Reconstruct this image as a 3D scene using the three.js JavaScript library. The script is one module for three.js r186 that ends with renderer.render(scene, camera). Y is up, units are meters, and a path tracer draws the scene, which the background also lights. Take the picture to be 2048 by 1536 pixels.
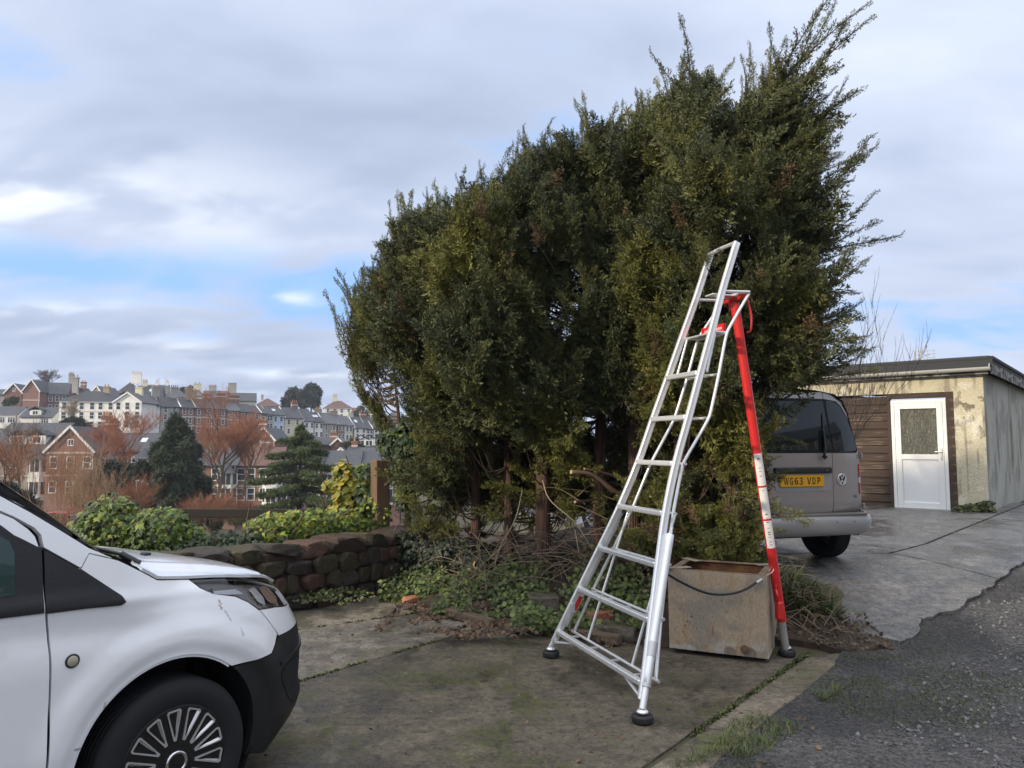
import * as THREE from 'three';
import { mergeGeometries, toCreasedNormals } from 'three/addons/utils/BufferGeometryUtils.js';
import { RoundedBoxGeometry } from 'three/addons/geometries/RoundedBoxGeometry.js';

// ---------- camera, sky, sun, exposure ----------
const scene = new THREE.Scene();
const camera = new THREE.PerspectiveCamera(54.23, 4 / 3, 0.05, 6000);
camera.position.set(0, 1.6, 0);
camera.rotation.x = Math.atan(122 / 1500);
const renderer = new THREE.WebGLRenderer({ antialias: true });
renderer.setSize(1024, 768);
renderer.toneMapping = THREE.LinearToneMapping;
renderer.toneMappingExposure = 1.3;
renderer.shadowMap.enabled = true;

const { sin, cos, PI, sqrt, abs, min, max, floor, pow, exp, hypot, atan2 } = Math;
const clamp = (x, a = 0, b = 1) => (x < a ? a : x > b ? b : x);
const ss = (a, b, x) => { const t = clamp((x - a) / (b - a)); return t * t * (3 - 2 * t); };
const lerp = (a, b, t) => a + (b - a) * t;
const V3 = (x, y, z) => new THREE.Vector3(x, y, z);
function rng(s) { return () => { s = (s + 0x6d2b79f5) | 0; let t = Math.imul(s ^ (s >>> 15), 1 | s); t = (t + Math.imul(t ^ (t >>> 7), 61 | t)) ^ t; return ((t ^ (t >>> 14)) >>> 0) / 4294967296; }; }
const interp = (xs, ys, x) => { if (x <= xs[0]) return ys[0]; for (let i = 1; i < xs.length; i++) if (x <= xs[i]) return lerp(ys[i - 1], ys[i], (x - xs[i - 1]) / (xs[i] - xs[i - 1])); return ys[ys.length - 1]; };
// lattice noise; period > 0 makes it tile
function hash2(x, y, s) { let h = Math.imul(x | 0, 374761393) + Math.imul(y | 0, 668265263) + Math.imul(s | 0, 2147483647 ^ 40503); h = Math.imul(h ^ (h >>> 13), 1274126177); h ^= h >>> 16; return (h >>> 0) / 4294967296; }
function noise(x, y, per = 0, s = 0) {
  let xi = floor(x), yi = floor(y); const fx = x - xi, fy = y - yi, u = fx * fx * (3 - 2 * fx), v = fy * fy * (3 - 2 * fy);
  const w = (a) => (per ? ((a % per) + per) % per : a);
  const a = hash2(w(xi), w(yi), s), b = hash2(w(xi + 1), w(yi), s), c = hash2(w(xi), w(yi + 1), s), d = hash2(w(xi + 1), w(yi + 1), s);
  return lerp(lerp(a, b, u), lerp(c, d, u), v);
}
function fbm(x, y, oct, per = 0, s = 0) { let t = 0, a = 0.5, n = 0; for (let i = 0; i < oct; i++) { t += a * noise(x, y, per, s + i * 17); n += a; a *= 0.5; x *= 2; y *= 2; per *= 2; } return t / n; }

// the sky: broken winter cloud, brighter overhead and round the veiled sun behind the left shoulder
const sunDir = V3(-0.80, 0.34, 0.56).normalize();
{
  const W = 3072, H = 1536, data = new Float32Array(W * H * 4);
  const bump = (az, el, a0, e0, wa, we) => exp(-(((az - a0) / wa) ** 2) - ((el - e0) / we) ** 2);
  for (let r = 0; r < H; r++) {
    const up = ((r + 0.5) / H - 0.5) * PI, y = sin(up), el = (up * 180) / PI;
    for (let c = 0; c < W; c++) {
      const rd = ((c + 0.5) / W - 0.5) * 2 * PI, x = cos(rd) * cos(up), z = sin(rd) * cos(up);
      const o = (r * W + c) * 4; let R, G, B;
      if (y <= -0.02) { R = 0.06; G = 0.06; B = 0.055; } else {
        const az = (atan2(x, -z) * 180) / PI;                       // 0 ahead, positive to the right
        const k = 1 / (max(y, 0) + 0.22), px = x * k, pz = z * k;
        const wx = fbm(px * 1.3 + 9, pz * 1.3, 3, 0, 5) - 0.5, wz = fbm(px * 1.3, pz * 1.3 + 7, 3, 0, 9) - 0.5;
        const big = fbm(px * 1.15 + wx * 1.2 + 3.1, pz * 2.2 + wz + 1.7, 5, 0, 21);
        const fine = fbm(px * 5 + wx * 3, pz * 9 + wz * 3, 5, 0, 33);
        const soft = fbm(px * 0.8 + wx + 4, pz * 1.4 + 2, 3, 0, 55);
        // openings to the blue, mostly low in the left half
        let gap = (big - 0.5) * 1.5 + (fine - 0.5) * 0.8 - 0.52 + 0.85 * bump(az, el, -20, 12.2, 18, 3.6) + 0.70 * bump(az, el, -34, 10.5, 10, 3.4) + 0.62 * bump(az, el, -36, 24, 8, 3.5) + 0.45 * bump(az, el, -27, 31, 9, 3) + 0.50 * bump(az, el, -8, 9.5, 10, 2.6) + 0.34 * bump(az, el, -5, 4, 22, 1.6) + 0.25 * bump(az, el, -38, 18, 8, 4) + 0.3 * bump(az, el, 34, 8, 10, 3);
        gap = ss(-0.24, 0.40, gap) * 0.93;
        const t = clamp(el / 90), blue = [lerp(0.33, 0.16, sqrt(t)), lerp(0.55, 0.36, sqrt(t)), lerp(0.92, 0.80, sqrt(t))];
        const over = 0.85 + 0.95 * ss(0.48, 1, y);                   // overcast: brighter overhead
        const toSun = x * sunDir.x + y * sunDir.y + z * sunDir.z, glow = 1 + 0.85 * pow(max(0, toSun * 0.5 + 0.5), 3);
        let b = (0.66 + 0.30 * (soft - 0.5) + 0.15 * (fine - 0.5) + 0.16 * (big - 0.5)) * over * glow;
        b *= lerp(1, 0.80, bump(az, el, -27, 6.6, 16, 2.4)) * lerp(1, 0.88, bump(az, el, -12, 22, 24, 8)) * lerp(1, 0.88, bump(az, el, 30, 17, 7, 6)) * lerp(1, 1.22, bump(az, el, 27, 24, 16, 9)) * lerp(1, 1.12, bump(az, el, -24, 17, 14, 3.5));
        const warm = clamp((b - 0.42) * 1.7), cl = [b * lerp(0.78, 0.97, warm), b * lerp(0.93, 1.0, warm), b * lerp(1.26, 1.08, warm)];
        R = lerp(cl[0], blue[0], gap); G = lerp(cl[1], blue[1], gap); B = lerp(cl[2], blue[2], gap);
        // bright torn edges and small puffs
        const puff = 0.7 * bump(az, el, -32.5, 16.5, 4.4, 1.5) + 0.6 * bump(az, el, -36, 14.5, 4, 1.6) + 0.7 * bump(az, el, -28, 8.9, 3.2, 1.0) + 0.5 * bump(az, el, -24, 6.8, 4, 0.8) + 0.6 * bump(az, el, -16.6, 10.7, 2.2, 0.5) + 0.8 * bump(az, el, -16.0, 5.2, 4.0, 0.30) + 0.6 * bump(az, el, -33, 8.4, 4, 0.8) + 0.3 * bump(az, el, -26, 3.4, 16, 1.3) + 0.45 * bump(az, el, -26, 17, 10, 3) + 0.3 * bump(az, el, -12, 14, 8, 2);
        const p = clamp(puff * ss(0.34, 0.72, fine) * 1.0);
        R = lerp(R, 0.84, p); G = lerp(G, 0.88, p); B = lerp(B, 0.95, p);
        const hz = ss(4.5, 0, el) * 0.45; R = lerp(R, 0.66, hz); G = lerp(G, 0.74, hz); B = lerp(B, 0.90, hz);
      }
      data[o] = R; data[o + 1] = G; data[o + 2] = B; data[o + 3] = 1;
    }
  }
  const sky = new THREE.DataTexture(data, W, H, THREE.RGBAFormat, THREE.FloatType);
  sky.mapping = THREE.EquirectangularReflectionMapping; sky.magFilter = THREE.LinearFilter; sky.needsUpdate = true;
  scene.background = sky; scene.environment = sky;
}
const sun = new THREE.DirectionalLight(new THREE.Color(1.0, 0.86, 0.66), 2.7);
sun.position.copy(sunDir).multiplyScalar(80); sun.castShadow = true; sun.shadow.radius = 4;
Object.assign(sun.shadow.camera, { left: -60, right: 60, top: 60, bottom: -60, near: 1, far: 400 }); sun.shadow.mapSize.set(4096, 4096);
scene.add(sun);
scene.fog = new THREE.FogExp2(new THREE.Color(0.62, 0.70, 0.82), 0.00035);

// ---------- helpers ----------
const used = new Map();
const numbered = (n) => { const k = used.get(n) ?? 0; used.set(n, k + 1); return k ? n + '_' + String(k).padStart(3, '0') : n; };
function tag(o, label, category, group, kind) { if (label) o.userData.label = label; if (category) o.userData.category = category; if (group) o.userData.group = group; if (kind) o.userData.kind = kind; return o; }
function thing(name, label, category, pos = [0, 0, 0], turn = 0, group, kind) {
  const g = new THREE.Group(); g.name = numbered(name); g.position.set(...pos); g.rotation.y = turn; scene.add(g); return tag(g, label, category, group, kind);
}
function part(name, geo, mat, parent, kind) { const m = new THREE.Mesh(geo, mat); m.name = parent ? name : numbered(name); m.castShadow = m.receiveShadow = true; (parent ?? scene).add(m); if (kind) m.userData.kind = kind; return m; }
function copy(src, label, pos, turn) { const c = src.clone(); c.name = numbered(src.name.replace(/_\d{3}$/, '')); c.userData = { ...src.userData }; if (label) c.userData.label = label; if (pos) c.position.set(...pos); if (turn !== undefined) c.rotation.y = turn; scene.add(c); return c; }
function instances(name, geo, mat, list, parent, colors) {
  const m = new THREE.InstancedMesh(geo, mat, list.length); m.name = parent ? name : numbered(name); m.castShadow = m.receiveShadow = true;
  list.forEach((t, i) => m.setMatrixAt(i, t)); if (colors) colors.forEach((c, i) => m.setColorAt(i, c));
  m.userData.kind = 'stuff'; (parent ?? scene).add(m); return m;
}
const _q = new THREE.Quaternion(), _e = new THREE.Euler();
const mat4 = (p, e, s) => new THREE.Matrix4().compose(p, e.isQuaternion ? e : _q.setFromEuler(_e.set(e[0], e[1], e[2], e[3] ?? 'YXZ')), typeof s === 'number' ? V3(s, s, s) : s);
// geometry: everything is kept non-indexed with position, normal, uv so that any two pieces can be joined
const flat = (g) => { const n = g.index ? g.toNonIndexed() : g; for (const k of Object.keys(n.attributes)) if (!['position', 'normal', 'uv', 'color'].includes(k)) n.deleteAttribute(k); if (!n.attributes.normal) n.computeVertexNormals(); if (!n.attributes.uv) n.setAttribute('uv', new THREE.Float32BufferAttribute(new Float32Array(n.attributes.position.count * 2), 2)); n.morphAttributes = {}; return n; };
const join = (list) => mergeGeometries(list.map(flat));
const mv = (g, x, y, z) => g.translate(x, y, z);
const rot = (g, x = 0, y = 0, z = 0) => { if (x) g.rotateX(x); if (y) g.rotateY(y); if (z) g.rotateZ(z); return g; };
function metric(g, k = 1) { // uv in metres, by the main direction of each face
  g = flat(g); const p = g.attributes.position, n = g.attributes.normal, uv = g.attributes.uv;
  for (let i = 0; i < p.count; i += 3) {
    const nx = abs(n.getX(i) + n.getX(i + 1) + n.getX(i + 2)), ny = abs(n.getY(i) + n.getY(i + 1) + n.getY(i + 2)), nz = abs(n.getZ(i) + n.getZ(i + 1) + n.getZ(i + 2));
    for (let j = i; j < i + 3; j++) ny >= nx && ny >= nz ? uv.setXY(j, p.getX(j) * k, p.getZ(j) * k) : nx >= nz ? uv.setXY(j, p.getZ(j) * k, p.getY(j) * k) : uv.setXY(j, p.getX(j) * k, p.getY(j) * k);
  }
  return g;
}
const box = (w, h, d, x = 0, y = 0, z = 0) => mv(flat(new THREE.BoxGeometry(w, h, d)), x, y, z);
const rbox = (w, h, d, r, x = 0, y = 0, z = 0, seg = 2) => mv(flat(new RoundedBoxGeometry(w, h, d, seg, min(r, w / 2.02, h / 2.02, d / 2.02))), x, y, z);
const cyl = (r0, r1, h, n = 16, x = 0, y = 0, z = 0, open = false) => mv(flat(new THREE.CylinderGeometry(r1, r0, h, n, 1, open)), x, y, z); // r0 below
const lathe = (pts, n = 24) => flat(new THREE.LatheGeometry(pts.map((p) => new THREE.Vector2(p[0], p[1])), n));
function bar(a, b, r, n = 10, r2 = r) { a = V3(...a); b = V3(...b); const d = b.clone().sub(a), g = flat(new THREE.CylinderGeometry(r2, r, d.length(), n, 1)); return g.applyQuaternion(new THREE.Quaternion().setFromUnitVectors(V3(0, 1, 0), d.normalize())).translate((a.x + b.x) / 2, (a.y + b.y) / 2, (a.z + b.z) / 2); }
function tube(pts, r, n = 8, seg = pts.length * 4, tension = 0.5) { // r: number or function of 0..1; capped
  const c = new THREE.CatmullRomCurve3(pts.map((p) => V3(...p)), false, 'catmullrom', tension), f = c.computeFrenetFrames(seg, false), pos = [], uv = [], idx = [];
  const len = c.getLength(), P = V3(), rf = typeof r === 'function' ? r : () => r;
  for (let i = 0; i <= seg; i++) { c.getPointAt(i / seg, P); for (let j = 0; j <= n; j++) { const a = (j / n) * 2 * PI, R = rf(i / seg), ca = cos(a) * R, sa = sin(a) * R; pos.push(P.x + f.normals[i].x * ca + f.binormals[i].x * sa, P.y + f.normals[i].y * ca + f.binormals[i].y * sa, P.z + f.normals[i].z * ca + f.binormals[i].z * sa); uv.push((j / n) * 2 * PI * max(rf(0), 0.02), (i / seg) * len); } }
  for (let i = 0; i < seg; i++) for (let j = 0; j < n; j++) { const a = i * (n + 1) + j, b = a + n + 1; idx.push(a, a + 1, b, a + 1, b + 1, b); }
  for (const e of [0, seg]) { const c0 = pos.length / 3; c.getPointAt(e / seg, P); pos.push(P.x, P.y, P.z); uv.push(0, 0); for (let j = 0; j < n; j++) { const a = e * (n + 1) + j; e ? idx.push(a, a + 1, c0) : idx.push(a + 1, a, c0); } }
  const g = new THREE.BufferGeometry(); g.setAttribute('position', new THREE.Float32BufferAttribute(pos, 3)); g.setAttribute('uv', new THREE.Float32BufferAttribute(uv, 2)); g.setIndex(idx); g.computeVertexNormals(); return flat(g);
}
function tris(pos, uv, normals) { const g = new THREE.BufferGeometry(); g.setAttribute('position', new THREE.Float32BufferAttribute(pos, 3)); if (uv) g.setAttribute('uv', new THREE.Float32BufferAttribute(uv, 2)); if (normals) g.setAttribute('normal', new THREE.Float32BufferAttribute(normals, 3)); else g.computeVertexNormals(); return flat(g); }
function extrude(pts, depth, bevel = 0, holes = []) { const s = new THREE.Shape(pts.map((p) => new THREE.Vector2(p[0], p[1]))); for (const h of holes) s.holes.push(new THREE.Path(h.map((p) => new THREE.Vector2(p[0], p[1])))); return flat(new THREE.ExtrudeGeometry(s, { depth, bevelEnabled: bevel > 0, bevelThickness: bevel, bevelSize: bevel, bevelOffset: -bevel, bevelSegments: 2, curveSegments: 8 })); }
const smooth = (pts, n = 6, closed = true, tension = 0.5) => new THREE.CatmullRomCurve3(pts.map((p) => V3(p[0], p[1], 0)), closed, 'catmullrom', tension).getPoints(pts.length * n).slice(0, closed ? -1 : undefined).map((p) => [p.x, p.y]);
// A sheet over a polygon (u, v), bent onto the surface f(u, v) -> [x, y, z]; its rim is turned in by «rim» metres along the inward normal.
function patch(poly, cell, f, { rim = 0, off = 0, flip = false } = {}) {
  let area = 0; for (let i = 0; i < poly.length; i++) { const a = poly[i], b = poly[(i + 1) % poly.length]; area += a[0] * b[1] - b[0] * a[1]; }
  if (area < 0) poly = [...poly].reverse();
  const fine = []; poly.forEach((a, i) => { const b = poly[(i + 1) % poly.length], n = max(1, Math.ceil(hypot(b[0] - a[0], b[1] - a[1]) / cell)); for (let k = 0; k < n; k++) fine.push([lerp(a[0], b[0], k / n), lerp(a[1], b[1], k / n)]); });
  const sgn = flip ? -1 : 1, e = cell * 0.2, pos = [], nor = [], uv = [];
  const at = (u, v) => { const a = f(u - e, v), b = f(u + e, v), c = f(u, v - e), d = f(u, v + e); const n = V3(b[0] - a[0], b[1] - a[1], b[2] - a[2]).cross(V3(d[0] - c[0], d[1] - c[1], d[2] - c[2])).normalize().multiplyScalar(sgn), p = f(u, v); return [p[0] + n.x * off, p[1] + n.y * off, p[2] + n.z * off, n.x, n.y, n.z, u, v]; };
  const memo = new Map(), A = (q) => { const k = q[0].toFixed(5) + ',' + q[1].toFixed(5); if (!memo.has(k)) memo.set(k, at(q[0], q[1])); return memo.get(k); };
  const put = (q) => { pos.push(q[0], q[1], q[2]); nor.push(q[3], q[4], q[5]); uv.push(q[6], q[7]); };
  const clip = (pts, ax, lim, keep) => { const out = []; for (let i = 0; i < pts.length; i++) { const a = pts[i], b = pts[(i + 1) % pts.length], da = (a[ax] - lim) * keep, db = (b[ax] - lim) * keep; if (da >= 0) out.push(a); if ((da > 0 && db < 0) || (da < 0 && db > 0)) { const t = da / (da - db); out.push([lerp(a[0], b[0], t), lerp(a[1], b[1], t)]); } } return out; };
  const us = fine.map((p) => p[0]), vs = fine.map((p) => p[1]), u0 = floor(min(...us) / cell), u1 = Math.ceil(max(...us) / cell), v0 = floor(min(...vs) / cell), v1 = Math.ceil(max(...vs) / cell);
  for (let i = u0; i < u1; i++) {
    const col = clip(clip(fine, 0, i * cell, 1), 0, (i + 1) * cell, -1); if (col.length < 3) continue;
    for (let j = v0; j < v1; j++) {
      let c = clip(clip(col, 1, j * cell, 1), 1, (j + 1) * cell, -1); if (c.length < 3) continue;
      c = c.filter((p, k) => { const q = c[(k + 1) % c.length]; return hypot(p[0] - q[0], p[1] - q[1]) > 1e-6; }); if (c.length < 3) continue;
      for (const t of THREE.ShapeUtils.triangulateShape(c.map((p) => new THREE.Vector2(p[0], p[1])), [])) { const [a, b, d] = t.map((k) => c[k]); const s = (b[0] - a[0]) * (d[1] - a[1]) - (d[0] - a[0]) * (b[1] - a[1]); if (abs(s) < 1e-12) continue; const q = (s > 0) !== flip ? [a, b, d] : [a, d, b]; q.forEach((p) => put(A(p))); }
    }
  }
  if (rim) for (let i = 0; i < fine.length; i++) { // turned-in edge
    const a = A(fine[i]), b = A(fine[(i + 1) % fine.length]), ai = [a[0] - a[3] * rim, a[1] - a[4] * rim, a[2] - a[5] * rim], bi = [b[0] - b[3] * rim, b[1] - b[4] * rim, b[2] - b[5] * rim];
    const t = V3(b[0] - a[0], b[1] - a[1], b[2] - a[2]), n = t.cross(V3(a[3], a[4], a[5])).normalize().multiplyScalar(sgn), o = [n.x, n.y, n.z], w = (p, q) => { pos.push(p[0], p[1], p[2]); nor.push(...o); uv.push(q[6], q[7]); };
    if (flip) { w(a, a); w(b, b); w(ai, a); w(b, b); w(bi, b); w(ai, a); } else { w(a, a); w(ai, a); w(b, b); w(b, b); w(ai, a); w(bi, b); }
  }
  return tris(pos, uv, nor);
}
const mirrorX = (g) => { g = g.clone(); g.scale(-1, 1, 1); const p = g.attributes; for (const k of Object.keys(p)) { const a = p[k], s = a.itemSize; for (let i = 0; i < a.count; i += 3) for (let c = 0; c < s; c++) { const t = a.array[(i + 1) * s + c]; a.array[(i + 1) * s + c] = a.array[(i + 2) * s + c]; a.array[(i + 2) * s + c] = t; } } return g; };
// textures
const enc = (c) => { c = clamp(c); return (c <= 0.0031308 ? c * 12.92 : 1.055 * pow(c, 1 / 2.4) - 0.055) * 255; };
function tex(W, H, f, { color = true, size = [1, 1] } = {}) { // f(u, v, x, y) -> [r, g, b] linear, or a number for relief and roughness; size = metres per repeat
  const d = new Uint8Array(W * H * 4);
  for (let y = 0; y < H; y++) for (let x = 0; x < W; x++) { const c = f(x / W, y / H, x, y), o = (y * W + x) * 4; if (color) { d[o] = enc(c[0]); d[o + 1] = enc(c[1]); d[o + 2] = enc(c[2]); } else d[o] = d[o + 1] = d[o + 2] = clamp(c) * 255; d[o + 3] = 255; }
  const t = new THREE.DataTexture(d, W, H); t.wrapS = t.wrapT = THREE.RepeatWrapping; t.magFilter = THREE.LinearFilter; if (color) t.colorSpace = THREE.SRGBColorSpace; t.repeat.set(1 / size[0], 1 / size[1]); t.needsUpdate = true; return t;
}
const mix3 = (a, b, t) => [lerp(a[0], b[0], t), lerp(a[1], b[1], t), lerp(a[2], b[2], t)];
const C = (r, g, b) => new THREE.Color().setRGB(r, g, b);
const std = (r, g, b, rough = 0.8, o = {}) => new THREE.MeshStandardMaterial({ color: C(r, g, b), roughness: rough, side: THREE.DoubleSide, ...o });
const phys = (r, g, b, rough = 0.5, o = {}) => new THREE.MeshPhysicalMaterial({ color: C(r, g, b), roughness: rough, side: THREE.DoubleSide, ...o });
// pixels of the photograph (2048 x 1536) turned into points of the place, used to survey it
const TILT = camera.rotation.x, ct = cos(TILT), st = sin(TILT);
const sight = (px, py) => { const x = (px - 1024) / 1500, y = (768 - py) / 1500; return [x, y * ct + st, -(ct - y * st)]; };
const atDepth = (px, py, d) => { const r = sight(px, py), t = d / -r[2]; return [r[0] * t, 1.6 + r[1] * t, -d]; };
// ---------- ground ----------
const ab = (a, b) => [a * 0.62 + b * 0.785, -a * 0.785 + b * 0.62];          // along and across the concrete bays -> x, z
const toAB = (x, z) => [x * 0.62 - z * 0.785, x * 0.785 + z * 0.62];
const ramp = (z) => 0.4 * ss(5.5, 8.3, -z);
function G(x, z) { const [a, b] = toAB(x, z); const bed = 0.38 * ss(5.25, 7.2, a) * ss(-6.5, -5.6, b); return lerp(bed, ramp(z), ss(-2.3, -1.6, b)); }
// the whole land: yard, the drop behind the stone wall, the valley and the far hillside
function land(x, z) {
  const r = hypot(x, z), [a, b] = toAB(x, z);
  const shelf = max(ss(-6.9, -6.55, b) * 1, 0);                              // 1 on the yard, 0 past the wall
  const past = max(0, 7.2 + (-6.6 - b) * 0 + r - 9), az = atan2(x, -z);
  const rt = ss(-0.5, -0.16, az); let d = -3 * rt * ss(60, 150, r) + interp([0, 9, 14, 24, 40, 60, 75, 105, 125, 150, 185, 205, 235, 270, 330, 420, 700, 3000], [-0.5, -0.55, -1.6, -4, -7, -9.5, -10, -8.6, -6.6, -0.5, 3.2, 5, 9, 11.5, 9.5, 6, -10, -20], r);
  const off = ss(-0.02, 0.3, az); d = lerp(d, interp([0, 20, 200, 3000], [0.3, 0.3, -6, -20], r), off); // to the right the land is the lane's own shelf
  if (r > 30) d += (fbm(x * 0.02, z * 0.02, 3) - 0.5) * min(3, r * 0.008);
  const yard = G(x, z) - 0.07, far = ss(11, 16, a) * ss(-1.0, -3.2, b);       // the shelf ends behind the hedge
  return lerp(d, yard, shelf * (1 - far) * (1 - ss(22, 60, r)));
}
// concrete: dry and damp patches, moss, brushed lines, grit; damp patches are also glossier
const wetAt = (u, v, seed) => ss(0.36, 0.62, 0.55 * fbm(u * 4, v * 4, 6, 4, seed) + 0.45 * fbm(u * 19, v * 13, 4, 0, seed + 2));
const concreteTex = (seed, base, wet, moss, mossAmt) => tex(1024, 1024, (u, v) => {
  const f = fbm(u * 64, v * 64, 3, 64, seed + 3), g = noise(u * 380, v * 380, 380, seed + 5), g2 = noise(u * 150, v * 150, 150, seed + 6), br = noise(u * 10, v * 220, 0, seed + 8) * 0.5 + noise(u * 3, v * 90, 0, seed + 9) * 0.5;
  let c = mix3(base, wet, wetAt(u, v, seed) * 0.9);
  c = mix3(c, moss, ss(0.48, 0.66, 0.7 * fbm(u * 6 + 2, v * 6, 5, 0, seed + 11) + 0.3 * f) * mossAmt * (0.4 + f * 0.9));
  c = mix3(c, base.map((x) => x * 1.5), ss(0.60, 0.74, fbm(u * 17, v * 11, 4, 0, seed + 15)) * 0.5);
  const k = 0.36 + 0.72 * f + 0.42 * (g - 0.5) + 0.36 * (g2 - 0.5) + 0.34 * (br - 0.5) + 0.14; c = c.map((x) => x * max(0.15, k));
  if (g > 0.965 && g2 > 0.4) c = mix3(c, [0.42, 0.4, 0.35], 0.6); if (g2 < 0.07) c = c.map((x) => x * 0.45);
  return c;
}, { size: [3.2, 3.2] });
const concreteRough = (seed, dry, damp) => tex(512, 512, (u, v) => lerp(dry, damp, wetAt(u, v, seed)) + 0.25 * (noise(u * 190, v * 190, 190, 3) - 0.5), { color: false, size: [3.2, 3.2] });
const grainBump = tex(512, 512, (u, v) => 0.5 + 0.45 * (noise(u * 200, v * 200, 200, 4) - 0.5) + 0.5 * (fbm(u * 30, v * 30, 4, 30, 6) - 0.5) + 0.3 * (noise(u * 6, v * 110, 0, 8) - 0.5), { color: false, size: [1.2, 1.2] });
const M = {};
M.slabA = std(1, 1, 1, 1, { map: concreteTex(1, [0.118, 0.097, 0.066], [0.060, 0.050, 0.035], [0.062, 0.064, 0.018], 0.85), bumpMap: grainBump, bumpScale: 0.007, roughnessMap: concreteRough(1, 0.9, 0.5) });
M.strip = std(1, 1, 1, 1, { map: concreteTex(91, [0.20, 0.165, 0.12], [0.10, 0.084, 0.058], [0.085, 0.09, 0.025], 0.8), bumpMap: grainBump, bumpScale: 0.008 });
M.slabB = std(1, 1, 1, 1, { map: concreteTex(31, [0.235, 0.200, 0.152], [0.110, 0.094, 0.072], [0.09, 0.09, 0.035], 0.6), bumpMap: grainBump, bumpScale: 0.006, roughnessMap: concreteRough(31, 0.9, 0.5) });
M.apron = std(1, 1, 1, 1, { map: concreteTex(61, [0.175, 0.166, 0.156], [0.070, 0.068, 0.066], [0.1, 0.1, 0.06], 0.2), bumpMap: grainBump, bumpScale: 0.012, roughnessMap: concreteRough(61, 0.62, 0.22) });
M.soil = std(1, 1, 1, 0.95, { map: tex(512, 512, (u, v) => mix3([0.026, 0.019, 0.013], [0.075, 0.052, 0.034], fbm(u * 24, v * 24, 5, 24, 2)), { size: [1.5, 1.5] }), bumpMap: grainBump, bumpScale: 0.02 });
M.turf = std(1, 1, 1, 0.95, { map: tex(512, 512, (u, v) => mix3([0.085, 0.058, 0.032], [0.062, 0.066, 0.028], fbm(u * 20, v * 20, 5, 20, 41)), { size: [14, 14] }) });
{ // land: rings of growing size round the yard
  const rings = [0]; for (let r = 0.9; r < 3000; r *= 1.055) rings.push(r);
  const NA = 220, pos = [], uv = [], idx = [];
  for (const r of rings) for (let j = 0; j <= NA; j++) { const a = (j / NA) * 2 * PI, x = sin(a) * r, z = -cos(a) * r; pos.push(x, land(x, z), z); uv.push(x, z); }
  for (let i = 0; i + 1 < rings.length; i++) for (let j = 0; j < NA; j++) { const a = i * (NA + 1) + j, b = a + NA + 1; idx.push(a, b, a + 1, a + 1, b, b + 1); }
  const g = new THREE.BufferGeometry(); g.setAttribute('position', new THREE.Float32BufferAttribute(pos, 3)); g.setAttribute('uv', new THREE.Float32BufferAttribute(uv, 2)); g.setIndex(idx); g.computeVertexNormals();
  tag(part('ground', flat(g), M.turf), 'sloping grassed ground of the yard, valley and far hillside', 'ground', null, 'structure');
}
// concrete parking bays
const pad = thing('concrete_pavement', 'brown mossy concrete parking bays under the ladder and the white van', 'pavement', [0, 0, 0], 0, null, 'structure');
function slab(pts, m, top = 0, th = 0.1) { // pts in bay coordinates
  const g = extrude(pts.map(([a, b]) => { const [x, z] = ab(a, b); return [x, -z]; }), th, 0.007); g.rotateX(-PI / 2).translate(0, top - th - 0.007, 0); return part('slab', metric(g), m, pad);
}
const jag = (p, q, n, amp, seed) => { const R = rng(seed), o = []; for (let i = 0; i < n; i++) o.push([lerp(p[0], q[0], i / n) + (i ? (R() - 0.5) * amp : 0), lerp(p[1], q[1], i / n) + (i ? (R() - 0.5) * amp : 0)]); return o; };
slab([...jag([-4, -4.375], [6.7, -4.375], 30, 0.018, 3), [6.7, -1.895], ...jag([6.7, -1.895], [-4, -1.895], 30, 0.02, 5).slice(1), [-4, -1.895]], M.slabA);
slab([[-4, -6.85], [2.9, -6.85], ...jag([3.2, -5.84], [5.3, -5.215], 12, 0.05, 7), [5.6, -5.16], ...jag([5.6, -4.395], [-4, -4.395], 30, 0.018, 9)], M.slabB);
slab([[2.94, -6.85], [6.2, -6.75], [6.2, -5.05], ...jag([5.6, -5.14], [3.2, -5.815], 14, 0.05, 11)], M.slabB);
slab([...jag([-4, -1.87], [6.35, -1.87], 26, 0.02, 13), [6.35, -1.66], ...jag([6.3, -1.64], [-4, -1.64], 26, 0.06, 15)], M.strip, -0.006);
// gravelled lane, rising to the right-hand shelf
M.lane = std(1, 1, 1, 0.9, { map: tex(1024, 1024, (u, v) => {
  const n = fbm(u * 5, v * 5, 5, 5, 71), s = noise(u * 150, v * 150, 150, 72), s2 = noise(u * 320, v * 320, 320, 73), m = ss(0.5, 0.68, fbm(u * 4 + 1, v * 4, 5, 0, 75));
  let c = mix3([0.040, 0.038, 0.037], [0.085, 0.080, 0.076], ss(0.35, 0.75, n)); c = c.map((x) => x * (0.10 + 1.1 * s + 0.9 * s2));
  c = mix3(c, [0.050, 0.058, 0.020], m * 0.4 * (0.4 + s)); if (s2 > 0.93 && s > 0.45) c = mix3(c, [0.28, 0.26, 0.23], 0.5); return c;
}, { size: [2.6, 2.6] }), bumpMap: tex(512, 512, (u, v) => 0.6 * noise(u * 90, v * 90, 90, 81) + 0.4 * noise(u * 200, v * 200, 200, 82), { color: false, size: [1.5, 1.5] }), bumpScale: 0.035 });
const laneY = (x, z) => { const [, b] = toAB(x, z); return ramp(z) - 0.012 * ss(-1.5, -1.0, b) + 0.02 * (fbm(x * 1.3, z * 1.3, 3, 0, 4) - 0.5) - 0.012; };
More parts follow.
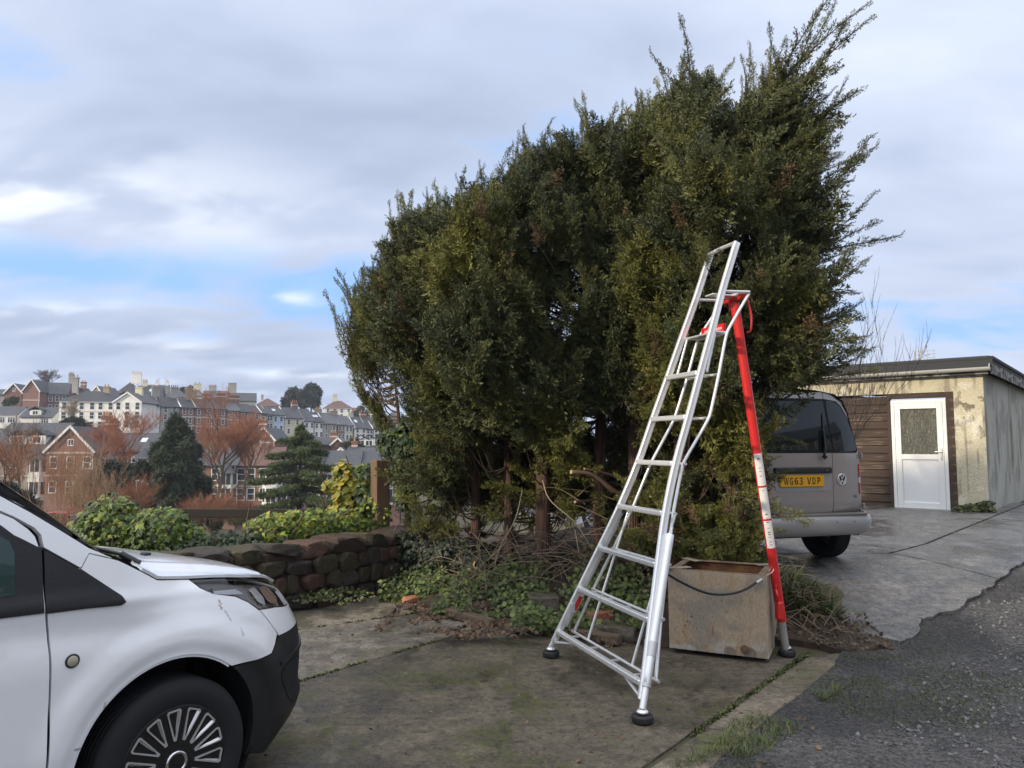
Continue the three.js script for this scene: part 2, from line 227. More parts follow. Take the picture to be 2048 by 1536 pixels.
{
  const edge = jag([-4, -1.655], [6.5, -1.655], 40, 0.05, 19).concat([[6.5, -1.655], [7.0, -1.7], [7.1, -2.6], [8.2, -2.9], [19, -4], [16, 14], [-4, 10]]).map((p) => ab(...p));
  tag(part('lane', patch(edge, 0.16, (x, z) => [x, laneY(x, z), z], { flip: true }), M.lane), 'dark gravelled lane with moss climbing past the parked vans', 'lane', null, 'structure');
}
let inApron;
{ // concrete apron broken along the lane
  const R = rng(4), tip = [[2.52, -6.66], [2.67, -6.43], [2.8, -6.27], [2.96, -6.18], [3.08, -6.09], [3.22, -6.17], [3.35, -6.3], [3.41, -6.43], [3.49, -6.53], [3.6, -6.56], [3.7, -6.64], [3.86, -6.68], [4.0, -6.78], [4.12, -6.92], [4.28, -7.0], [4.4, -7.14], [4.53, -7.2], [4.7, -7.4], [4.86, -7.5], [5.1, -7.74], [5.33, -7.93], [6.2, -8.7], [8.4, -11.0], [11.5, -14.5]];
  inApron = (x, z) => { let c = false; const P = [...tip, [6, -18], [0, -14], [2.4, -8.4]]; for (let i = 0, j = P.length - 1; i < P.length; j = i++) if ((P[i][1] > z) !== (P[j][1] > z) && x < ((P[j][0] - P[i][0]) * (z - P[i][1])) / (P[j][1] - P[i][1]) + P[i][0]) c = !c; return c; };
  const rag = []; tip.forEach((p, i) => { rag.push(p); const q = tip[i + 1]; if (q && i > 3) for (let k = 1; k < 4; k++) rag.push([lerp(p[0], q[0], k / 4) + (R() - 0.5) * 0.016, lerp(p[1], q[1], k / 4) + (R() - 0.5) * 0.016]); });
  const drive = thing('driveway', 'grey damp concrete driveway with a broken edge in front of the shed and silver van', 'driveway', [0, 0, 0], 0, null, 'structure');
  const f = (x, z) => [x, ramp(z) + 0.004 + 0.010 * (fbm(x, z, 3, 0, 8) - 0.5) + 0.004 * ss(6.2, 6.7, -z), z], s = (pts) => part('slab', patch(pts, 0.2, f, { flip: true, rim: 0.06 }), M.apron, drive);
  const j1 = [[2.44, -8.42], [4.16, -8.41], [4.99, -9.19], [7.28, -11.8], [10.6, -15.6]];
  const iCut = rag.findIndex((p) => p[0] > 4.69);
  s([...rag.slice(0, iCut), [4.70, -7.38], [4.46, -7.76], [4.155, -8.395], [2.45, -8.405]]);
  s([[4.72, -7.395], ...rag.slice(iCut + 1), [11.4, -14.8], [10.62, -15.58], [7.3, -11.79], [5.01, -9.18], [4.18, -8.40], [4.48, -7.77]]);
  s([[2.44, -8.435], [4.15, -8.425], [4.97, -9.2], [7.26, -11.81], [10.58, -15.62], [4.5, -18], [-0.4, -14], [0.9, -11.6]]);
}
{ // earth bed of the hedge, heaped behind the edging timbers
  const edge = [[-1.62, -8.45], [-1.3, -8.05], [-1.04, -7.78], [-0.8, -7.45], [-0.58, -7.2], [-0.2, -6.93], [0.1, -6.76], [0.36, -6.62], [0.66, -6.46], [0.9, -6.25], [1.2, -6.08], [1.6, -6.0], [2.05, -5.98], [2.3, -5.98], [2.5, -5.95], [2.72, -5.93], [3.0, -6.05], [2.86, -6.3], [2.66, -6.55], [2.56, -6.8], [2.5, -7.3], [2.5, -8.5], [1.0, -11.7], [-0.5, -13.4], [-4.5, -11.6]];
  const f = (x, z) => { const d = max(0, min(...edge.slice(0, 22).map((p) => hypot(p[0] - x, p[1] - z)))); return [x, G(x, z) + 0.11 * ss(0, 0.45, d) - 0.02 + (fbm(x * 5, z * 5, 3, 0, 3) - 0.45) * 0.10 * ss(0, 0.3, d) + 0.008, z]; };
  M.bedY = (x, z) => f(x, z)[1];
  tag(part('garden_bed', patch(smooth(edge, 3, true), 0.11, f, { flip: true, rim: 0.08 }), M.soil), 'brown earth bed raised behind timbers under the conifer hedge', 'garden bed', null, 'structure');
}
// ---------- the far hillside: houses ----------
const brickTex = (a, b, mortar) => tex(512, 512, (u, v) => { const row = floor(v * 32), x = u * 16 + (row % 2) * 0.5, col = floor(x), fu = x - col, fv = v * 32 - row, n = hash2(((col % 16) + 16) % 16, row, 5), f = fbm(u * 30, v * 30, 3, 30, 3); if (fu < 0.06 || fv < 0.13) return mortar; return mix3(a, b, n * 0.7 + f * 0.4).map((c) => c * (0.75 + 0.5 * f)); }, { size: [3.4, 2.4] });
const renderTex = (c, d) => tex(256, 256, (u, v) => mix3(c, d, ss(0.4, 0.75, fbm(u * 5, v * 5, 5, 5, 12)) * 0.7 + 0.3 * ss(0.55, 0.8, noise(u * 22, v * 3, 0, 5)) * (0.5 + 0.5 * v)), { size: [5, 5] });
const slateTex = (a, b) => tex(256, 256, (u, v) => { const row = floor(v * 20), x = u * 14 + (row % 2) * 0.5, n = hash2(floor(x) % 14, row, 9); const e = (v * 20) % 1 < 0.12 ? 0.6 : 1; return mix3(a, b, n * 0.6 + 0.4 * fbm(u * 6, v * 6, 4, 6, 2)).map((c) => c * e); }, { size: [4.2, 4.0] });
const wallM = {
  brick: std(1, 1, 1, 0.9, { map: brickTex([0.175, 0.078, 0.058], [0.26, 0.122, 0.092], [0.24, 0.19, 0.16]) }),
  dark: std(1, 1, 1, 0.9, { map: brickTex([0.15, 0.060, 0.048], [0.22, 0.095, 0.075], [0.17, 0.13, 0.11]) }),  // darker brick; on the sash-windowed skyline house it stands in for shade
  white: std(1, 1, 1, 0.9, { map: renderTex([0.76, 0.75, 0.71], [0.62, 0.61, 0.55]) }), cream: std(1, 1, 1, 0.9, { map: renderTex([0.60, 0.56, 0.42], [0.46, 0.42, 0.31]) }),
  blue: std(1, 1, 1, 0.9, { map: renderTex([0.44, 0.56, 0.70], [0.36, 0.46, 0.58]) }), grey: std(1, 1, 1, 0.9, { map: renderTex([0.34, 0.33, 0.31], [0.24, 0.23, 0.21]) }),
  brown: std(1, 1, 1, 0.9, { map: renderTex([0.23, 0.15, 0.11], [0.17, 0.11, 0.085]) }), slatehung: std(1, 1, 1, 0.8, { map: slateTex([0.05, 0.06, 0.065], [0.08, 0.09, 0.095]) }),
  stone: std(1, 1, 1, 0.9, { map: brickTex([0.22, 0.20, 0.18], [0.34, 0.31, 0.27], [0.3, 0.28, 0.25]) }),
};
const roofM = { slate: std(1, 1, 1, 0.62, { map: slateTex([0.036, 0.038, 0.045], [0.066, 0.068, 0.077]) }), lead: std(1, 1, 1, 0.6, { map: slateTex([0.070, 0.072, 0.080], [0.105, 0.108, 0.118]) }), brown: std(1, 1, 1, 0.8, { map: slateTex([0.10, 0.055, 0.042], [0.16, 0.09, 0.068]) }), dark: std(1, 1, 1, 0.6, { map: slateTex([0.022, 0.023, 0.027], [0.040, 0.042, 0.048]) }) };
const paintM = std(0.72, 0.72, 0.70, 0.5), paneM = phys(0.035, 0.042, 0.05, 0.08), potM = std(0.40, 0.20, 0.12, 0.85), bandM = std(0.55, 0.50, 0.42, 0.85), buffM = std(0.34, 0.27, 0.18, 0.9), timberM = std(0.05, 0.045, 0.04, 0.8);
const rim = (w, h, t, d) => [box(w, t, d, 0, h / 2 - t / 2), box(w, t * 1.3, d * 1.8, 0, -h / 2 + t / 2), box(t, h - t * 2, d, -w / 2 + t / 2), box(t, h - t * 2, d, w / 2 - t / 2)];
const paneG = box(0.92, 1.52, 0.03), frameG = join([...rim(1.02, 1.64, 0.1, 0.09), box(0.82, 0.07, 0.07, 0, 0.02)]);
const wideG = box(1.5, 1.3, 0.03), wideF = join([...rim(1.62, 1.42, 0.1, 0.09), box(0.08, 1.22, 0.07, -0.26), box(0.08, 1.22, 0.07, 0.26), box(1.42, 0.06, 0.06, 0, 0.25)]);
const smallG = box(0.7, 0.8, 0.03), smallF = join([...rim(0.8, 0.9, 0.1, 0.09), box(0.07, 0.7, 0.06)]);
const potG = cyl(0.14, 0.11, 0.55, 8);
const FRAMES = { s: [paneG, frameG], w: [wideG, wideF], m: [smallG, smallF] };
function window_(house, kind, x, y, z, turn = 0) { const [pg, fg] = FRAMES[kind], w = part('window', pg, paneM, house); w.position.set(x, y, z); w.rotation.y = turn; part('window_frame', fg, paintM, w); return w; }
function prism(W, D, rise, over, ridgeAlongX, x = 0) { // two roof slopes with thickness, eaves at y = 0
  const t = 0.16, out = [];
  const w = ridgeAlongX ? W : D, half = (ridgeAlongX ? D : W) / 2, len = hypot(half, rise), k = (len + over) / len, ang = atan2(rise, half);
  for (const s of [-1, 1]) { const g = box(w + over * 1.2, t, len * k); g.translate(0, t / 2, 0).rotateX(s * ang).translate(0, rise / 2 - (over / 2) * sin(ang), s * (half / 2 + (over / 2) * cos(ang))); if (!ridgeAlongX) g.rotateY(PI / 2); out.push(g); }
  return join(out).translate(x, 0, 0);
}
let chain = 0; // the end of the last house of the terrace
function house(s, i) {
  let [x0, x1, ye, yr, yb, d, yaw, type, wall, roof, cols, rows, chims, label, o = {}] = s; if (!d) d = chain;
  const k = d / 1500, p = atDepth(x0, yb, d), q = atDepth(x1, ye, d), W = ((x1 - x0) * k) / (cos(yaw) - (p[0] / d) * sin(yaw)), H = (yb - ye) * k, rise = max(0.6, (ye - yr) * k * (o.hipk ?? 1)), D = o.D ?? (type === 'z' ? 9 : 8);
  if (yaw > 0.6) chain = d + W * sin(yaw);
  const name = o.name ?? ({ brick: 'brick_house', dark: 'brick_house', stone: 'stone_house' }[wall] ?? 'rendered_house');
  const t = thing(name, label, 'house', [p[0], p[1], p[2]], yaw, o.group ?? 'houses on the far hillside');
  // local frame: left front corner at 0, front face on z = 0, house behind it
  const walls = [box(W, H + 9, D, W / 2, (H - 9) / 2, -D / 2)];
  if (type === 'x') for (const e of [0, W]) walls.push(mv(extrude([[-D / 2, 0], [D / 2, 0], [0, rise]], 0.25).rotateY(PI / 2), e ? W - 0.25 : 0, H, -D / 2));
  if (type === 'z') walls.push(mv(extrude([[0, 0], [W, 0], [W / 2, rise]], 0.3), 0, H, -0.3));
  part('wall', metric(join(walls)), wallM[wall], t);
  let rg;
  if (type === 'x') rg = mv(prism(W, D, rise, 0.35, true), W / 2, H, -D / 2);
  else if (type === 'z') rg = mv(prism(W, D, rise, 0.4, false), W / 2, H, -D / 2);
  else if (type === 'h') { const e = 0.4, a = [-e, H, e], b = [W + e, H, e], c = [W + e, H, -D - e], f = [-e, H, -D - e], ins = min(D / 2, W / 2 - 0.2), r0 = [ins, H + rise, -D / 2], r1 = [W - ins, H + rise, -D / 2]; rg = tris([...a, ...b, ...r1, ...a, ...r1, ...r0, ...b, ...c, ...r1, ...c, ...f, ...r0, ...c, ...r0, ...r1, ...f, ...a, ...r0, ...a, ...f, ...c, ...a, ...c, ...b]); }
  else rg = box(W + 0.7, 0.3, D + 0.7, W / 2, H + 0.15, -D / 2);
  const rm = part('roof', metric(rg), roofM[roof], t);
  if (type === 'z' || o.barge) { const L = type === 'z' ? W : D, a = atan2(rise, L / 2), l = hypot(L / 2, rise) + 0.4, bs = [-1, 1].map((e) => { const g = box(l, 0.28, 0.1); g.rotateZ(-e * a); return g.translate(e * (L / 4 + 0.1), rise / 2 - 0.05, 0); }); const g = join(bs); type === 'z' ? g.translate(W / 2, H, 0.46) : g.rotateY(PI / 2).translate(-0.28, H, -D / 2); part('bargeboard', g, paintM, t); }
  else part('gutter', box(W, 0.12, 0.14, W / 2, H - 0.08, 0.28), o.white ? paintM : timberM, t);
  if (yaw > 0.6) { const L = D / 2, a2 = atan2(rise, L), l = hypot(L, rise) + 0.3; part('party_wall', join([-1, 1].map((e) => { const g = box(0.22, 0.22, l); g.rotateX(e * a2); return g.translate(0.05, H + rise / 2 + 0.16, -D / 2 + e * (L / 2 + 0.05)); })), i % 3 === 0 ? paintM : i % 3 === 1 ? wallM.grey : timberM, t); }
  const kind = o.win ?? 's', ph = H / max(rows, 1);
  for (let r = 0; r < rows; r++) for (let c = 0; c < cols; c++) { if (o.skip?.includes(r * cols + c)) continue; const wn = window_(t, kind, ((c + 0.5) / cols) * W + (hash2(i, c, 3) - 0.5) * 0.3, H - ph * (r + 0.5) + 0.1, 0.012); if (yaw > 0.6) wn.scale.set(0.74, 0.8, 1); }
  if (type === 'z' && rise > 2.2 && cols) window_(t, 'm', W / 2, H + rise * 0.36, 0.012);
  if (o.side) for (const [zf, yf] of o.side) window_(t, 's', -0.012, H * yf, -D * zf, -PI / 2);
  if (o.bands) for (const f of o.bands) part('string_course', box(W + 0.04, 0.22, 0.1, W / 2, H * f, 0.03), bandM, t);
  if (o.bays) for (const f of o.bays) { // canted white bays, two storeys
    const b = new THREE.Group(); b.name = 'bay_window'; b.position.set(W * f, 0, 0); t.add(b); const bw = 2.5, bh = H - 0.4;
    const pr = mv(extrude([[-bw / 2, 0], [bw / 2, 0], [bw / 2 - 0.6, 0.85], [-bw / 2 + 0.6, 0.85]], bh - 0.6).rotateX(-PI / 2).scale(1, 1, -1), 0, 0.0, 0); pr.computeVertexNormals(); part('bay_wall', metric(pr), wallM.white, b);
    for (const y of [0.27, 0.75]) { for (const e of [-1, 1]) { part('pane', box(0.5, 1.7, 0.03, e * 0.31, bh * y, 0.875), paneM, b); part('pane', rot(box(0.55, 1.7, 0.03), 0, e * 0.95, 0).translate(e * 0.98, bh * y, 0.43), paneM, b); } }
    part('bay_roof', mv(flat(new THREE.ConeGeometry(1.75, 1.5, 4, 1)).rotateY(PI / 4), 0, bh + 0.15, 0.0), roofM.slate, b);
  }
  if (o.dormer) for (const f of o.dormer) { const g = new THREE.Group(); g.name = 'dormer'; g.position.set(W * f, H + rise * 0.3, -D * 0.12); t.add(g); part('dormer_wall', box(2.3, 1.5, 2.4, 0, 0.2, -0.8), wallM.white, g); part('dormer_roof', mv(prism(2.5, 2.6, 0.7, 0.2, false), 0, 0.95, -0.8), roofM.dark, g); const w = part('window', smallG, paneM, g); w.scale.set(1.7, 1.2, 1); w.position.set(0, 0.3, 0.42); const f2 = part('window_frame', smallF, paintM, g); f2.scale.set(1.7, 1.2, 1); f2.position.set(0, 0.3, 0.42); }
  if (o.skylight) for (const f of o.skylight) { const a = atan2(rise, D / 2), g = box(0.8, 0.08, 1.1).rotateX(a).translate(W * f, H + rise * 0.55 + 0.2, -D / 2 * 0.55); part('skylight', type === 'z' ? box(1.1, 0.08, 0.8).rotateZ(atan2(rise, W / 2)).translate(W * 0.24, H + rise * 0.5 + 0.22, -4) : g, std(0.5, 0.55, 0.6, 0.1), t); }
  for (const cdef of chims) {
    const [f, cw = 1.3, ch = 1.9, col = 'buff', pots = 3] = Array.isArray(cdef) ? cdef : [cdef]; const y = H + (type === 'f' ? 0.2 : rise) - 0.5, mtl = { buff: buffM, brick: wallM.brick, white: wallM.white, grey: wallM.grey, cream: wallM.cream }[col];
    const c = part('chimney', metric(join([box(cw, ch, 0.8, 0, ch / 2, 0), box(cw + 0.2, 0.18, 1.0, 0, ch - 0.12, 0)])), mtl, t); c.position.set(W * f, y, type === 'z' ? -D * 0.4 : -D / 2);
    for (let j = 0; j < pots; j++) part('chimney_pot', potG, potM, c).position.set((j - (pots - 1) / 2) * (cw / pots), ch + 0.25, 0);
    if (col === 'brick') part('band', box(cw + 0.06, 0.2, 0.86, 0, ch - 0.75, 0), bandM, c);
  }
  if (type !== 'z' && hash2(i, 7, 1) < 0.3) part('aerial', join([bar([W * 0.8, H + rise, -D / 2], [W * 0.8, H + rise + 2.6, -D / 2], 0.03, 5), bar([W * 0.8 - 0.5, H + rise + 2.4, -D / 2], [W * 0.8 + 0.5, H + rise + 2.55, -D / 2], 0.025, 4)]), timberM, t);
  if (hash2(i, 9, 1) < 0.6) part('drainpipe', box(0.09, H - 0.1, 0.09, W * 0.97, (H - 0.1) / 2, 0.06), i % 2 ? timberM : paintM, t);
  if (o.halftimber) part('timber_frame', join([...Array.from({ length: 6 }, (_, j) => { const x = ((j + 0.5) / 6) * W, h = rise * (1 - abs(x - W / 2) / (W / 2)); return box(0.16, max(0.3, h), 0.08, x, H + h / 2, 0.04); }), box(W, 0.2, 0.1, W / 2, H, 0.05)]), timberM, t);
  return t;
}
[
  [-26, 8, 789, 777, 808, 215, 0.3, 'x', 'grey', 'slate', 1, 1, [], 'small slate roofed house at the far left edge of the skyline'],
  [8, 44, 786, 767, 814, 206, 0.12, 'z', 'dark', 'slate', 1, 1, [], 'low brick house with a white edged gable left of the tallest brick gable'],
  [44, 78, 782, 759, 822, 198, 0.12, 'z', 'brick', 'slate', 0, 0, [], 'tall windowless brick gable with white bargeboards on the upper left skyline', { bands: [0.55] }],
  [78, 134, 788, 763, 824, 202, 0.3, 'x', 'dark', 'slate', 4, 2, [[0.96, 1.1, 3.2, 'grey', 3]], 'brick house with shade darkened walls and white sash windows right of the tall brick gable'],  // walls use the darker brick: shade put into the colour
  [136, 156, 787, 773, 800, 216, 0.1, 'z', 'dark', 'dark', 0, 0, [[0.9, 1.4, 2.2, 'brick', 2]], 'small brown gable peeping over the villa roof'],
  [-30, 34, 829, 812, 852, 172, 0.18, 'x', 'white', 'slate', 3, 1, [], 'low white cottage with a long slate roof at the left edge', { win: 'w', white: 1 }],
  [40, 104, 834, 814, 852, 168, 0.16, 'x', 'white', 'slate', 2, 1, [], 'low white cottage with a dormer in front of the brick houses', { win: 'w', dormer: [0.42], skip: [0] }],
  [116, 228, 803, 779, 860, 165, 0.16, 'h', 'white', 'dark', 6, 3, [[0.14, 1.2, 3.6, 'grey', 2], [0.72, 1.3, 1.6, 'buff', 2]], 'large white villa with a dark hipped roof above the bare pale tree', { white: 1, bands: [0.66], side: [[0.3, 0.85], [0.7, 0.85], [0.5, 0.5]] }],
  [186, 244, 783, 768, 806, 216, 0.2, 'f', 'slatehung', 'lead', 4, 1, [], 'flat topped dark slate hung house with three white windows on the skyline', { win: 'm', white: 1 }],
  [180, 206, 790, 772, 806, 206, 0.0, 'z', 'cream', 'lead', 0, 0, [], 'small cream gable below the dark slate hung house'],
  [226, 278, 792, 762, 808, 236, 0.2, 'h', 'brown', 'dark', 0, 0, [[0.72, 3.0, 3.5, 'white', 5]], 'dark hipped roof carrying the large white chimney stack on the skyline'],
  [274, 322, 793, 770, 812, 232, 0.3, 'x', 'brown', 'dark', 0, 0, [[0.2, 1.4, 2.2, 'cream', 3]], 'brown walled house behind the pale blue terrace', { skylight: [0.5] }],
  [292, 334, 788, 768, 806, 250, 0.3, 'x', 'grey', 'lead', 0, 0, [[0.4, 0.9, 2, 'white', 1], [0.9, 0.9, 2, 'white', 1]], 'slate roof with two slim white chimneys on the skyline'],
  [332, 376, 794, 778, 808, 242, 0.3, 'h', 'cream', 'slate', 1, 1, [], 'hipped slate roof behind the grey terraced house'],
  [372, 410, 792, 776, 810, 246, 0.3, 'h', 'cream', 'lead', 1, 1, [[0.5, 2.4, 2.4, 'cream', 2]], 'hipped grey roof with a wide cream chimney on the skyline'],
  [406, 452, 796, 780, 812, 250, 0.3, 'x', 'grey', 'lead', 0, 0, [[0.35, 2.4, 2.4, 'grey', 3]], 'long grey roof with a broad grey chimney behind the brick terrace'],
  [446, 512, 801, 784, 818, 252, 0.32, 'x', 'grey', 'slate', 0, 0, [[0.25, 2.6, 4.0, 'grey', 0]], 'slate roofed house with one tall grey chimney behind the striped chimneys'],
  [508, 562, 812, 795, 828, 250, 0.34, 'h', 'brown', 'brown', 2, 1, [[0.3, 0.8, 1.6, 'grey', 1]], 'brown hipped house left of the skyline conifers'],
  [226, 281, 804, 785, 858, 160, 0.04, 'z', 'white', 'lead', 3, 3, [[0.56, 1.5, 2.0, 'cream', 2]], 'tall pale gabled house facing the valley beside the villa', { skip: [3], skylight: [0.3], D: 11 }],
  [282, 319, 810, 792, 854, 166, 0.68, 'x', 'white', 'slate', 2, 3, [[0.97, 1.6, 2.8, 'grey', 3]], 'off white terraced house right of the tall pale gable'],
  [320, 358, 813, 793, 856, 0, 0.68, 'x', 'grey', 'dark', 2, 3, [[0.95, 1.7, 3.0, 'grey', 4]], 'grey rendered terraced house beside the red brick row', { barge: 1 }],
  [359, 388, 815, 797, 868, 0, 0.68, 'x', 'brick', 'dark', 2, 3, [[0.9, 1.5, 3.2, 'buff', 3]], 'red brick terraced house next to the grey one', { bands: [0.66, 0.33] }],
  [389, 424, 816, 797, 870, 0, 0.68, 'x', 'brick', 'dark', 2, 3, [[0.1, 1.6, 2.6, 'buff', 3], [0.97, 2.0, 1.9, 'brick', 4]], 'red brick terraced house between buff and striped chimneys', { bands: [0.66, 0.33], barge: 0 }],
  [425, 451, 818, 800, 872, 0, 0.68, 'x', 'brick', 'slate', 2, 3, [[0.98, 2.2, 2.4, 'brick', 4]], 'red brick terraced house under the tallest striped chimney', { bands: [0.66, 0.33], barge: 1 }],
  [452, 478, 821, 803, 874, 0, 0.68, 'x', 'brick', 'lead', 2, 3, [[0.98, 2.2, 2.2, 'brick', 4]], 'red brick terraced house with a lead grey roof near the end of its row', { bands: [0.66, 0.33] }],
  [479, 504, 824, 807, 876, 0, 0.68, 'x', 'brick', 'dark', 2, 3, [], 'last red brick terraced house, above the orange willow', { bands: [0.66, 0.33] }],
  [505, 521, 826, 810, 878, 0, 0.68, 'x', 'grey', 'dark', 1, 3, [], 'narrow grey house right of the red brick terrace'],
  [521, 532, 827, 811, 876, 0, 0.68, 'x', 'brown', 'slate', 1, 2, [], 'narrow dark brown house in the middle of the terrace'],
  [532, 546, 829, 812, 876, 0, 0.68, 'x', 'grey', 'slate', 2, 3, [], 'narrow grey house left of the light blue one'],
  [546, 568, 830, 813, 866, 0, 0.68, 'x', 'blue', 'slate', 2, 2, [], 'light blue terraced house', { skylight: [0.3] }],
  [569, 604, 836, 814, 872, 0, 0.68, 'x', 'cream', 'slate', 2, 2, [[0.9, 1.6, 2.0, 'brick', 3]], 'cream terraced house right of the light blue one'],
  [607, 628, 842, 817, 880, 0, 0.68, 'x', 'white', 'slate', 2, 2, [], 'white terraced house with a bright blank gable end', { D: 9, barge: 1 }],
  [629, 645, 844, 824, 878, 0, 0.68, 'x', 'white', 'dark', 2, 2, [], 'white terraced house with two skylights', { skylight: [0.3, 0.6] }],
  [646, 674, 847, 825, 882, 0, 0.68, 'x', 'grey', 'lead', 2, 2, [[0.1, 1.6, 1.6, 'buff', 3]], 'pale grey terraced house with bare twigs before it', { barge: 1 }],
  [675, 690, 849, 829, 882, 0, 0.68, 'x', 'brown', 'lead', 2, 2, [[0.3, 2, 1.6, 'buff', 3]], 'dark brown terraced house', { barge: 1 }],
  [690, 706, 851, 832, 884, 0, 0.68, 'x', 'cream', 'lead', 2, 2, [], 'small cream terraced house right of the brown one'],
  [709, 732, 856, 833, 890, 0, 0.68, 'x', 'white', 'slate', 2, 3, [[0.2, 1.4, 1.6, 'cream', 2]], 'white end terrace with a pale yellow gable', { barge: 1, skylight: [0.4] }],
  [732, 746, 858, 834, 890, 0, 0.68, 'x', 'cream', 'slate', 2, 3, [[0.5, 1.8, 2, 'brick', 2]], 'cream terraced house with a pink chimney'],
  [747, 768, 856, 836, 890, 0, 0.68, 'x', 'white', 'slate', 2, 3, [], 'white terraced house under the overhanging hedge branch', { barge: 1 }],
  [769, 786, 858, 840, 892, 0, 0.68, 'x', 'blue', 'lead', 2, 2, [], 'light blue terraced house at the right end'],
  [787, 806, 860, 841, 892, 0, 0.68, 'x', 'grey', 'lead', 2, 2, [], 'grey brown terraced house at the right end'],
  [807, 850, 870, 856, 890, 262, 0.3, 'x', 'white', 'slate', 1, 1, [], 'low white house below the right end of the terrace'],
  [648, 704, 816, 800, 838, 285, 0.25, 'h', 'white', 'brown', 4, 2, [[0.38, 1.6, 2.8, 'cream', 2]], 'white house with a brown hipped roof right of the skyline conifers', { white: 1 }],
  [704, 722, 824, 815, 838, 300, 0.2, 'x', 'cream', 'brown', 1, 1, [], 'small cream house right of the white hipped house'],
  [730, 748, 826, 818, 842, 300, 0.0, 'z', 'white', 'brown', 1, 1, [], 'small white gable on the right skyline'],
  [770, 802, 838, 822, 850, 310, 0.2, 'h', 'grey', 'slate', 1, 1, [], 'grey hipped roof on the skyline behind the hedge tip'],
  [505, 549, 880, 856, 900, 128, 0.08, 'z', 'brick', 'slate', 1, 1, [[0.15, 1.2, 2, 'brick', 2]], 'red brick gable with one white window left of the cedar top', { D: 12 }],
  [592, 622, 888, 872, 908, 124, 0.1, 'z', 'brick', 'slate', 1, 1, [], 'half timbered gable behind the cedar', { halftimber: 1, D: 10 }],
  [622, 662, 890, 875, 912, 132, 0.2, 'x', 'dark', 'slate', 0, 0, [], 'dark brick house behind the cedar crown'],
  [662, 688, 889, 877, 912, 130, 0.15, 'z', 'dark', 'lead', 0, 0, [[0.05, 1.2, 1.6, 'brick', 2]], 'brown gabled house with a lead grey roof and white bargeboards'],
  [709, 750, 894, 882, 908, 128, 0.2, 'x', 'white', 'slate', 1, 1, [], 'small white house with a dark dormer below the terrace', { dormer: [0.3, 0.7], win: 'w' }],
  [670, 692, 908, 897, 930, 112, 0.1, 'z', 'cream', 'slate', 0, 0, [], 'small cream gable above the yellow ivy'],
  [692, 745, 912, 897, 930, 112, 0.1, 'x', 'dark', 'slate', 0, 0, [[0.2, 0.9, 1.6, 'brick', 1]], 'brick house with a long slate roof beside the small cream gable'],
  [-40, 90, 903, 846, 1002, 104, 0.1, 'x', 'stone', 'slate', 3, 2, [], 'large grey stone house with white windows at the left edge', { bays: [0.86], dormer: [0.45, 0.75], bands: [0.5], D: 14 }],
  [88, 184, 904, 855, 1000, 100, 0.08, 'z', 'brick', 'slate', 3, 2, [[0.82, 1.1, 2.2, 'brick', 3]], 'big red brick gable with white bargeboards behind the brown willow', { bands: [0.97, 0.5], D: 14 }],
  [185, 300, 904, 868, 1000, 102, 0.1, 'x', 'brick', 'slate', 5, 2, [[0.05, 1.2, 2.6, 'brick', 3]], 'red brick house with white bays right of the big brick gable', { bays: [0.36, 0.88], bands: [0.98, 0.5], skylight: [0.75] }],
  [386, 470, 932, 902, 1010, 96, 0.1, 'x', 'brick', 'slate', 3, 2, [], 'red brick house with a white canted bay behind the dark cypress', { bays: [0.8], bands: [0.98, 0.48] }],
  [471, 556, 932, 898, 1010, 97, 0.1, 'x', 'brick', 'brown', 4, 2, [[0.5, 1.2, 2, 'brick', 3]], 'red brick house partly hidden by the left side of the cedar', { bays: [0.85], bands: [0.98, 0.48] }],
  [557, 640, 934, 904, 1010, 98, 0.1, 'x', 'brick', 'slate', 4, 2, [], 'red brick house directly behind the cedar trunk', { bays: [0.22], bands: [0.98, 0.48] }],
  [641, 716, 935, 905, 1010, 99, 0.1, 'x', 'brick', 'slate', 3, 2, [], 'red brick house with a white bay left of the yellow ivy', { bays: [0.32], bands: [0.98, 0.48] }],
  [717, 800, 936, 906, 1010, 100, 0.1, 'x', 'brick', 'slate', 3, 2, [], 'red brick house behind the timber post', { bays: [0.6], bands: [0.98, 0.48] }],
].forEach(house);

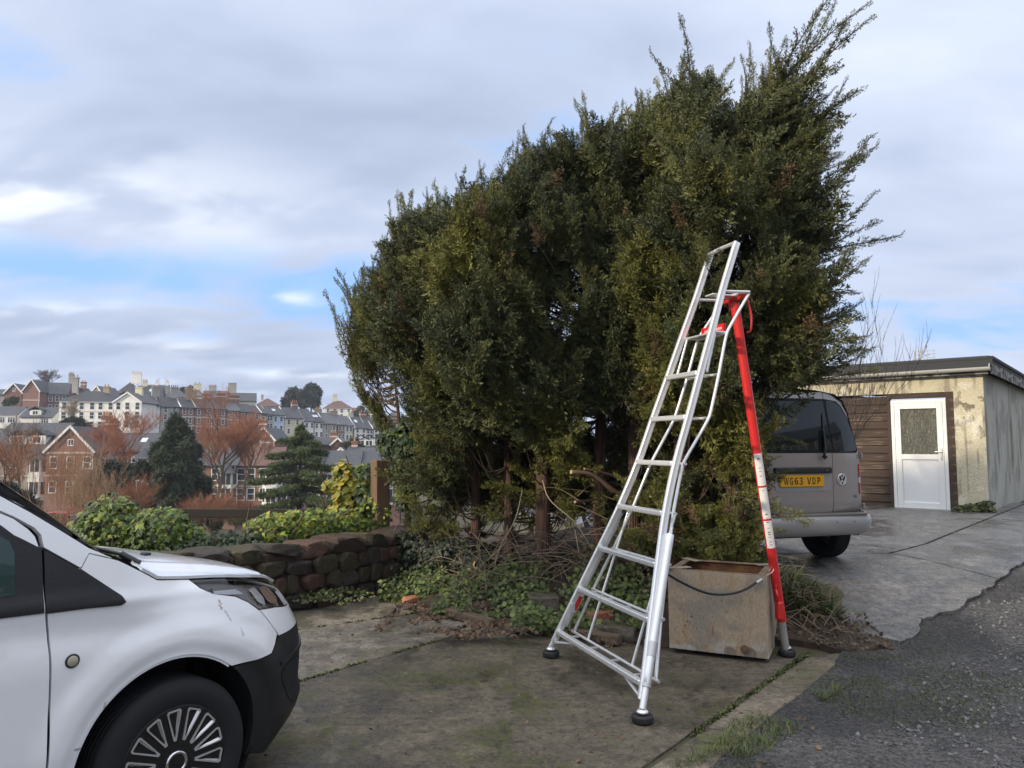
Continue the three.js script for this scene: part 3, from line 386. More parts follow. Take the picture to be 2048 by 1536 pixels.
// ---------- trees of the valley ----------
const twigG = flat(new THREE.CylinderGeometry(0.35, 1, 1, 4, 1, true)).translate(0, 0.5, 0);
const UP = V3(0, 1, 0);
function bareTree(name, label, px, py, d, H, spread, col, twigCol, { seed = 1, stems = 1, lean = 0, up = 0.5, thick = 1, gens = 4, twigR = 0.018, droop = 0, dense = 1 } = {}) {
  const R = rng(seed * 101), p = atDepth(px, py, d), t = thing(name, label, 'tree', p, 0, 'bare winter trees in the valley'), limbs = [], tw = [], cols = [], c = new THREE.Color();
  const grow = (a, dir, len, r, g) => {
    const n = 3, pts = [a.clone()]; let q = a.clone(), v = dir.clone();
    for (let i = 0; i < n; i++) { v.add(V3((R() - 0.5) * 0.35, (R() - 0.5) * 0.25 + up * 0.12 - droop * 0.1, (R() - 0.5) * 0.35)).normalize(); q = q.clone().addScaledVector(v, len / n); pts.push(q); }
    if (g <= 1 || r > 0.045) limbs.push(tube(pts.map((w) => w.toArray()), (s) => r * (1 - 0.55 * s), 5, 4));
    else for (let i = 0; i < n; i++) { const e = pts[i + 1].clone().sub(pts[i]); tw.push(mat4(pts[i], new THREE.Quaternion().setFromUnitVectors(UP, e.clone().normalize()), V3(r * (1 - i * 0.22), e.length(), r * (1 - i * 0.22)))); const k = 0.65 + R() * 0.7; cols.push(c.clone().setRGB(twigCol[0] * k, twigCol[1] * k, twigCol[2] * k)); }
    if (g >= gens) return;
    const kids = Math.round((g === 0 ? 7 : g < gens - 1 ? 5 : 6) * dense);
    for (let i = 0; i < kids; i++) { const f = 0.3 + 0.7 * ((i + R() * 0.8) / kids), at = pts[min(n - 1, floor(f * n))].clone().lerp(pts[min(n, floor(f * n) + 1)], (f * n) % 1); const w = V3(R() - 0.5, 0, R() - 0.5).normalize().multiplyScalar(spread * (0.7 + R() * 0.5)).addScaledVector(v, 0.8).add(V3(0, up, 0)).normalize(); grow(at, w, len * (0.5 + R() * 0.22), max(twigR, r * 0.5), g + 1); }
  };
  for (let s = 0; s < stems; s++) { const a = R() * 6.28, k = stems > 1 ? 0.18 + 0.5 * R() : 0; grow(V3(cos(a) * k * 0.8, -0.4, sin(a) * k * 0.8), V3(cos(a) * k + lean, 1, sin(a) * k).normalize(), H * (stems > 1 ? 0.5 + R() * 0.25 : 0.5), 0.035 * H * thick / sqrt(stems) * 0.6, 0); }
  part('trunk', join(limbs), std(...col, 0.95), t);
  instances('crown', twigG, std(1, 1, 1, 0.95), tw, t, cols);
  return t;
}
// a tuft of narrow leaf faces, for evergreens seen from afar
function tuft(n, len, wid, seed) { const R = rng(seed), pos = []; for (let i = 0; i < n; i++) { const v = V3(R() - 0.5, R() - 0.35, R() - 0.5).normalize(), s = V3(R() - 0.5, R() - 0.5, R() - 0.5).cross(v).normalize().multiplyScalar(wid), o = v.clone().multiplyScalar(len * 0.1), m = v.clone().multiplyScalar(len * (0.4 + R() * 0.2)), e = v.clone().multiplyScalar(len * (0.8 + R() * 0.4)); pos.push(o.x, o.y, o.z, m.x + s.x, m.y + s.y, m.z + s.z, e.x, e.y, e.z, o.x, o.y, o.z, e.x, e.y, e.z, m.x - s.x, m.y - s.y, m.z - s.z); } return tris(pos); }
const tuftFine = tuft(12, 0.42, 0.035, 3), tuftBroad = tuft(9, 0.4, 0.075, 5);
const tuftDroop = tuft(14, 0.46, 0.026, 7).rotateX(PI).translate(0, 0.1, 0);
const leafM = std(1, 1, 1, 0.75);
function evergreen(name, label, px, py, d, lobes, col, n, { seed = 1, trunk = 0.3, geo = tuftFine, scale = 1, trunkH = 0, group = 'evergreen trees and bushes of the valley', category = 'tree' } = {}) { // lobes: [x, y, z, rx, ry, rz]
  const R = rng(seed * 77), t = thing(name, label, category, atDepth(px, py, d), 0, group), list = [], cols = [], vol = lobes.map((l) => pow(l[3] * l[4] * l[5], 0.7)), tot = vol.reduce((a, b) => a + b);
  lobes.forEach((l, li) => { const m = Math.round((n * vol[li]) / tot); for (let i = 0; i < m; i++) { const u = V3(R() - 0.5, R() - 0.5, R() - 0.5).normalize(), r = pow(R(), 0.28) * (0.86 + 0.3 * fbm(u.x * 2.5 + li * 5, u.y * 2.5 + u.z * 2, 2)); list.push(mat4(V3(l[0] + u.x * l[3] * r, l[1] + u.y * l[4] * r, l[2] + u.z * l[5] * r), [R() * 6.28, R() * 6.28, (R() - 0.5)], scale * (0.7 + R() * 0.7))); const k = 0.6 + R() * 0.8, y = R(); cols.push(C(col[0] * k * (1 + 0.3 * y), col[1] * k, col[2] * k)); } });
  const top = max(...lobes.map((l) => l[1]));
  part('trunk', join([tube([[0, -0.8, 0], [0.1, top * 0.4, 0.05], [0, trunkH || top, 0]], (s) => trunk * (1 - 0.8 * s), 8, 8), ...lobes.filter((_, k) => k % max(1, floor(lobes.length / 34)) === 0).map((l) => bar([0, max(0.2, l[1] - 0.4 * hypot(l[0], l[2])), 0], [l[0] * 0.8, l[1], l[2] * 0.8], trunk * 0.25, 5, trunk * 0.08))]), std(0.05, 0.04, 0.032, 0.95), t);
  instances('crown', geo, leafM, list, t, cols);
  return t;
}
const RED = [0.30, 0.135, 0.072], TAN = [0.30, 0.195, 0.115];
bareTree('willow_tree', 'large tan and red brown bare willow rising behind the white van bonnet', 104, 1078, 42, 5.4, 0.55, [0.32, 0.24, 0.15], [0.31, 0.165, 0.092], { seed: 1, stems: 15, up: 0.62, thick: 0.5, gens: 4, twigR: 0.0075, dense: 0.6 });
bareTree('willow_tree', 'tan leaning willow between the red car and the ivy bush', 168, 1085, 40, 4.4, 0.55, [0.30, 0.22, 0.135], TAN, { seed: 2, stems: 12, up: 0.6, lean: 0.25, thick: 0.5, gens: 4, twigR: 0.008, dense: 0.52 });
bareTree('willow_tree', 'orange brown willow in front of the brick house with bays', 238, 985, 82, 9.4, 0.95, [0.10, 0.075, 0.055], [0.31, 0.128, 0.068], { seed: 3, up: 0.42, gens: 5, twigR: 0.013, dense: 0.98, thick: 0.8 });
bareTree('willow_tree', 'orange brown willow rising behind the dark cypress', 430, 1010, 84, 13.2, 0.95, [0.10, 0.075, 0.055], [0.31, 0.132, 0.070], { seed: 4, up: 0.42, gens: 5, twigR: 0.014, dense: 1.06, thick: 0.8 });
bareTree('willow_tree', 'orange willow before the red brick terrace between cypress and cedar', 486, 985, 88, 10.5, 0.95, [0.12, 0.085, 0.06], [0.32, 0.140, 0.076], { seed: 5, up: 0.42, gens: 5, twigR: 0.014, dense: 1.0, thick: 0.8 });
bareTree('willow_tree', 'low orange willow at the left edge of the photograph', -4, 1020, 70, 7.5, 0.9, [0.12, 0.085, 0.06], RED, { seed: 6, up: 0.45, gens: 5, twigR: 0.013, dense: 0.9, thick: 0.8 });
bareTree('bare_tree', 'dark grey bare tree before the stone house at the left edge', 32, 1010, 78, 9.5, 0.7, [0.075, 0.066, 0.055], [0.10, 0.084, 0.068], { seed: 7, up: 0.45, gens: 5, twigR: 0.013, dense: 0.85 });
bareTree('bare_tree', 'pale bare tree in front of the white villa', 134, 858, 150, 7.6, 0.95, [0.26, 0.21, 0.15], [0.27, 0.22, 0.155], { seed: 8, up: 0.35, gens: 4, twigR: 0.028, thick: 0.7 });
bareTree('bare_tree', 'bare tree standing on the skyline above the tall brick gable', 90, 794, 245, 11, 1.0, [0.08, 0.07, 0.06], [0.13, 0.11, 0.095], { seed: 9, up: 0.3, gens: 5, twigR: 0.032, dense: 0.9, thick: 0.7 });
bareTree('bare_tree', 'small grey bare tree before the pale grey terraced house', 655, 888, 200, 8, 0.8, [0.2, 0.165, 0.15], [0.23, 0.185, 0.165], { seed: 10, up: 0.45, gens: 4, twigR: 0.03, thick: 0.7 });
bareTree('bare_tree', 'dark bare tree arching from the foot of the cypress towards the cedar', 412, 1040, 62, 5.6, 0.8, [0.065, 0.055, 0.046], [0.12, 0.078, 0.056], { seed: 11, up: 0.3, lean: 0.7, gens: 4, twigR: 0.012, dense: 0.75 });
bareTree('bare_tree', 'grey bare tree in front of the tall pale gable', 262, 876, 138, 5.4, 0.9, [0.16, 0.13, 0.11], [0.22, 0.165, 0.13], { seed: 12, up: 0.4, gens: 4, twigR: 0.022, thick: 0.7 });
for (let i = 0; i < 5; i++) bareTree('bramble_bush', ['low orange thicket under the brown willow', 'orange thicket between the two parked cars', 'low orange thicket left of the cedar foot', 'reddish thicket behind the rail under the cypress', 'rusty thicket behind the ivy bush'][i], [70, 215, 470, 410, 250][i], [1095, 1075, 1050, 1050, 1045][i], [34, 37, 52, 50, 46][i], [1.8, 2.0, 2.2, 2.0, 2.6][i], 0.9, [0.18, 0.105, 0.07], [0.28, 0.125, 0.07], { seed: 20 + i, stems: 9, up: 0.35, thick: 0.5, gens: 3, twigR: 0.008, dense: 1.2 });
{ // dark cypress: drooping uneven boughs
  const R = rng(5), L = []; for (let i = 0; i < 110; i++) { const q = i / 110, y = 0.1 + 7.2 * pow(q, 0.95), r = 4.0 * pow(1 - q, 0.80) * (0.5 + R() * 0.7) + 0.15, a = i * 2.4 + R(); const k = 0.4 + R() * 0.65; L.push([cos(a) * r * k, y - 0.10 * r, sin(a) * r * k, 0.22 + R() * 0.30, 0.30 + R() * 0.45, 0.22 + R() * 0.30]); }
  L.push([-0.1, 7.6, 0, 0.22, 0.6, 0.22], [0.2, 7.1, 0, 0.3, 0.5, 0.3]);
  evergreen('cypress_tree', 'broad dark green cypress in the middle of the valley view', 346, 1050, 56, L, [0.052, 0.074, 0.044], 17000, { seed: 2, trunk: 0.3, geo: tuftDroop, scale: 0.85 });
}
{ // cedar with flat plates of foliage held apart on bare boughs
  const R = rng(9), L = []; for (let i = 0; i < 30; i++) { const f = i / 30, y = 0.5 + 6.3 * f, r = (5.0 * pow(1 - f, 0.72) + 0.35) * (0.6 + R() * 0.5), a = i * 2.39996 + R() * 0.9; for (const k of [0.3, 0.55, 0.8, 1]) L.push([cos(a) * r * k + (R() - 0.5) * 0.3, y - 0.12 * r * k + 0.1, sin(a) * r * k, 0.22 + r * 0.10 + R() * 0.14, 0.045 + 0.03 * R(), 0.22 + r * 0.10 + R() * 0.14]); }
  L.push([0, 6.9, 0, 0.3, 0.12, 0.3], [0.1, 7.1, 0, 0.16, 0.2, 0.16]);
  evergreen('cedar_tree', 'green cedar with layered flat branches left of the yellow ivy', 596, 1052, 55, L, [0.066, 0.102, 0.038], 14000, { seed: 3, trunk: 0.22, trunkH: 6.8, scale: 0.6 });
}
const pile = (w, h, n, seed) => { const R = rng(seed), o = []; for (let i = 0; i < n; i++) { const y = R(); o.push([(R() - 0.5) * w * (1 - 0.6 * y), 0.25 * h + y * h * 0.62, (R() - 0.5) * w * 0.6, w * 0.16 + R() * w * 0.1, h * 0.16 + R() * h * 0.08, w * 0.18]); } return o; };
evergreen('conifer_tree', 'dark round conifer on the skyline, left of the pair', 590, 822, 258, pile(7.5, 7.6, 16, 3), [0.030, 0.042, 0.026], 2200, { seed: 4, scale: 2.6, geo: tuftBroad });
evergreen('conifer_tree', 'taller dark conifer on the skyline, right of the pair', 622, 822, 255, pile(7.5, 8.8, 16, 4), [0.026, 0.038, 0.026], 2200, { seed: 5, scale: 2.6, geo: tuftBroad });
evergreen('evergreen_bush', 'dark pointed bush before the white terraced house', 634, 884, 200, pile(4.2, 4.4, 9, 5), [0.026, 0.038, 0.022], 900, { seed: 6, scale: 2, geo: tuftBroad, category: 'bush' });
evergreen('evergreen_bush', 'dark rounded bush below the brown and cream terraced houses', 694, 890, 200, pile(4.0, 4.2, 9, 6), [0.026, 0.038, 0.022], 900, { seed: 7, scale: 2, geo: tuftBroad, category: 'bush' });
evergreen('evergreen_bush', 'small dark bush before the white end terrace', 726, 892, 200, pile(2.6, 2.8, 7, 7), [0.028, 0.04, 0.022], 600, { seed: 8, scale: 1.8, geo: tuftBroad, category: 'bush' });
evergreen('evergreen_bush', 'olive bush beside the brown gabled house', 702, 912, 118, pile(3.6, 2.6, 8, 8), [0.07, 0.075, 0.04], 900, { seed: 9, scale: 1.3, category: 'bush' });
evergreen('evergreen_bush', 'dark bush at the foot of the white villa', 150, 862, 148, pile(4.5, 2.6, 8, 9), [0.03, 0.04, 0.024], 800, { seed: 10, scale: 1.4, category: 'bush' });
evergreen('evergreen_bush', 'deep green rounded bush under the white bay of the brick house', 228, 1012, 60, pile(3.2, 3.4, 11, 10), [0.02, 0.036, 0.022], 2400, { seed: 11, scale: 0.9, category: 'bush' });
evergreen('evergreen_bush', 'dark green bush left of the cypress foot', 192, 1030, 58, pile(2.6, 3.0, 9, 11), [0.026, 0.036, 0.022], 1800, { seed: 12, scale: 0.9, category: 'bush' });
evergreen('evergreen_bush', 'dark bush at the left edge above the van windscreen', 10, 1040, 52, pile(3.0, 3.0, 9, 12), [0.024, 0.034, 0.022], 2000, { seed: 13, scale: 0.9, category: 'bush' });
evergreen('evergreen_bush', 'small round green bush beside the low brick house', 22, 812, 200, pile(3.4, 2.6, 6, 13), [0.05, 0.075, 0.02], 500, { seed: 14, scale: 1.8, geo: tuftBroad, category: 'bush' });
evergreen('evergreen_bush', 'olive bush on the skyline right of the white hipped house', 722, 838, 290, pile(5.0, 4.4, 8, 14), [0.06, 0.065, 0.035], 700, { seed: 15, scale: 2.2, geo: tuftBroad, category: 'bush' });
evergreen('evergreen_bush', 'small dark bush between the skyline chimneys', 376, 790, 255, pile(3.6, 3.4, 6, 15), [0.035, 0.045, 0.03], 500, { seed: 16, scale: 2, geo: tuftBroad, category: 'bush' });
// ---------- rubble wall, fence, ivy ----------
const stoneMap = (a, b, seed) => tex(256, 256, (u, v) => mix3(a, b, fbm(u * 6, v * 6, 5, 6, seed)).map((c) => c * (0.7 + 0.6 * noise(u * 90, v * 90, 90, seed))), { size: [0.5, 0.5] });
const stoneBump = tex(256, 256, (u, v) => fbm(u * 8, v * 8, 5, 8, 5), { color: false, size: [0.35, 0.35] });
const stoneMs = [[[0.034, 0.024, 0.018], [0.085, 0.056, 0.040]], [[0.070, 0.038, 0.027], [0.13, 0.076, 0.054]], [[0.024, 0.022, 0.019], [0.066, 0.055, 0.043]], [[0.036, 0.033, 0.018], [0.085, 0.070, 0.038]]].map(([a, b], i) => std(1, 1, 1, 0.9, { map: stoneMap(a, b, 40 + i), bumpMap: stoneBump, bumpScale: 0.02 }));
function boulder(w, h, d, seed) { // a rough block with broken flat faces and sharp arrises
  const R = rng(seed), g = new THREE.IcosahedronGeometry(1, 5), p = g.attributes.position, cuts = Array.from({ length: 8 }, () => [V3((R() - 0.5) * 1.2, R() - 0.5, R() * 1.2 - 0.2).normalize(), 0.62 + R() * 0.2]), v = V3();
  cuts.push([V3((R() - 0.5) * 0.3, (R() - 0.5) * 0.3, 1).normalize(), 0.55], [V3((R() - 0.5) * 0.3, 1, (R() - 0.5) * 0.2).normalize(), 0.52], [V3((R() - 0.5) * 0.3, -1, 0).normalize(), 0.55], [V3(1, (R() - 0.5) * 0.5, 0).normalize(), 0.58], [V3(-1, (R() - 0.5) * 0.5, 0).normalize(), 0.58]);
  for (let i = 0; i < p.count; i++) { v.fromBufferAttribute(p, i); let k = 9; for (const [n, c] of cuts) { const t = v.dot(n); if (t > 0.05) k = min(k, c / t); } v.multiplyScalar(min(k, 1)); const b = 1 + 0.10 * (fbm(v.x * 5 + seed, v.y * 5 + v.z * 4, 3, 0, 2) - 0.5); p.setXYZ(i, v.x * w * b * 0.86, v.y * h * b * 0.92, v.z * d * b * 0.9); }
  return metric(toCreasedNormals(g, 0.55));
}
const wallPath = [[-4.6, -5.0], [-3.6, -6.1], [-2.95, -6.86], [-2.1, -7.62], [-1.38, -8.5], [-1.15, -8.95]];
const wallAt = (s) => { const k = clamp(s, 0, 0.9999) * (wallPath.length - 1), i = floor(k); const a = wallPath[i], b = wallPath[i + 1]; return [lerp(a[0], b[0], k - i), lerp(a[1], b[1], k - i), atan2(-(b[1] - a[1]), b[0] - a[0])]; };
{
  const t = thing('stone_wall', 'low dark red rubble stone wall along the edge of the parking bay', 'wall'), R = rng(8), core = [];
  for (let i = 0; i < 20; i++) { const [x, z, a] = wallAt((i + 0.5) / 20); core.push(rot(rbox(0.36, 0.60, 0.27, 0.03), 0, a, 0).translate(x, 0.27, z)); }
  part('mortar', metric(join(core)), std(1, 1, 1, 0.95, { map: stoneMap([0.042, 0.027, 0.020], [0.090, 0.055, 0.040], 77), bumpMap: stoneBump, bumpScale: 0.03 }), t);
  const variants = []; for (let i = 0; i < 14; i++) variants.push(boulder(1, 1, 1, 100 + i));
  let n = 0;
  for (let row = 0; row < 4; row++) { let s = 0.02 + R() * 0.02; while (s < 0.99) {
    const cap = row === 3, w = (cap ? 0.20 : 0.13) + R() * (cap ? 0.22 : 0.20), h = cap ? 0.12 + R() * 0.05 : 0.13 + R() * 0.08, len = 5.65, sm = s + w / 2 / len; if (sm > 0.995) break;
    const [x, z, a] = wallAt(sm), out = cap ? 0.0 : 0.10, nx = -sin(-a), nz = cos(a), y = cap ? 0.57 + (R() - 0.5) * 0.03 : 0.085 + row * 0.165 + (R() - 0.5) * 0.03;
    const m = part('stone', variants[floor(R() * 14)], stoneMs[cap ? [1, 0, 0, 3, 2][floor(R() * 5)] : floor(R() * 4)], t); m.position.set(x + sin(a) * out, y, z + cos(a) * out); m.rotation.set((R() - 0.5) * 0.16, a + (R() - 0.5) * 0.25, (R() - 0.5) * 0.2); m.scale.set(w * 0.86, h * 0.92, cap ? 0.40 : 0.24); n++;
    s += w / len * 0.96; } }
}
// ivy leaves: five-lobed, folded along the rib
const ivyLeaf = (() => { const o = [[0, 0], [0.30, -0.10], [0.26, 0.14], [0.52, 0.30], [0.24, 0.46], [0.10, 0.62], [0, 1.0]], pos = [], c = [0, 0.3, 0.03]; for (const s of [-1, 1]) for (let i = 0; i + 1 < o.length; i++) { const a = [s * o[i][0], o[i][1], -0.16 * o[i][0] - 0.06 * o[i][1] ** 2], b = [s * o[i + 1][0], o[i + 1][1], -0.16 * o[i + 1][0] - 0.06 * o[i + 1][1] ** 2]; s > 0 ? pos.push(...c, ...a, ...b) : pos.push(...c, ...b, ...a); } return tris(pos); })();
const roundLeaf = (() => { const pos = [], N = 7; for (let i = 0; i < N; i++) { const f = (k) => { const a = (k / N) * PI * 2; return [sin(a) * 0.42, 0.5 - cos(a) * 0.5, 0.05 * cos(a * 2)]; }; pos.push(0, 0.5, -0.04, ...f(i), ...f(i + 1)); } return tris(pos); })();
const ivyM = phys(1, 1, 1, 0.5, { transmission: 0.25, specularIntensity: 0.7 }), herbM = std(1, 1, 1, 0.7);
M.stem = std(0.13, 0.10, 0.065, 0.9);
const LIT = sunDir;
function foliage(name, label, category, pts, col, leaf, size, { seed = 1, face = V3(-0.2, 0.5, 0.85), wild = 0.9, mat = ivyM, stems = null, group, kind } = {}) { // pts: [x, y, z(, outward)]
  const R = rng(seed), list = [], cols = [], q = new THREE.Quaternion(), q2 = new THREE.Quaternion();
  for (const p of pts) { const n = face.clone().add(V3((R() - 0.5) * 2 * wild, (R() - 0.5) * 2 * wild, (R() - 0.5) * 2 * wild)); if (p[3]) n.addScaledVector(p[3], 0.8); n.normalize(); q.setFromUnitVectors(V3(0, 0, 1), n); q2.setFromAxisAngle(V3(0, 0, 1), PI + (R() - 0.5) * 2.4); list.push(mat4(V3(p[0], p[1], p[2]), q.clone().multiply(q2), size * (0.55 + R() * 0.8))); const c = Array.isArray(col[0]) ? col[floor(R() * col.length)] : col, k = 0.65 + R() * 0.7; cols.push(C(c[0] * k, c[1] * k, c[2] * k)); }
  const t = thing(name, label, category, [0, 0, 0], 0, group, kind); if (stems) part('stem', stems, M.stem, t); instances('foliage', leaf, mat, list, t, cols); return t;
}
function blob(lobes, n, seed, shell = 0.35) { const R = rng(seed), o = [], w = lobes.map((l) => l[3] * l[4] + l[3] * l[5]), tot = w.reduce((a, b) => a + b); lobes.forEach((l, i) => { const m = Math.round(n * w[i] / tot); for (let k = 0; k < m; k++) { const u = V3(R() - 0.5, R() - 0.5, R() - 0.5).normalize(), r = 1 - shell * R() * R(); o.push([l[0] + u.x * l[3] * r, l[1] + u.y * l[4] * r, l[2] + u.z * l[5] * r, u]); } }); return o; }
const DARKIVY = [[0.018, 0.036, 0.013], [0.026, 0.048, 0.014], [0.036, 0.060, 0.016]], MIDIVY = [[0.060, 0.110, 0.016], [0.110, 0.165, 0.020], [0.028, 0.054, 0.013], [0.17, 0.20, 0.024]], LIMEIVY = [[0.21, 0.26, 0.025], [0.14, 0.20, 0.022], [0.30, 0.29, 0.03]], GOLDIVY = [[0.36, 0.29, 0.03], [0.26, 0.24, 0.03], [0.15, 0.17, 0.028]];
const vines = (pts, n, seed, r = 0.006) => { const R = rng(seed), o = []; for (let i = 0; i < n; i++) { const p = pts[floor(R() * pts.length)]; o.push(tube([[p[0], p[1] - 0.25, p[2] - 0.05], [p[0] + (R() - 0.5) * 0.15, p[1], p[2]], [p[0] + (R() - 0.5) * 0.3, p[1] + 0.2 * R() + 0.05, p[2] + (R() - 0.3) * 0.15]], r, 4, 5)); } return join(o); };
{
  const R = rng(2), L = []; // rounded bush at the left end of the wall
  for (let i = 0; i < 16; i++) L.push([-3.72 + (R() - 0.5) * 0.75, 0.35 + R() * 0.5, -7.75 + (R() - 0.5) * 0.5, 0.24 + R() * 0.12, 0.2 + R() * 0.1, 0.26]);
  const p = blob(L, 5600, 3); foliage('ivy_bush', 'rounded glossy green ivy bush behind the white van bonnet', 'ivy', p, MIDIVY, ivyLeaf, 0.066, { seed: 4, stems: vines(p, 40, 5) });
  const d = []; for (let i = 0; i < 14; i++) { const s = i / 13; d.push([lerp(-3.35, -2.5, s), 0.42 + 0.14 * R(), lerp(-7.55, -8.05, s), 0.24, 0.20 + R() * 0.06, 0.24]); }
  const pd = blob(d, 2900, 6); foliage('ivy_hedge', 'dark green ivy between the rounded bush and the lime green ivy', 'ivy', pd, DARKIVY, ivyLeaf, 0.066, { seed: 7, stems: vines(pd, 24, 8) });
  const l = []; for (let i = 0; i < 18; i++) { const s = i / 17; l.push([lerp(-2.62, -1.62, s), 0.58 + 0.16 * R() + (i % 5 === 2 ? 0.1 : 0), lerp(-8.0, -8.85, s), 0.22, 0.17 + R() * 0.06, 0.2]); }
  const pl = blob(l, 3400, 9); foliage('ivy_hedge', 'lime green ivy tumbling over the top of the stone wall', 'ivy', pl, [...LIMEIVY, ...MIDIVY.slice(0, 2)], ivyLeaf, 0.066, { seed: 10, stems: vines(pl, 30, 11) });
  const g = [[-2.0, 1.28, -8.95, 0.12, 0.16, 0.12], [-1.92, 1.12, -8.95, 0.16, 0.14, 0.14], [-2.12, 1.14, -8.95, 0.12, 0.06, 0.1], [-1.98, 0.98, -8.9, 0.12, 0.12, 0.12], [-2.02, 0.78, -8.9, 0.2, 0.16, 0.16], [-1.9, 0.72, -8.9, 0.22, 0.14, 0.16], [-2.1, 0.68, -8.9, 0.16, 0.12, 0.14]];
  const pg = blob(g, 1050, 12); foliage('ivy_shrub', 'bright yellow ivy beside the timber post', 'ivy', pg, GOLDIVY, roundLeaf, 0.075, { seed: 13, stems: vines(pg, 16, 14) });  // leaf colours mixed from gold to olive green
  const h = [[-1.75, 1.2, -8.95, 0.16, 0.2, 0.14], [-1.72, 0.95, -8.92, 0.15, 0.25, 0.14], [-1.7, 0.72, -8.85, 0.16, 0.2, 0.14], [-1.62, 0.62, -8.75, 0.14, 0.12, 0.12]];
  const ph = blob(h, 950, 15); foliage('ivy_shrub', 'dark green ivy climbing up the left of the timber post', 'ivy', ph, [...DARKIVY, ...MIDIVY], ivyLeaf, 0.075, { seed: 16, stems: vines(ph, 14, 17) });
}
// timber post, broken crosspiece and rail
M.timber = std(1, 1, 1, 0.85, { map: tex(256, 512, (u, v) => { const g = fbm(u * 26, v * 3, 4, 0, 3); let c = mix3([0.10, 0.060, 0.034], [0.20, 0.122, 0.072], g); c = mix3(c, [0.10, 0.095, 0.055], ss(0.5, 0.75, fbm(u * 3, v * 4, 4, 0, 9)) * 0.6); return c.map((x) => x * (0.8 + 0.4 * noise(u * 60, v * 6, 0, 7))); }, { size: [0.35, 1.2] }), bumpMap: tex(256, 256, (u, v) => fbm(u * 30, v * 3, 4, 0, 13), { color: false, size: [0.3, 0.8] }), bumpScale: 0.006 });
M.darkTimber = std(1, 1, 1, 0.9, { map: tex(256, 256, (u, v) => mix3([0.016, 0.014, 0.011], [0.036, 0.030, 0.022], fbm(u * 4, v * 24, 4, 0, 3)), { size: [0.8, 0.3] }) });
{
  const p = tag(part('fence_post', metric(rbox(0.17, 1.25, 0.17, 0.012)), M.timber), 'square brown timber post standing at the end of the stone wall', 'post'); p.position.set(-1.53, 0.80, -8.80); p.rotation.set(0, 0.62, 0.018);
  const r = tag(part('fence_rail', metric(rbox(2.55, 0.1, 0.05, 0.008)), M.darkTimber), 'dark horizontal timber rail above the ivy on the stone wall', 'fence rail'); r.position.set(-2.75, 0.79, -9.0); r.rotation.set(0, 0.06, -0.01);
  const b = tag(part('timber_beam', metric(rbox(0.42, 0.15, 0.16, 0.012)), M.darkTimber), 'short dark timber crosspiece wrapped in ivy above the post', 'beam'); b.position.set(-1.42, 1.66, -9.05); b.rotation.set(0, 0.5, 0.02);
}
{ // ivy hanging over the crosspiece, up the first stem and down the bank
  const R = rng(31), a = [[-1.5, 1.66, -8.95, 0.12, 0.1, 0.12], [-1.36, 1.72, -8.95, 0.16, 0.1, 0.14], [-1.42, 1.5, -8.9, 0.15, 0.16, 0.13], [-1.3, 1.4, -8.85, 0.15, 0.2, 0.13], [-1.15, 1.75, -8.85, 0.2, 0.25, 0.15], [-1.2, 1.5, -8.8, 0.18, 0.25, 0.15], [-1.1, 1.25, -8.75, 0.17, 0.22, 0.14], [-1.25, 1.05, -8.75, 0.12, 0.2, 0.12], [-1.0, 2.0, -8.85, 0.16, 0.18, 0.14]];
  const pa = blob(a, 2300, 18); foliage('ivy_shrub', 'dark glossy ivy hanging from the crosspiece at the left end of the hedge', 'ivy', pa, [...DARKIVY, ...DARKIVY, MIDIVY[1]], ivyLeaf, 0.072, { seed: 19, stems: vines(pa, 26, 20) });
  const b = []; for (let i = 0; i < 26; i++) { const s = i / 25; b.push([lerp(-1.2, -0.3, s) + (R() - 0.5) * 0.2, 0.25 + 0.32 * R() * (1 - s * 0.4), lerp(-8.55, -8.05, s) + (R() - 0.5) * 0.2, 0.2, 0.14, 0.16]); }
  const pb = blob(b, 3000, 21); foliage('ground_ivy', 'dull dark ivy spreading over the bank below the left end of the hedge', 'ivy', pb, [[0.028, 0.040, 0.022], [0.040, 0.055, 0.028], [0.022, 0.032, 0.020]], ivyLeaf, 0.06, { seed: 22, stems: vines(pb, 30, 23), kind: 'stuff' });
}
// ---------- the conifer hedge ----------
// a sprig of scale leaves: a rib with short side twiglets standing out at all angles; length 1
function sprig(seed) {
  const R = rng(seed), pos = [], v = V3(), side = V3();
  const blade = (a, d, w) => { side.set(R() - 0.5, R() - 0.5, R() - 0.5).cross(d).normalize().multiplyScalar(w); const m = a.clone().addScaledVector(d, 0.55), e = a.clone().add(d); pos.push(a.x, a.y, a.z, m.x + side.x, m.y + side.y, m.z + side.z, e.x, e.y, e.z, a.x, a.y, a.z, e.x, e.y, e.z, m.x - side.x, m.y - side.y, m.z - side.z); };
  const c = (t) => V3(0.10 * t * t, t, -0.14 * t * t);
  for (let i = 0; i < 3; i++) { const a = c(i / 3), d = c((i + 1) / 3).sub(a).multiplyScalar(1.25); blade(a, d, 0.035); }
  for (let i = 0; i < 6; i++) for (const s of [-1, 1]) {
    const t = 0.05 + 0.9 * ((i + (s > 0 ? 0.5 : 0) + R() * 0.3) / 6), a = c(t), L = (0.42 * pow(1 - t, 0.6) + 0.10) * (0.7 + R() * 0.6), an = 0.6 + R() * 0.5; v.set(s * sin(an), cos(an), (R() - 0.5) * 0.9).normalize().multiplyScalar(L); blade(a, v.clone(), 0.042);
    if (L > 0.3) for (const e of [-1, 1]) blade(a.clone().addScaledVector(v, 0.45), v.clone().applyAxisAngle(V3(0, 0, 1), e * 0.7).multiplyScalar(0.5), 0.036);
  }
  return tris(pos);
}
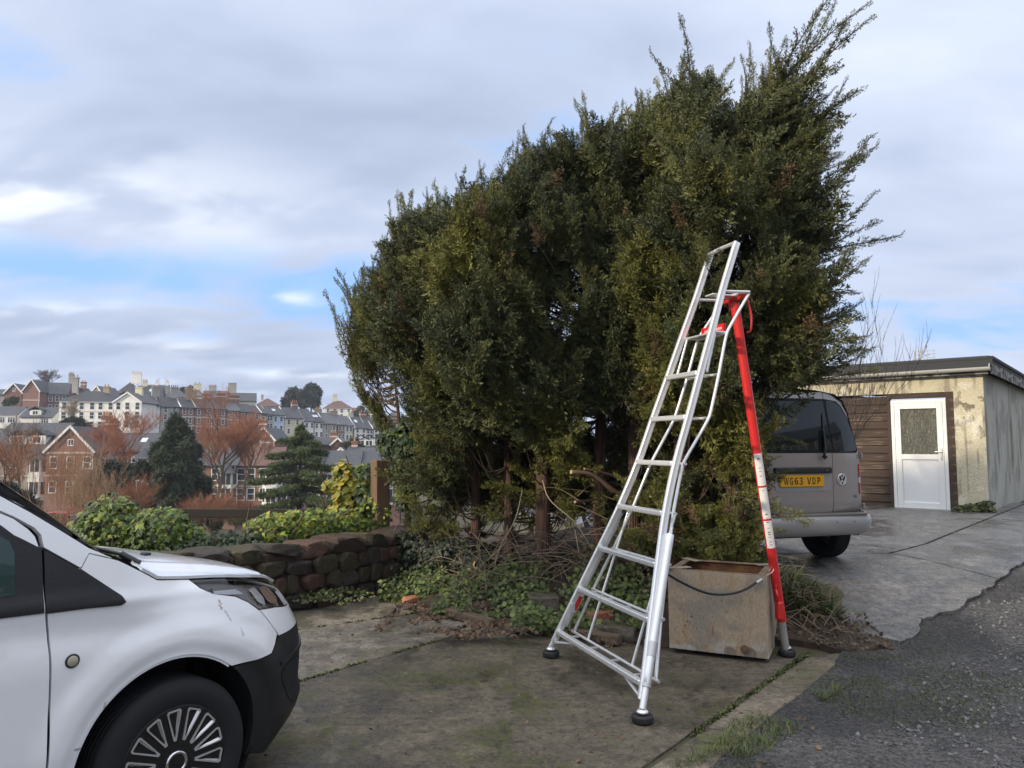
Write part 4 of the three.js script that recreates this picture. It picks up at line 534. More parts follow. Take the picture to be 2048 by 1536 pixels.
// a shoot: a bent twig with sprigs set round it, thinning to the tip; length 1
function shoot(seed, n, spread, sprigs, size, bend = 0.16) {
  const R = rng(seed), parts = [], sg = seed % 2 ? 1 : -1, c = (t) => V3(0.10 * sin(t * 2.6 + seed), t, -bend * t * t * sg);
  for (let i = 0; i < n; i++) { const t = 0.97 * pow(i / (n - 1), 0.9), a = c(t), d = c(t + 0.02).sub(a).normalize(), az = i * 2.4 + R() * 1.2; const v = d.clone().multiplyScalar(0.35 + t * 0.5).add(V3(cos(az), 0.1, sin(az)).multiplyScalar(spread * (1 - 0.6 * t) * (0.6 + R() * 0.7))).normalize(); const q = new THREE.Quaternion().setFromUnitVectors(V3(0, 1, 0), v).multiply(new THREE.Quaternion().setFromAxisAngle(V3(0, 1, 0), R() * 6.28)); parts.push(sprigs[floor(R() * sprigs.length)].clone().applyMatrix4(mat4(a, q, size * (1.15 - 0.55 * t) * (0.6 + R() * 0.8)))); }
  return [join(parts), tube([0, 0.33, 0.66, 1].map((t) => c(t).toArray()), (t) => 0.010 * (1 - 0.8 * t), 4, 4)];
}
const sprigs = [1, 2, 3, 4].map((s) => sprig(s));
const shoots = [shoot(1, 26, 1.0, sprigs, 0.30), shoot(2, 30, 0.95, sprigs, 0.27), shoot(3, 24, 1.15, sprigs, 0.31), shoot(4, 28, 0.85, sprigs, 0.26)];
const whips = [shoot(5, 44, 0.7, sprigs, 0.115, 0.24), shoot(6, 50, 0.65, sprigs, 0.10, 0.34), shoot(7, 40, 0.8, sprigs, 0.125, 0.16)];
M.needle = std(1, 1, 1, 0.62); M.bark = std(1, 1, 1, 0.95, { map: tex(256, 512, (u, v) => { const n = fbm(u * 18, v * 3, 4, 0, 3); return mix3([0.045, 0.028, 0.020], [0.17, 0.10, 0.072], n).map((x) => x * (0.7 + 0.6 * noise(u * 60, v * 10, 0, 5))); }, { size: [0.3, 0.9] }), bumpMap: tex(256, 256, (u, v) => fbm(u * 20, v * 3, 4, 0, 8), { color: false, size: [0.25, 0.7] }), bumpScale: 0.02 });
M.twig = std(0.085, 0.060, 0.042, 0.95);
// the row runs along RU; RV faces the yard
const R0 = [-1.24, -8.9], RU = [0.85, 0.527], RV = [-0.527, 0.85];
const rowXZ = (u, v) => [R0[0] + RU[0] * u + RV[0] * v, R0[1] + RU[1] * u + RV[1] * v];
// outline of the row seen from the yard, surveyed as (distance along the row, height)
const OUT = [[0.12, 1.1], [0.1, 1.75], [-0.12, 2.1], [-0.3, 2.5], [-0.58, 2.82], [-0.78, 3.1], [-0.80, 3.4], [-0.58, 3.72], [-0.44, 4.1], [-0.16, 4.32], [0.23, 4.34], [0.53, 4.36], [0.89, 4.55], [1.3, 4.52], [1.63, 4.84], [2.13, 4.90], [2.71, 4.90], [3.09, 4.88], [3.35, 5.05], [3.61, 5.15], [3.98, 4.85], [4.25, 4.98], [4.55, 4.9], [4.62, 4.5], [4.58, 4.1], [4.72, 3.8], [4.66, 3.4], [4.7, 3.0], [4.62, 2.6], [4.5, 2.3], [4.35, 2.0], [4.3, 1.6], [4.25, 1.1], [3.9, 1.15], [3.3, 1.5], [2.8, 1.45], [2.2, 1.32], [1.6, 1.25], [1.0, 1.05]];
const inside = (u, y) => { let c = false; for (let i = 0, j = OUT.length - 1; i < OUT.length; j = i++) { const [a, b] = OUT[i], [d, e] = OUT[j]; if ((b > y) !== (e > y) && u < ((d - a) * (y - b)) / (e - b) + a) c = !c; } return c; };
const seenAt = (u, v, y) => { const [x, z] = rowXZ(u, v), dx = x, dz = z, nx = RV[0], nz = RV[1], t = (R0[0] * nx + R0[1] * nz) / (dx * nx + dz * nz); return [(dx * t - R0[0]) * RU[0] + (dz * t - R0[1]) * RU[1], 1.6 + (y - 1.6) * t]; }; // where a point of the crown stands against the middle of the row, from the yard
const rimDist = (u, y) => { let m = 9; for (let i = 0, j = OUT.length - 1; i < OUT.length; j = i++) { const [a, b] = OUT[j], [d, e] = OUT[i], l2 = (d - a) ** 2 + (e - b) ** 2, t = clamp(((u - a) * (d - a) + (y - b) * (e - b)) / l2); m = min(m, hypot(u - a - t * (d - a), y - b - t * (e - b))); } return m; };
const TREES = [ // u, v, trunk radius, trunk top, lean, label
  [0.02, 0.0, 0.045, 2.9, -0.3, 'slim pale stemmed conifer at the left end of the hedge, wrapped in ivy'],
  [0.95, -0.05, 0.060, 3.6, -0.1, 'second conifer of the hedge from the left, with the clay pipe at its foot'],
  [1.42, 0.0, 0.055, 3.9, -0.05, 'forked stemmed conifer of the hedge behind the dead twigs'],
  [1.86, 0.05, 0.085, 4.2, 0.0, 'reddish straight trunked conifer in the middle of the hedge'],
  [2.42, -0.15, 0.075, 4.2, 0.05, 'conifer of the hedge behind the lower rungs of the ladder, left'],
  [2.85, 0.0, 0.07, 4.3, 0.05, 'conifer of the hedge seen between the ladder rails'],
  [3.36, 0.1, 0.085, 4.5, 0.05, 'conifer of the hedge directly behind the rusty tank'],
  [3.86, 0.05, 0.08, 4.5, 0.25, 'tallest conifer at the right end of the hedge, before the silver van'],
];
const hedgeTrees = TREES.map(([u, v, r, top, lean, label], i) => {
  const R = rng(300 + i), [x, z] = rowXZ(u, v), y0 = M.bedY(x, z) - 0.06, t = thing('conifer_tree', label, 'tree', [x, y0, z], 0, 'conifers of the tall hedge'); t.userData.origin = undefined; delete t.userData.origin;
  const L = (du, dv, y) => [RU[0] * du + RV[0] * dv, y, RU[1] * du + RV[1] * dv];
  const path = [L(0, 0, 0), L(lean * 0.1 + (R() - 0.5) * 0.05, (R() - 0.5) * 0.06, top * 0.22), L(lean * 0.35 + (R() - 0.5) * 0.08, (R() - 0.5) * 0.1, top * 0.5), L(lean * 0.7, 0, top * 0.78), L(lean, 0, top)];
  const curve = new THREE.CatmullRomCurve3(path.map((p) => V3(...p)));
  part('trunk', tube(path, (s) => r * (s < 0.06 ? 1.5 - s * 8 : 1.04 - 0.9 * s), 10, 26), M.bark, t);
  return { t, R, u, v, lean, top, curve, y0, base: V3(x, y0, z), limbs: [], S: shoots.map(() => []), W: whips.map(() => []), SC: shoots.map(() => []), WC: whips.map(() => []) };
});
{
  const R = rng(77), down = V3(0, 1, 0), P = V3();
  const near = (u, y) => { let b = hedgeTrees[0], m = 9; for (const h of hedgeTrees) { const d = abs(h.u + h.lean * clamp(y / h.top) - u) + R() * 0.35; if (d < m) { m = d; b = h; } } return b; };
  const add = (whip, u, v, y, dir, len, tone, limbEvery = 1) => {
    if (y < 2.05 && u > 2.5 && seenAt(u, v, y)[0] + dir[0] * len * 0.5 > 4.12 && !(whip && R() < 0.12)) return;
    const h = near(u, y), [x, z] = rowXZ(u, v), p = V3(x, y, z).sub(h.base), d = V3(RU[0] * dir[0] + RV[0] * dir[1], dir[2], RU[1] * dir[0] + RV[1] * dir[1]).normalize();
    const q = new THREE.Quaternion().setFromUnitVectors(down, d).multiply(new THREE.Quaternion().setFromAxisAngle(down, R() * 6.28)), k = floor(R() * (whip ? whips : shoots).length);
    (whip ? h.W : h.S)[k].push(mat4(p, q, V3(len, len, len)));
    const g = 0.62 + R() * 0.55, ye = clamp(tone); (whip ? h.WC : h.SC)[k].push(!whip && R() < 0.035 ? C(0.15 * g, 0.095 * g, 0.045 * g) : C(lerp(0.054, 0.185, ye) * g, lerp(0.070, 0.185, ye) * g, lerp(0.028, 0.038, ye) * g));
    if (R() < limbEvery) { const c = h.curve.getPoint(clamp((y - 0.35 - 0.3 * R()) / h.top, 0.12, 0.96)); h.limbs.push([c, p]); }
  };
  // filled body of the crown: shoots set all through the outline, thickest towards its faces, in uneven boughs with hollows between
  let n = 0;
  for (let k = 0; k < 160000 && n < 5400; k++) {
    const u = -0.9 + R() * 5.8, y = 1.0 + R() * 4.2;
    const low = ss(2.2, 1.15, y), holl = 0.6 * fbm(u * 1.5 + 3, y * 0.9, 3, 0, 8) + 0.4 * fbm(u * 3.4, y * 2.3 + 5, 2, 0, 18), [su, sy] = seenAt(u, 0.4, y), e = inside(su, sy) ? rimDist(su, sy) : 0.05, lace = fbm(u * 2.6 + 9, y * 2.6, 3, 0, 28);
    if (R() < low * 0.70 || (e < 0.5 && lace < 0.40 + 0.16 * ss(0.5, 0.1, e))) continue;
    const half = (0.30 + 0.62 * ss(0, 0.9, e)) * (0.28 + 1.5 * ss(0.30, 0.72, holl)) * lerp(1, 0.75, low), s = R() < 0.72 ? 1 : R() < 0.6 ? -1 : 0, v = s * half * (1 - 0.45 * R() * R()) + (s ? 0 : (R() - 0.5) * half);
    const side = ss(0.9, 0.1, e) * (u > 2.2 ? 1.1 : -0.8) * ss(0.2, 1.2, abs(u - 2.0)), len = 0.20 + R() * R() * 0.44;
    const dir = [side + (R() - 0.5) * 1.1, s * (0.35 + R() * 0.6), 0.55 + R() * 0.75 - low * 0.7], dl = hypot(...dir); if (!inside(...seenAt(u, v, y + 0.22)) || (u < 0.4 && y > 3.4 && dir[0] < -0.35) || (u > 2.4 && y < 3.3 && v + (dir[1] / dl) * len > 0.98) || (!inside(...seenAt(u + dir[0] / dl * len * 0.9, v + dir[1] / dl * len * 0.9, y + dir[2] / dl * len * 0.9)) && R() < 0.93)) continue;
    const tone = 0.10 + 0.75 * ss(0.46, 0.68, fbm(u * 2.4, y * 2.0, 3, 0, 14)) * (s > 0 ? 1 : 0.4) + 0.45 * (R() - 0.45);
    add(false, u, v, y, dir, len, tone, u < 0 ? 0.05 : 0.11); n++;
  }
  // feathery leading shoots along the top, swept to the right, in loose groups
  for (let k = 0; k < 520; k++) { const i = 3 + R() * 18, a = OUT[floor(i)], b = OUT[floor(i) + 1], f = i % 1, u = lerp(a[0], b[0], f), y = lerp(a[1], b[1], f), gr = noise(u * 4.2, 2, 0, 5); if (gr < 0.36) continue; const L = (0.50 + R() * 0.42) * (0.5 + gr * 0.75), v = (R() - 0.6) * 0.6; add(true, u + (R() - 0.5) * 0.2 + 0.02, v, y - L * (0.62 + 0.3 * R()) - max(0, v) * 0.25 + 0.10 * (gr - 0.5), [0.24 + (u < 0.2 ? -0.30 : 0.12) + (R() - 0.5) * 0.5, (R() - 0.5) * 0.4, 1.2], L, 0.35 + R() * 0.5, 0.3); }
  for (let k = 0; k < 150; k++) { const y = 2.1 + R() * 2.5, u = 4.0 + R() * 0.35; add(R() < 0.8, u, (R() - 0.35) * 0.8, y - 0.1, [1, (R() - 0.4) * 0.7, 0.15 + R() * 0.75], 0.42 + R() * 0.30, 0.15 + R() * 0.3, 0.5); }
  const tips = [[4.25, 4.55, 0.75, 1.0, 1.15], [4.3, 4.7, 0.62, 0.9, 1.0], [4.1, 4.6, 0.5, 1.1, 0.8], [4.4, 4.3, 0.9, 0.8, 0.75], [4.2, 3.6, 1, 0.55, 1.1], [4.25, 3.15, 1, 0.35, 1.0], [4.25, 2.85, 1, 0.30, 0.95], [4.15, 2.4, 1, 0.28, 0.95], [4.2, 2.15, 1, 0.42, 0.85], [3.5, 4.7, -0.1, 1, 0.8], [3.55, 4.65, 0.25, 1, 0.75], [3.3, 4.65, -0.25, 1, 0.6], [4.0, 4.5, 0.3, 1, 0.8], [0.85, 4.15, -0.15, 1, 0.72], [1.6, 4.4, 0.3, 1, 0.75], [-0.5, 3.5, -0.1, 1, 0.8], [-0.2, 4.0, 0.45, 1, 0.6], [0.2, 4.05, 0.6, 0.8, 0.6], [0.55, 4.05, -0.4, 0.9, 0.55], [2.1, 4.5, 0.15, 1, 0.55], [2.7, 4.5, -0.1, 1, 0.5], [-0.6, 2.95, -0.25, 1, 0.5], [-0.5, 2.7, -0.35, 0.9, 0.5], [-0.62, 3.2, -0.1, 1, 0.6], [0.0, 4.0, 0.3, 1, 0.7], [1.0, 4.2, 0.35, 1, 0.7], [1.3, 4.2, 0.2, 1, 0.7]];
  for (const [u, y, du, dy, len] of tips) for (let j = 0; j < 3; j++) add(true, u + (R() - 0.5) * 0.12, (R() - 0.5) * 0.25, y + (R() - 0.5) * 0.12, [du + (R() - 0.5) * 0.3, (R() - 0.5) * 0.35, dy], len * (0.7 + R() * 0.35), 0.2 + R() * 0.3, 0.7);
  for (const [u, y, du, dy, len] of [[3.75, 1.35, 0.9, 0.0, 0.6], [3.8, 1.1, 0.9, -0.05, 0.75], [3.85, 1.65, 0.95, 0.2, 0.6], [3.7, 0.9, 0.8, 0.06, 0.6]]) for (let j = 0; j < 2; j++) add(true, u, 0.2 + (R() - 0.5) * 0.2, y + (R() - 0.5) * 0.12, [du, (R() - 0.5) * 0.3, dy], len, 0.3 + R() * 0.4, 0.8);
  // a spray reaching out before the top of the ladder's left rail
  for (let j = 0; j < 6; j++) add(j % 3 === 0, 4.06 + (R() - 0.5) * 0.10, 1.40 + R() * 0.1, 2.90 + R() * 0.1, [(R() - 0.6) * 0.6, 0.3, 0.8], 0.13 + R() * 0.09, 0.3 + R() * 0.4, 0.2);
  // the bare bough with a tuft at its end, low on the left
  for (let j = 0; j < 34; j++) { const f = R(); add(false, -0.22 - 0.48 * f + (R() - 0.5) * 0.1, (R() - 0.5) * 0.16, 1.66 + 0.52 * f, [-0.35 + (R() - 0.5) * 0.5, (R() - 0.5) * 0.5, 1], 0.18 + 0.1 * R(), 0.3 + R() * 0.3, 0.1); }
  // low skirts: loose sprays about the stems, greener and yellower near the tank
  for (let k = 0; k < 560; k++) { const u = 0.35 + R() * 3.5, y = 0.55 + R() * 0.85; if (fbm(u * 3, y * 3, 2, 0, 4) < 0.52 || (u > 1.2 && u < 3.0 && R() < 0.5)) continue; add(R() < 0.3, u, (R() - (u > 1.0 && u < 3.0 ? 0.8 : 0.45)) * 0.8, y, [(R() - 0.5) * 1.4, R() * 1.2, (R() - 0.35) * 0.9], 0.18 + R() * 0.2, 0.2 + R() * 0.75, 0.4); }
  for (let k = 0; k < 620; k++) { const u = 0.1 + R() * 3.7, y = 0.7 + R() * 1.0 * (u > 2.6 ? 1 : 0.8); if (u < 2.6 && R() < 0.3) continue; add(false, u, -0.35 - R() * 0.5, y, [(R() - 0.5), -0.4 + R() * 0.8, 0.8], 0.3 + R() * 0.22, 0.1 + R() * 0.2, 0.3); }
  for (let k = 0; k < 190; k++) { const u = 3.1 + R() * 0.95; add(false, u, -0.15 + R() * 0.45, 0.42 + R() * 0.5, [(R() - 0.5) * 1.2, R() * 0.8, 0.7], 0.15 + R() * 0.15, 0.35 + R() * 0.6, 0.1); }
  for (const h of hedgeTrees) {
    const limbs = h.limbs.map(([a, b]) => { const m = a.clone().lerp(b, 0.5).add(V3(0, -0.12 - 0.12 * h.R(), 0)), l = a.distanceTo(b); return tube([a.toArray(), m.toArray(), b.toArray()], (s) => (0.006 + 0.007 * min(2, l)) * (1 - 0.7 * s), 4, 5); });
    if (limbs.length) part('limb', join(limbs), M.twig, h.t, 'stuff');
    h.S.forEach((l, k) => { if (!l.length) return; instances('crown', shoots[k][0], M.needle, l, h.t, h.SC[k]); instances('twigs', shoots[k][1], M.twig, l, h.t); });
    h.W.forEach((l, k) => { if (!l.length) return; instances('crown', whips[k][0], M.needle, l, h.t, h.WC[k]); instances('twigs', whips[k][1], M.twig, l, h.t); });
  }
}
// ---------- the flat-roofed shed ----------
M.shedFront = std(1, 1, 1, 0.92, { map: tex(1024, 1024, (u, v) => {
  let c = mix3([0.56, 0.51, 0.37], [0.45, 0.40, 0.28], fbm(u * 5, v * 5, 5, 5, 3)); const s = fbm(u * 26, v * 20, 4, 0, 8);
  c = mix3(c, [0.12, 0.10, 0.075], ss(0.55, 0.68, s) * ss(0.35, 0.7, fbm(u * 3, v * 3, 3, 3, 5)) * 0.85); c = mix3(c, [0.66, 0.63, 0.54], ss(0.60, 0.66, fbm(u * 14, v * 11, 4, 0, 18)) * 0.5); c = mix3(c, [0.20, 0.17, 0.12], ss(0.60, 0.72, noise(u * 44, v * 5, 0, 12) * 0.7 + 0.3 * fbm(u * 8, v * 8, 3, 0, 2)) * 0.6);
  return c.map((x) => x * (0.85 + 0.3 * noise(u * 220, v * 220, 220, 6)));
}, { size: [2.6, 2.6] }), bumpMap: tex(512, 512, (u, v) => fbm(u * 40, v * 40, 3, 40, 6), { color: false, size: [1, 1] }), bumpScale: 0.008 });
M.shedSide = std(1, 1, 1, 0.92, { map: tex(512, 512, (u, v) => {
  let c = mix3([0.44, 0.43, 0.37], [0.35, 0.34, 0.29], fbm(u * 5, v * 5, 5, 5, 23)); c = mix3(c, [0.085, 0.095, 0.06], ss(0.50, 0.75, fbm(u * 7, v * 2.2, 5, 0, 25)) * ss(0.35, 0.6, fbm(u * 3, v * 2, 3, 0, 26)) * 0.75); c = mix3(c, [0.12, 0.12, 0.11], ss(0.55, 0.7, fbm(u * 6 + 4, v * 5, 4, 0, 27)) * 0.4); return c.map((x) => x * (0.88 + 0.24 * noise(u * 160, v * 160, 160, 6)));
}, { size: [3.4, 2.9] }), bumpMap: stoneBump, bumpScale: 0.006 });
const plankTex = (k) => tex(512, 128, (u, v) => { const g = fbm(u * 4, v * 26, 4, 0, 3 + k), n = fbm(u * 5 + k, v * 3, 4, 0, 9 + k); let c = mix3([0.026, 0.017, 0.013], [0.090, 0.058, 0.040], g); c = mix3(c, [0.24, 0.175, 0.12], ss(0.56, 0.72, n) * ss(0.3, 0.7, g) * 0.75); return c; }, { size: [1.6, 0.17] });
M.planks = [0, 1, 2].map((k) => std(1, 1, 1, 0.85, { map: plankTex(k * 7), bumpMap: tex(256, 128, (u, v) => fbm(u * 3, v * 22, 4, 0, 5 + k), { color: false, size: [1.2, 0.16] }), bumpScale: 0.008 }));
M.felt = std(0.030, 0.032, 0.034, 0.8); M.upvc = phys(0.74, 0.74, 0.71, 0.32); M.gutter = std(0.42, 0.42, 0.39, 0.5); M.metal = std(0.62, 0.62, 0.6, 0.3, { metalness: 0.9 });
{
  const a = 40 * PI / 180, t = thing('garden_shed', 'cream flat roofed shed with a white door and dark timber cladding', 'shed', [7.685, 0.345, -14.2], -a), q = (n, g, m, p = t, k) => part(n, g, m, p, k);
  // local frame: x along the front, z out of the front; floor at 0; corner at x = 1.08
  const X1 = 1.08, X0 = -2.7, DEP = 8.5, Hf = 2.56;
  q('front_wall', metric(join([box(X1 - 0.6, 2.245, 0.24, (X1 + 0.6) / 2, 1.12, -0.12), box(X1 - X0, Hf - 2.245 + 0.01, 0.24, (X1 + X0) / 2, (Hf + 2.245) / 2, -0.12), box(0.5, 2.24, 0.24, X0 + 0.25, 1.12, -0.12)])), M.shedFront);
  q('side_wall', metric(join([box(0.22, Hf + 0.02, DEP, X1 - 0.11 + 0.003, Hf / 2, -DEP / 2 - 0.003), box(0.22, Hf, DEP, X0 + 0.11, Hf / 2, -DEP / 2 - 0.25), box(X1 - X0, Hf, 0.2, (X0 + X1) / 2, Hf / 2, -DEP)])), M.shedSide);
  q('roof', metric(join([box(X1 - X0 + 0.34, 0.07, DEP + 0.3, (X0 + X1) / 2, Hf + 0.19, -DEP / 2 + 0.02), box(X1 - X0 + 0.36, 0.16, 0.03, (X0 + X1) / 2, Hf + 0.16, 0.16), mv(rbox(X1 - X0 + 0.30, 0.08, 0.16, 0.03), (X0 + X1) / 2, Hf + 0.25, 0.10), mv(rbox(0.16, 0.08, DEP + 0.2, 0.03), X1 + 0.12, Hf + 0.25, -DEP / 2)])), M.felt);
  q('fascia', metric(join([box(0.03, 0.20, DEP + 0.2, X1 + 0.15, Hf + 0.07, -DEP / 2), box(X1 - X0 + 0.2, 0.11, 0.03, (X0 + X1) / 2, Hf + 0.02, 0.12)])), std(1, 1, 1, 0.9, { map: tex(256, 128, (u, v) => mix3([0.06, 0.055, 0.05], [0.30, 0.29, 0.26], ss(0.35, 0.65, fbm(u * 12, v * 5, 4, 0, 3))), { size: [1.5, 0.4] }) }));
  const gut = []; for (let i = 0; i < 9; i++) { const b0 = PI + (i / 9) * PI, b1 = PI + ((i + 1) / 9) * PI; gut.push([[cos(b0) * 0.065, sin(b0) * 0.065], [cos(b1) * 0.065, sin(b1) * 0.065]]); }
  const gp = []; for (const [[y0, z0], [y1, z1]] of gut) { const A = [X0, z0, y0], B = [X1 + 0.14, z0, y0], Cc = [X1 + 0.14, z1, y1], D = [X0, z1, y1]; gp.push(...A, ...B, ...Cc, ...A, ...Cc, ...D); }
  const gt = q('gutter', join([tris(gp), ...[-2.6, -1.6, -0.6, 0.4].map((x) => mv(flat(new THREE.TorusGeometry(0.07, 0.009, 5, 14, PI)).rotateX(PI).rotateY(PI / 2), x, 0, 0)), mv(cyl(0.066, 0.066, 0.012, 14).rotateZ(PI / 2), X1 + 0.14, 0, 0)]), M.gutter); gt.position.set(0, Hf + 0.075, 0.205); gt.rotation.z = 0.004;
  // timber cladding, one board above the other, and the dark jambs
  const pg = join([mv(extrude([[0, 0], [0.035, 0], [0.022, 0.168], [0, 0.168]], 1).rotateY(-PI / 2), 0.5, 0, 0)]); // board 1 m long
  const RP = rng(5);
  q('cladding_backing', box(2.4, 2.2, 0.04, -1.7, 1.1, -0.14), M.felt);
  for (let i = 0; i < 14; i++) { const b = q('plank', metric(rbox(2.36, 0.153, 0.024, 0.005)), M.planks[i % 3]); b.position.set(-1.715 + (RP() - 0.5) * 0.012, 0.075 + i * 0.157, -0.085 + (RP() - 0.5) * 0.006); b.rotation.set(-0.16, 0, (RP() - 0.5) * 0.008); b.userData.shift = undefined; delete b.userData.shift; }
  q('door_jamb', metric(join([box(0.128, 2.235, 0.10, 0.536, 1.117, -0.06), box(0.06, 2.235, 0.10, -0.505, 1.117, -0.06), box(1.01, 0.10, 0.09, 0.03, 2.19, -0.06)])), M.planks[1]);
  // the door
  const d = new THREE.Group(); d.name = 'door'; d.position.set(0.0, 0.03, -0.045); t.add(d);
  const fr = (w, h, tw, dz, z) => [box(w, tw, dz, 0, h / 2 - tw / 2, z), box(w, tw, dz, 0, -h / 2 + tw / 2, z), box(tw, h - 2 * tw, dz, -w / 2 + tw / 2, 0, z), box(tw, h - 2 * tw, dz, w / 2 - tw / 2, 0, z)];
  part('door_frame', join([rbox(0.06, 2.08, 0.09, 0.008, -0.44, 1.04, 0), rbox(0.06, 2.08, 0.09, 0.008, 0.44, 1.04, 0), rbox(0.824, 0.06, 0.088, 0.008, 0, 2.05, 0), box(0.82, 0.035, 0.12, 0, 0.018, 0.01)]), M.upvc, d);
  part('door_leaf', join([rbox(0.10, 1.98, 0.06, 0.008, -0.357, 1.03, 0.012), rbox(0.10, 1.98, 0.06, 0.008, 0.357, 1.03, 0.012), ...[[1.965, 0.11], [1.0, 0.10], [0.095, 0.11]].map(([y, h]) => rbox(0.616, h, 0.058, 0.008, 0, y, 0.012))]), M.upvc, d);
  part('door_panel', rbox(0.618, 0.81, 0.03, 0.004, 0, 0.548, 0.0), phys(0.70, 0.71, 0.71, 0.35), d);
  const fb = tex(512, 512, (u, v) => { const a = fbm(u * 9, v * 7, 3, 0, 4), w = fbm(u * 16 + a * 6, v * 10 + a * 8, 3, 0, 6); return 0.5 + 0.5 * sin(w * 26); }, { color: false, size: [0.6, 0.86] });
  part('door_glass', box(0.615, 0.86, 0.01, 0, 1.48, 0.0), phys(0.19, 0.185, 0.14, 0.22, { bumpMap: fb, bumpScale: 0.012, clearcoat: 0.3 }), d).geometry.attributes.uv.needsUpdate = true;
  part('door_handle', join([rbox(0.032, 0.22, 0.012, 0.005, 0.372, 1.06, 0.048), bar([0.372, 1.10, 0.05], [0.372, 1.10, 0.085], 0.009), bar([0.378, 1.10, 0.083], [0.262, 1.10, 0.083], 0.0095)]), M.metal, d);
  // aerial behind the parapet
  const ae = thing('tv_aerial', 'small grey television aerial on the shed roof', 'aerial', [8.0, 3.02, -14.6], -0.5);
  part('mast', bar([0, 0, 0], [0, 0.42, 0], 0.012, 8), M.gutter, ae);
  const ag = [bar([-0.22, 0.2, 0], [0.2, 0.36, 0], 0.008, 6)]; for (let i = 0; i < 3; i++) ag.push(bar([-0.12, 0.26 + i * 0.07, 0.06], [0.26, 0.28 + i * 0.07, 0.06], 0.006, 5)); for (let i = 0; i < 4; i++) ag.push(bar([-0.1 + i * 0.11, 0.24, 0.06], [-0.1 + i * 0.11, 0.42, 0.06], 0.006, 5));
  part('grid', join(ag), M.gutter, ae);
  // weeds along the foot of the corner
  const RW = rng(9), pw = []; for (let i = 0; i < 420; i++) { const s = RW(), x = lerp(0.55, 1.15, s), h = 0.26 * RW() * (0.5 + s * 0.6); const c = cos(-a), n = sin(-a); const lx = x, lz = 0.05 + 0.12 * RW(); pw.push([7.685 + lx * c + lz * n, 0.36 + h, -14.2 - lx * n + lz * c]); }
  foliage('weed_clump', 'green weeds growing at the foot of the shed corner', 'weeds', pw, [[0.05, 0.07, 0.022], [0.10, 0.11, 0.03], [0.035, 0.05, 0.02]], roundLeaf, 0.065, { seed: 4, mat: herbM, kind: 'stuff' });
}
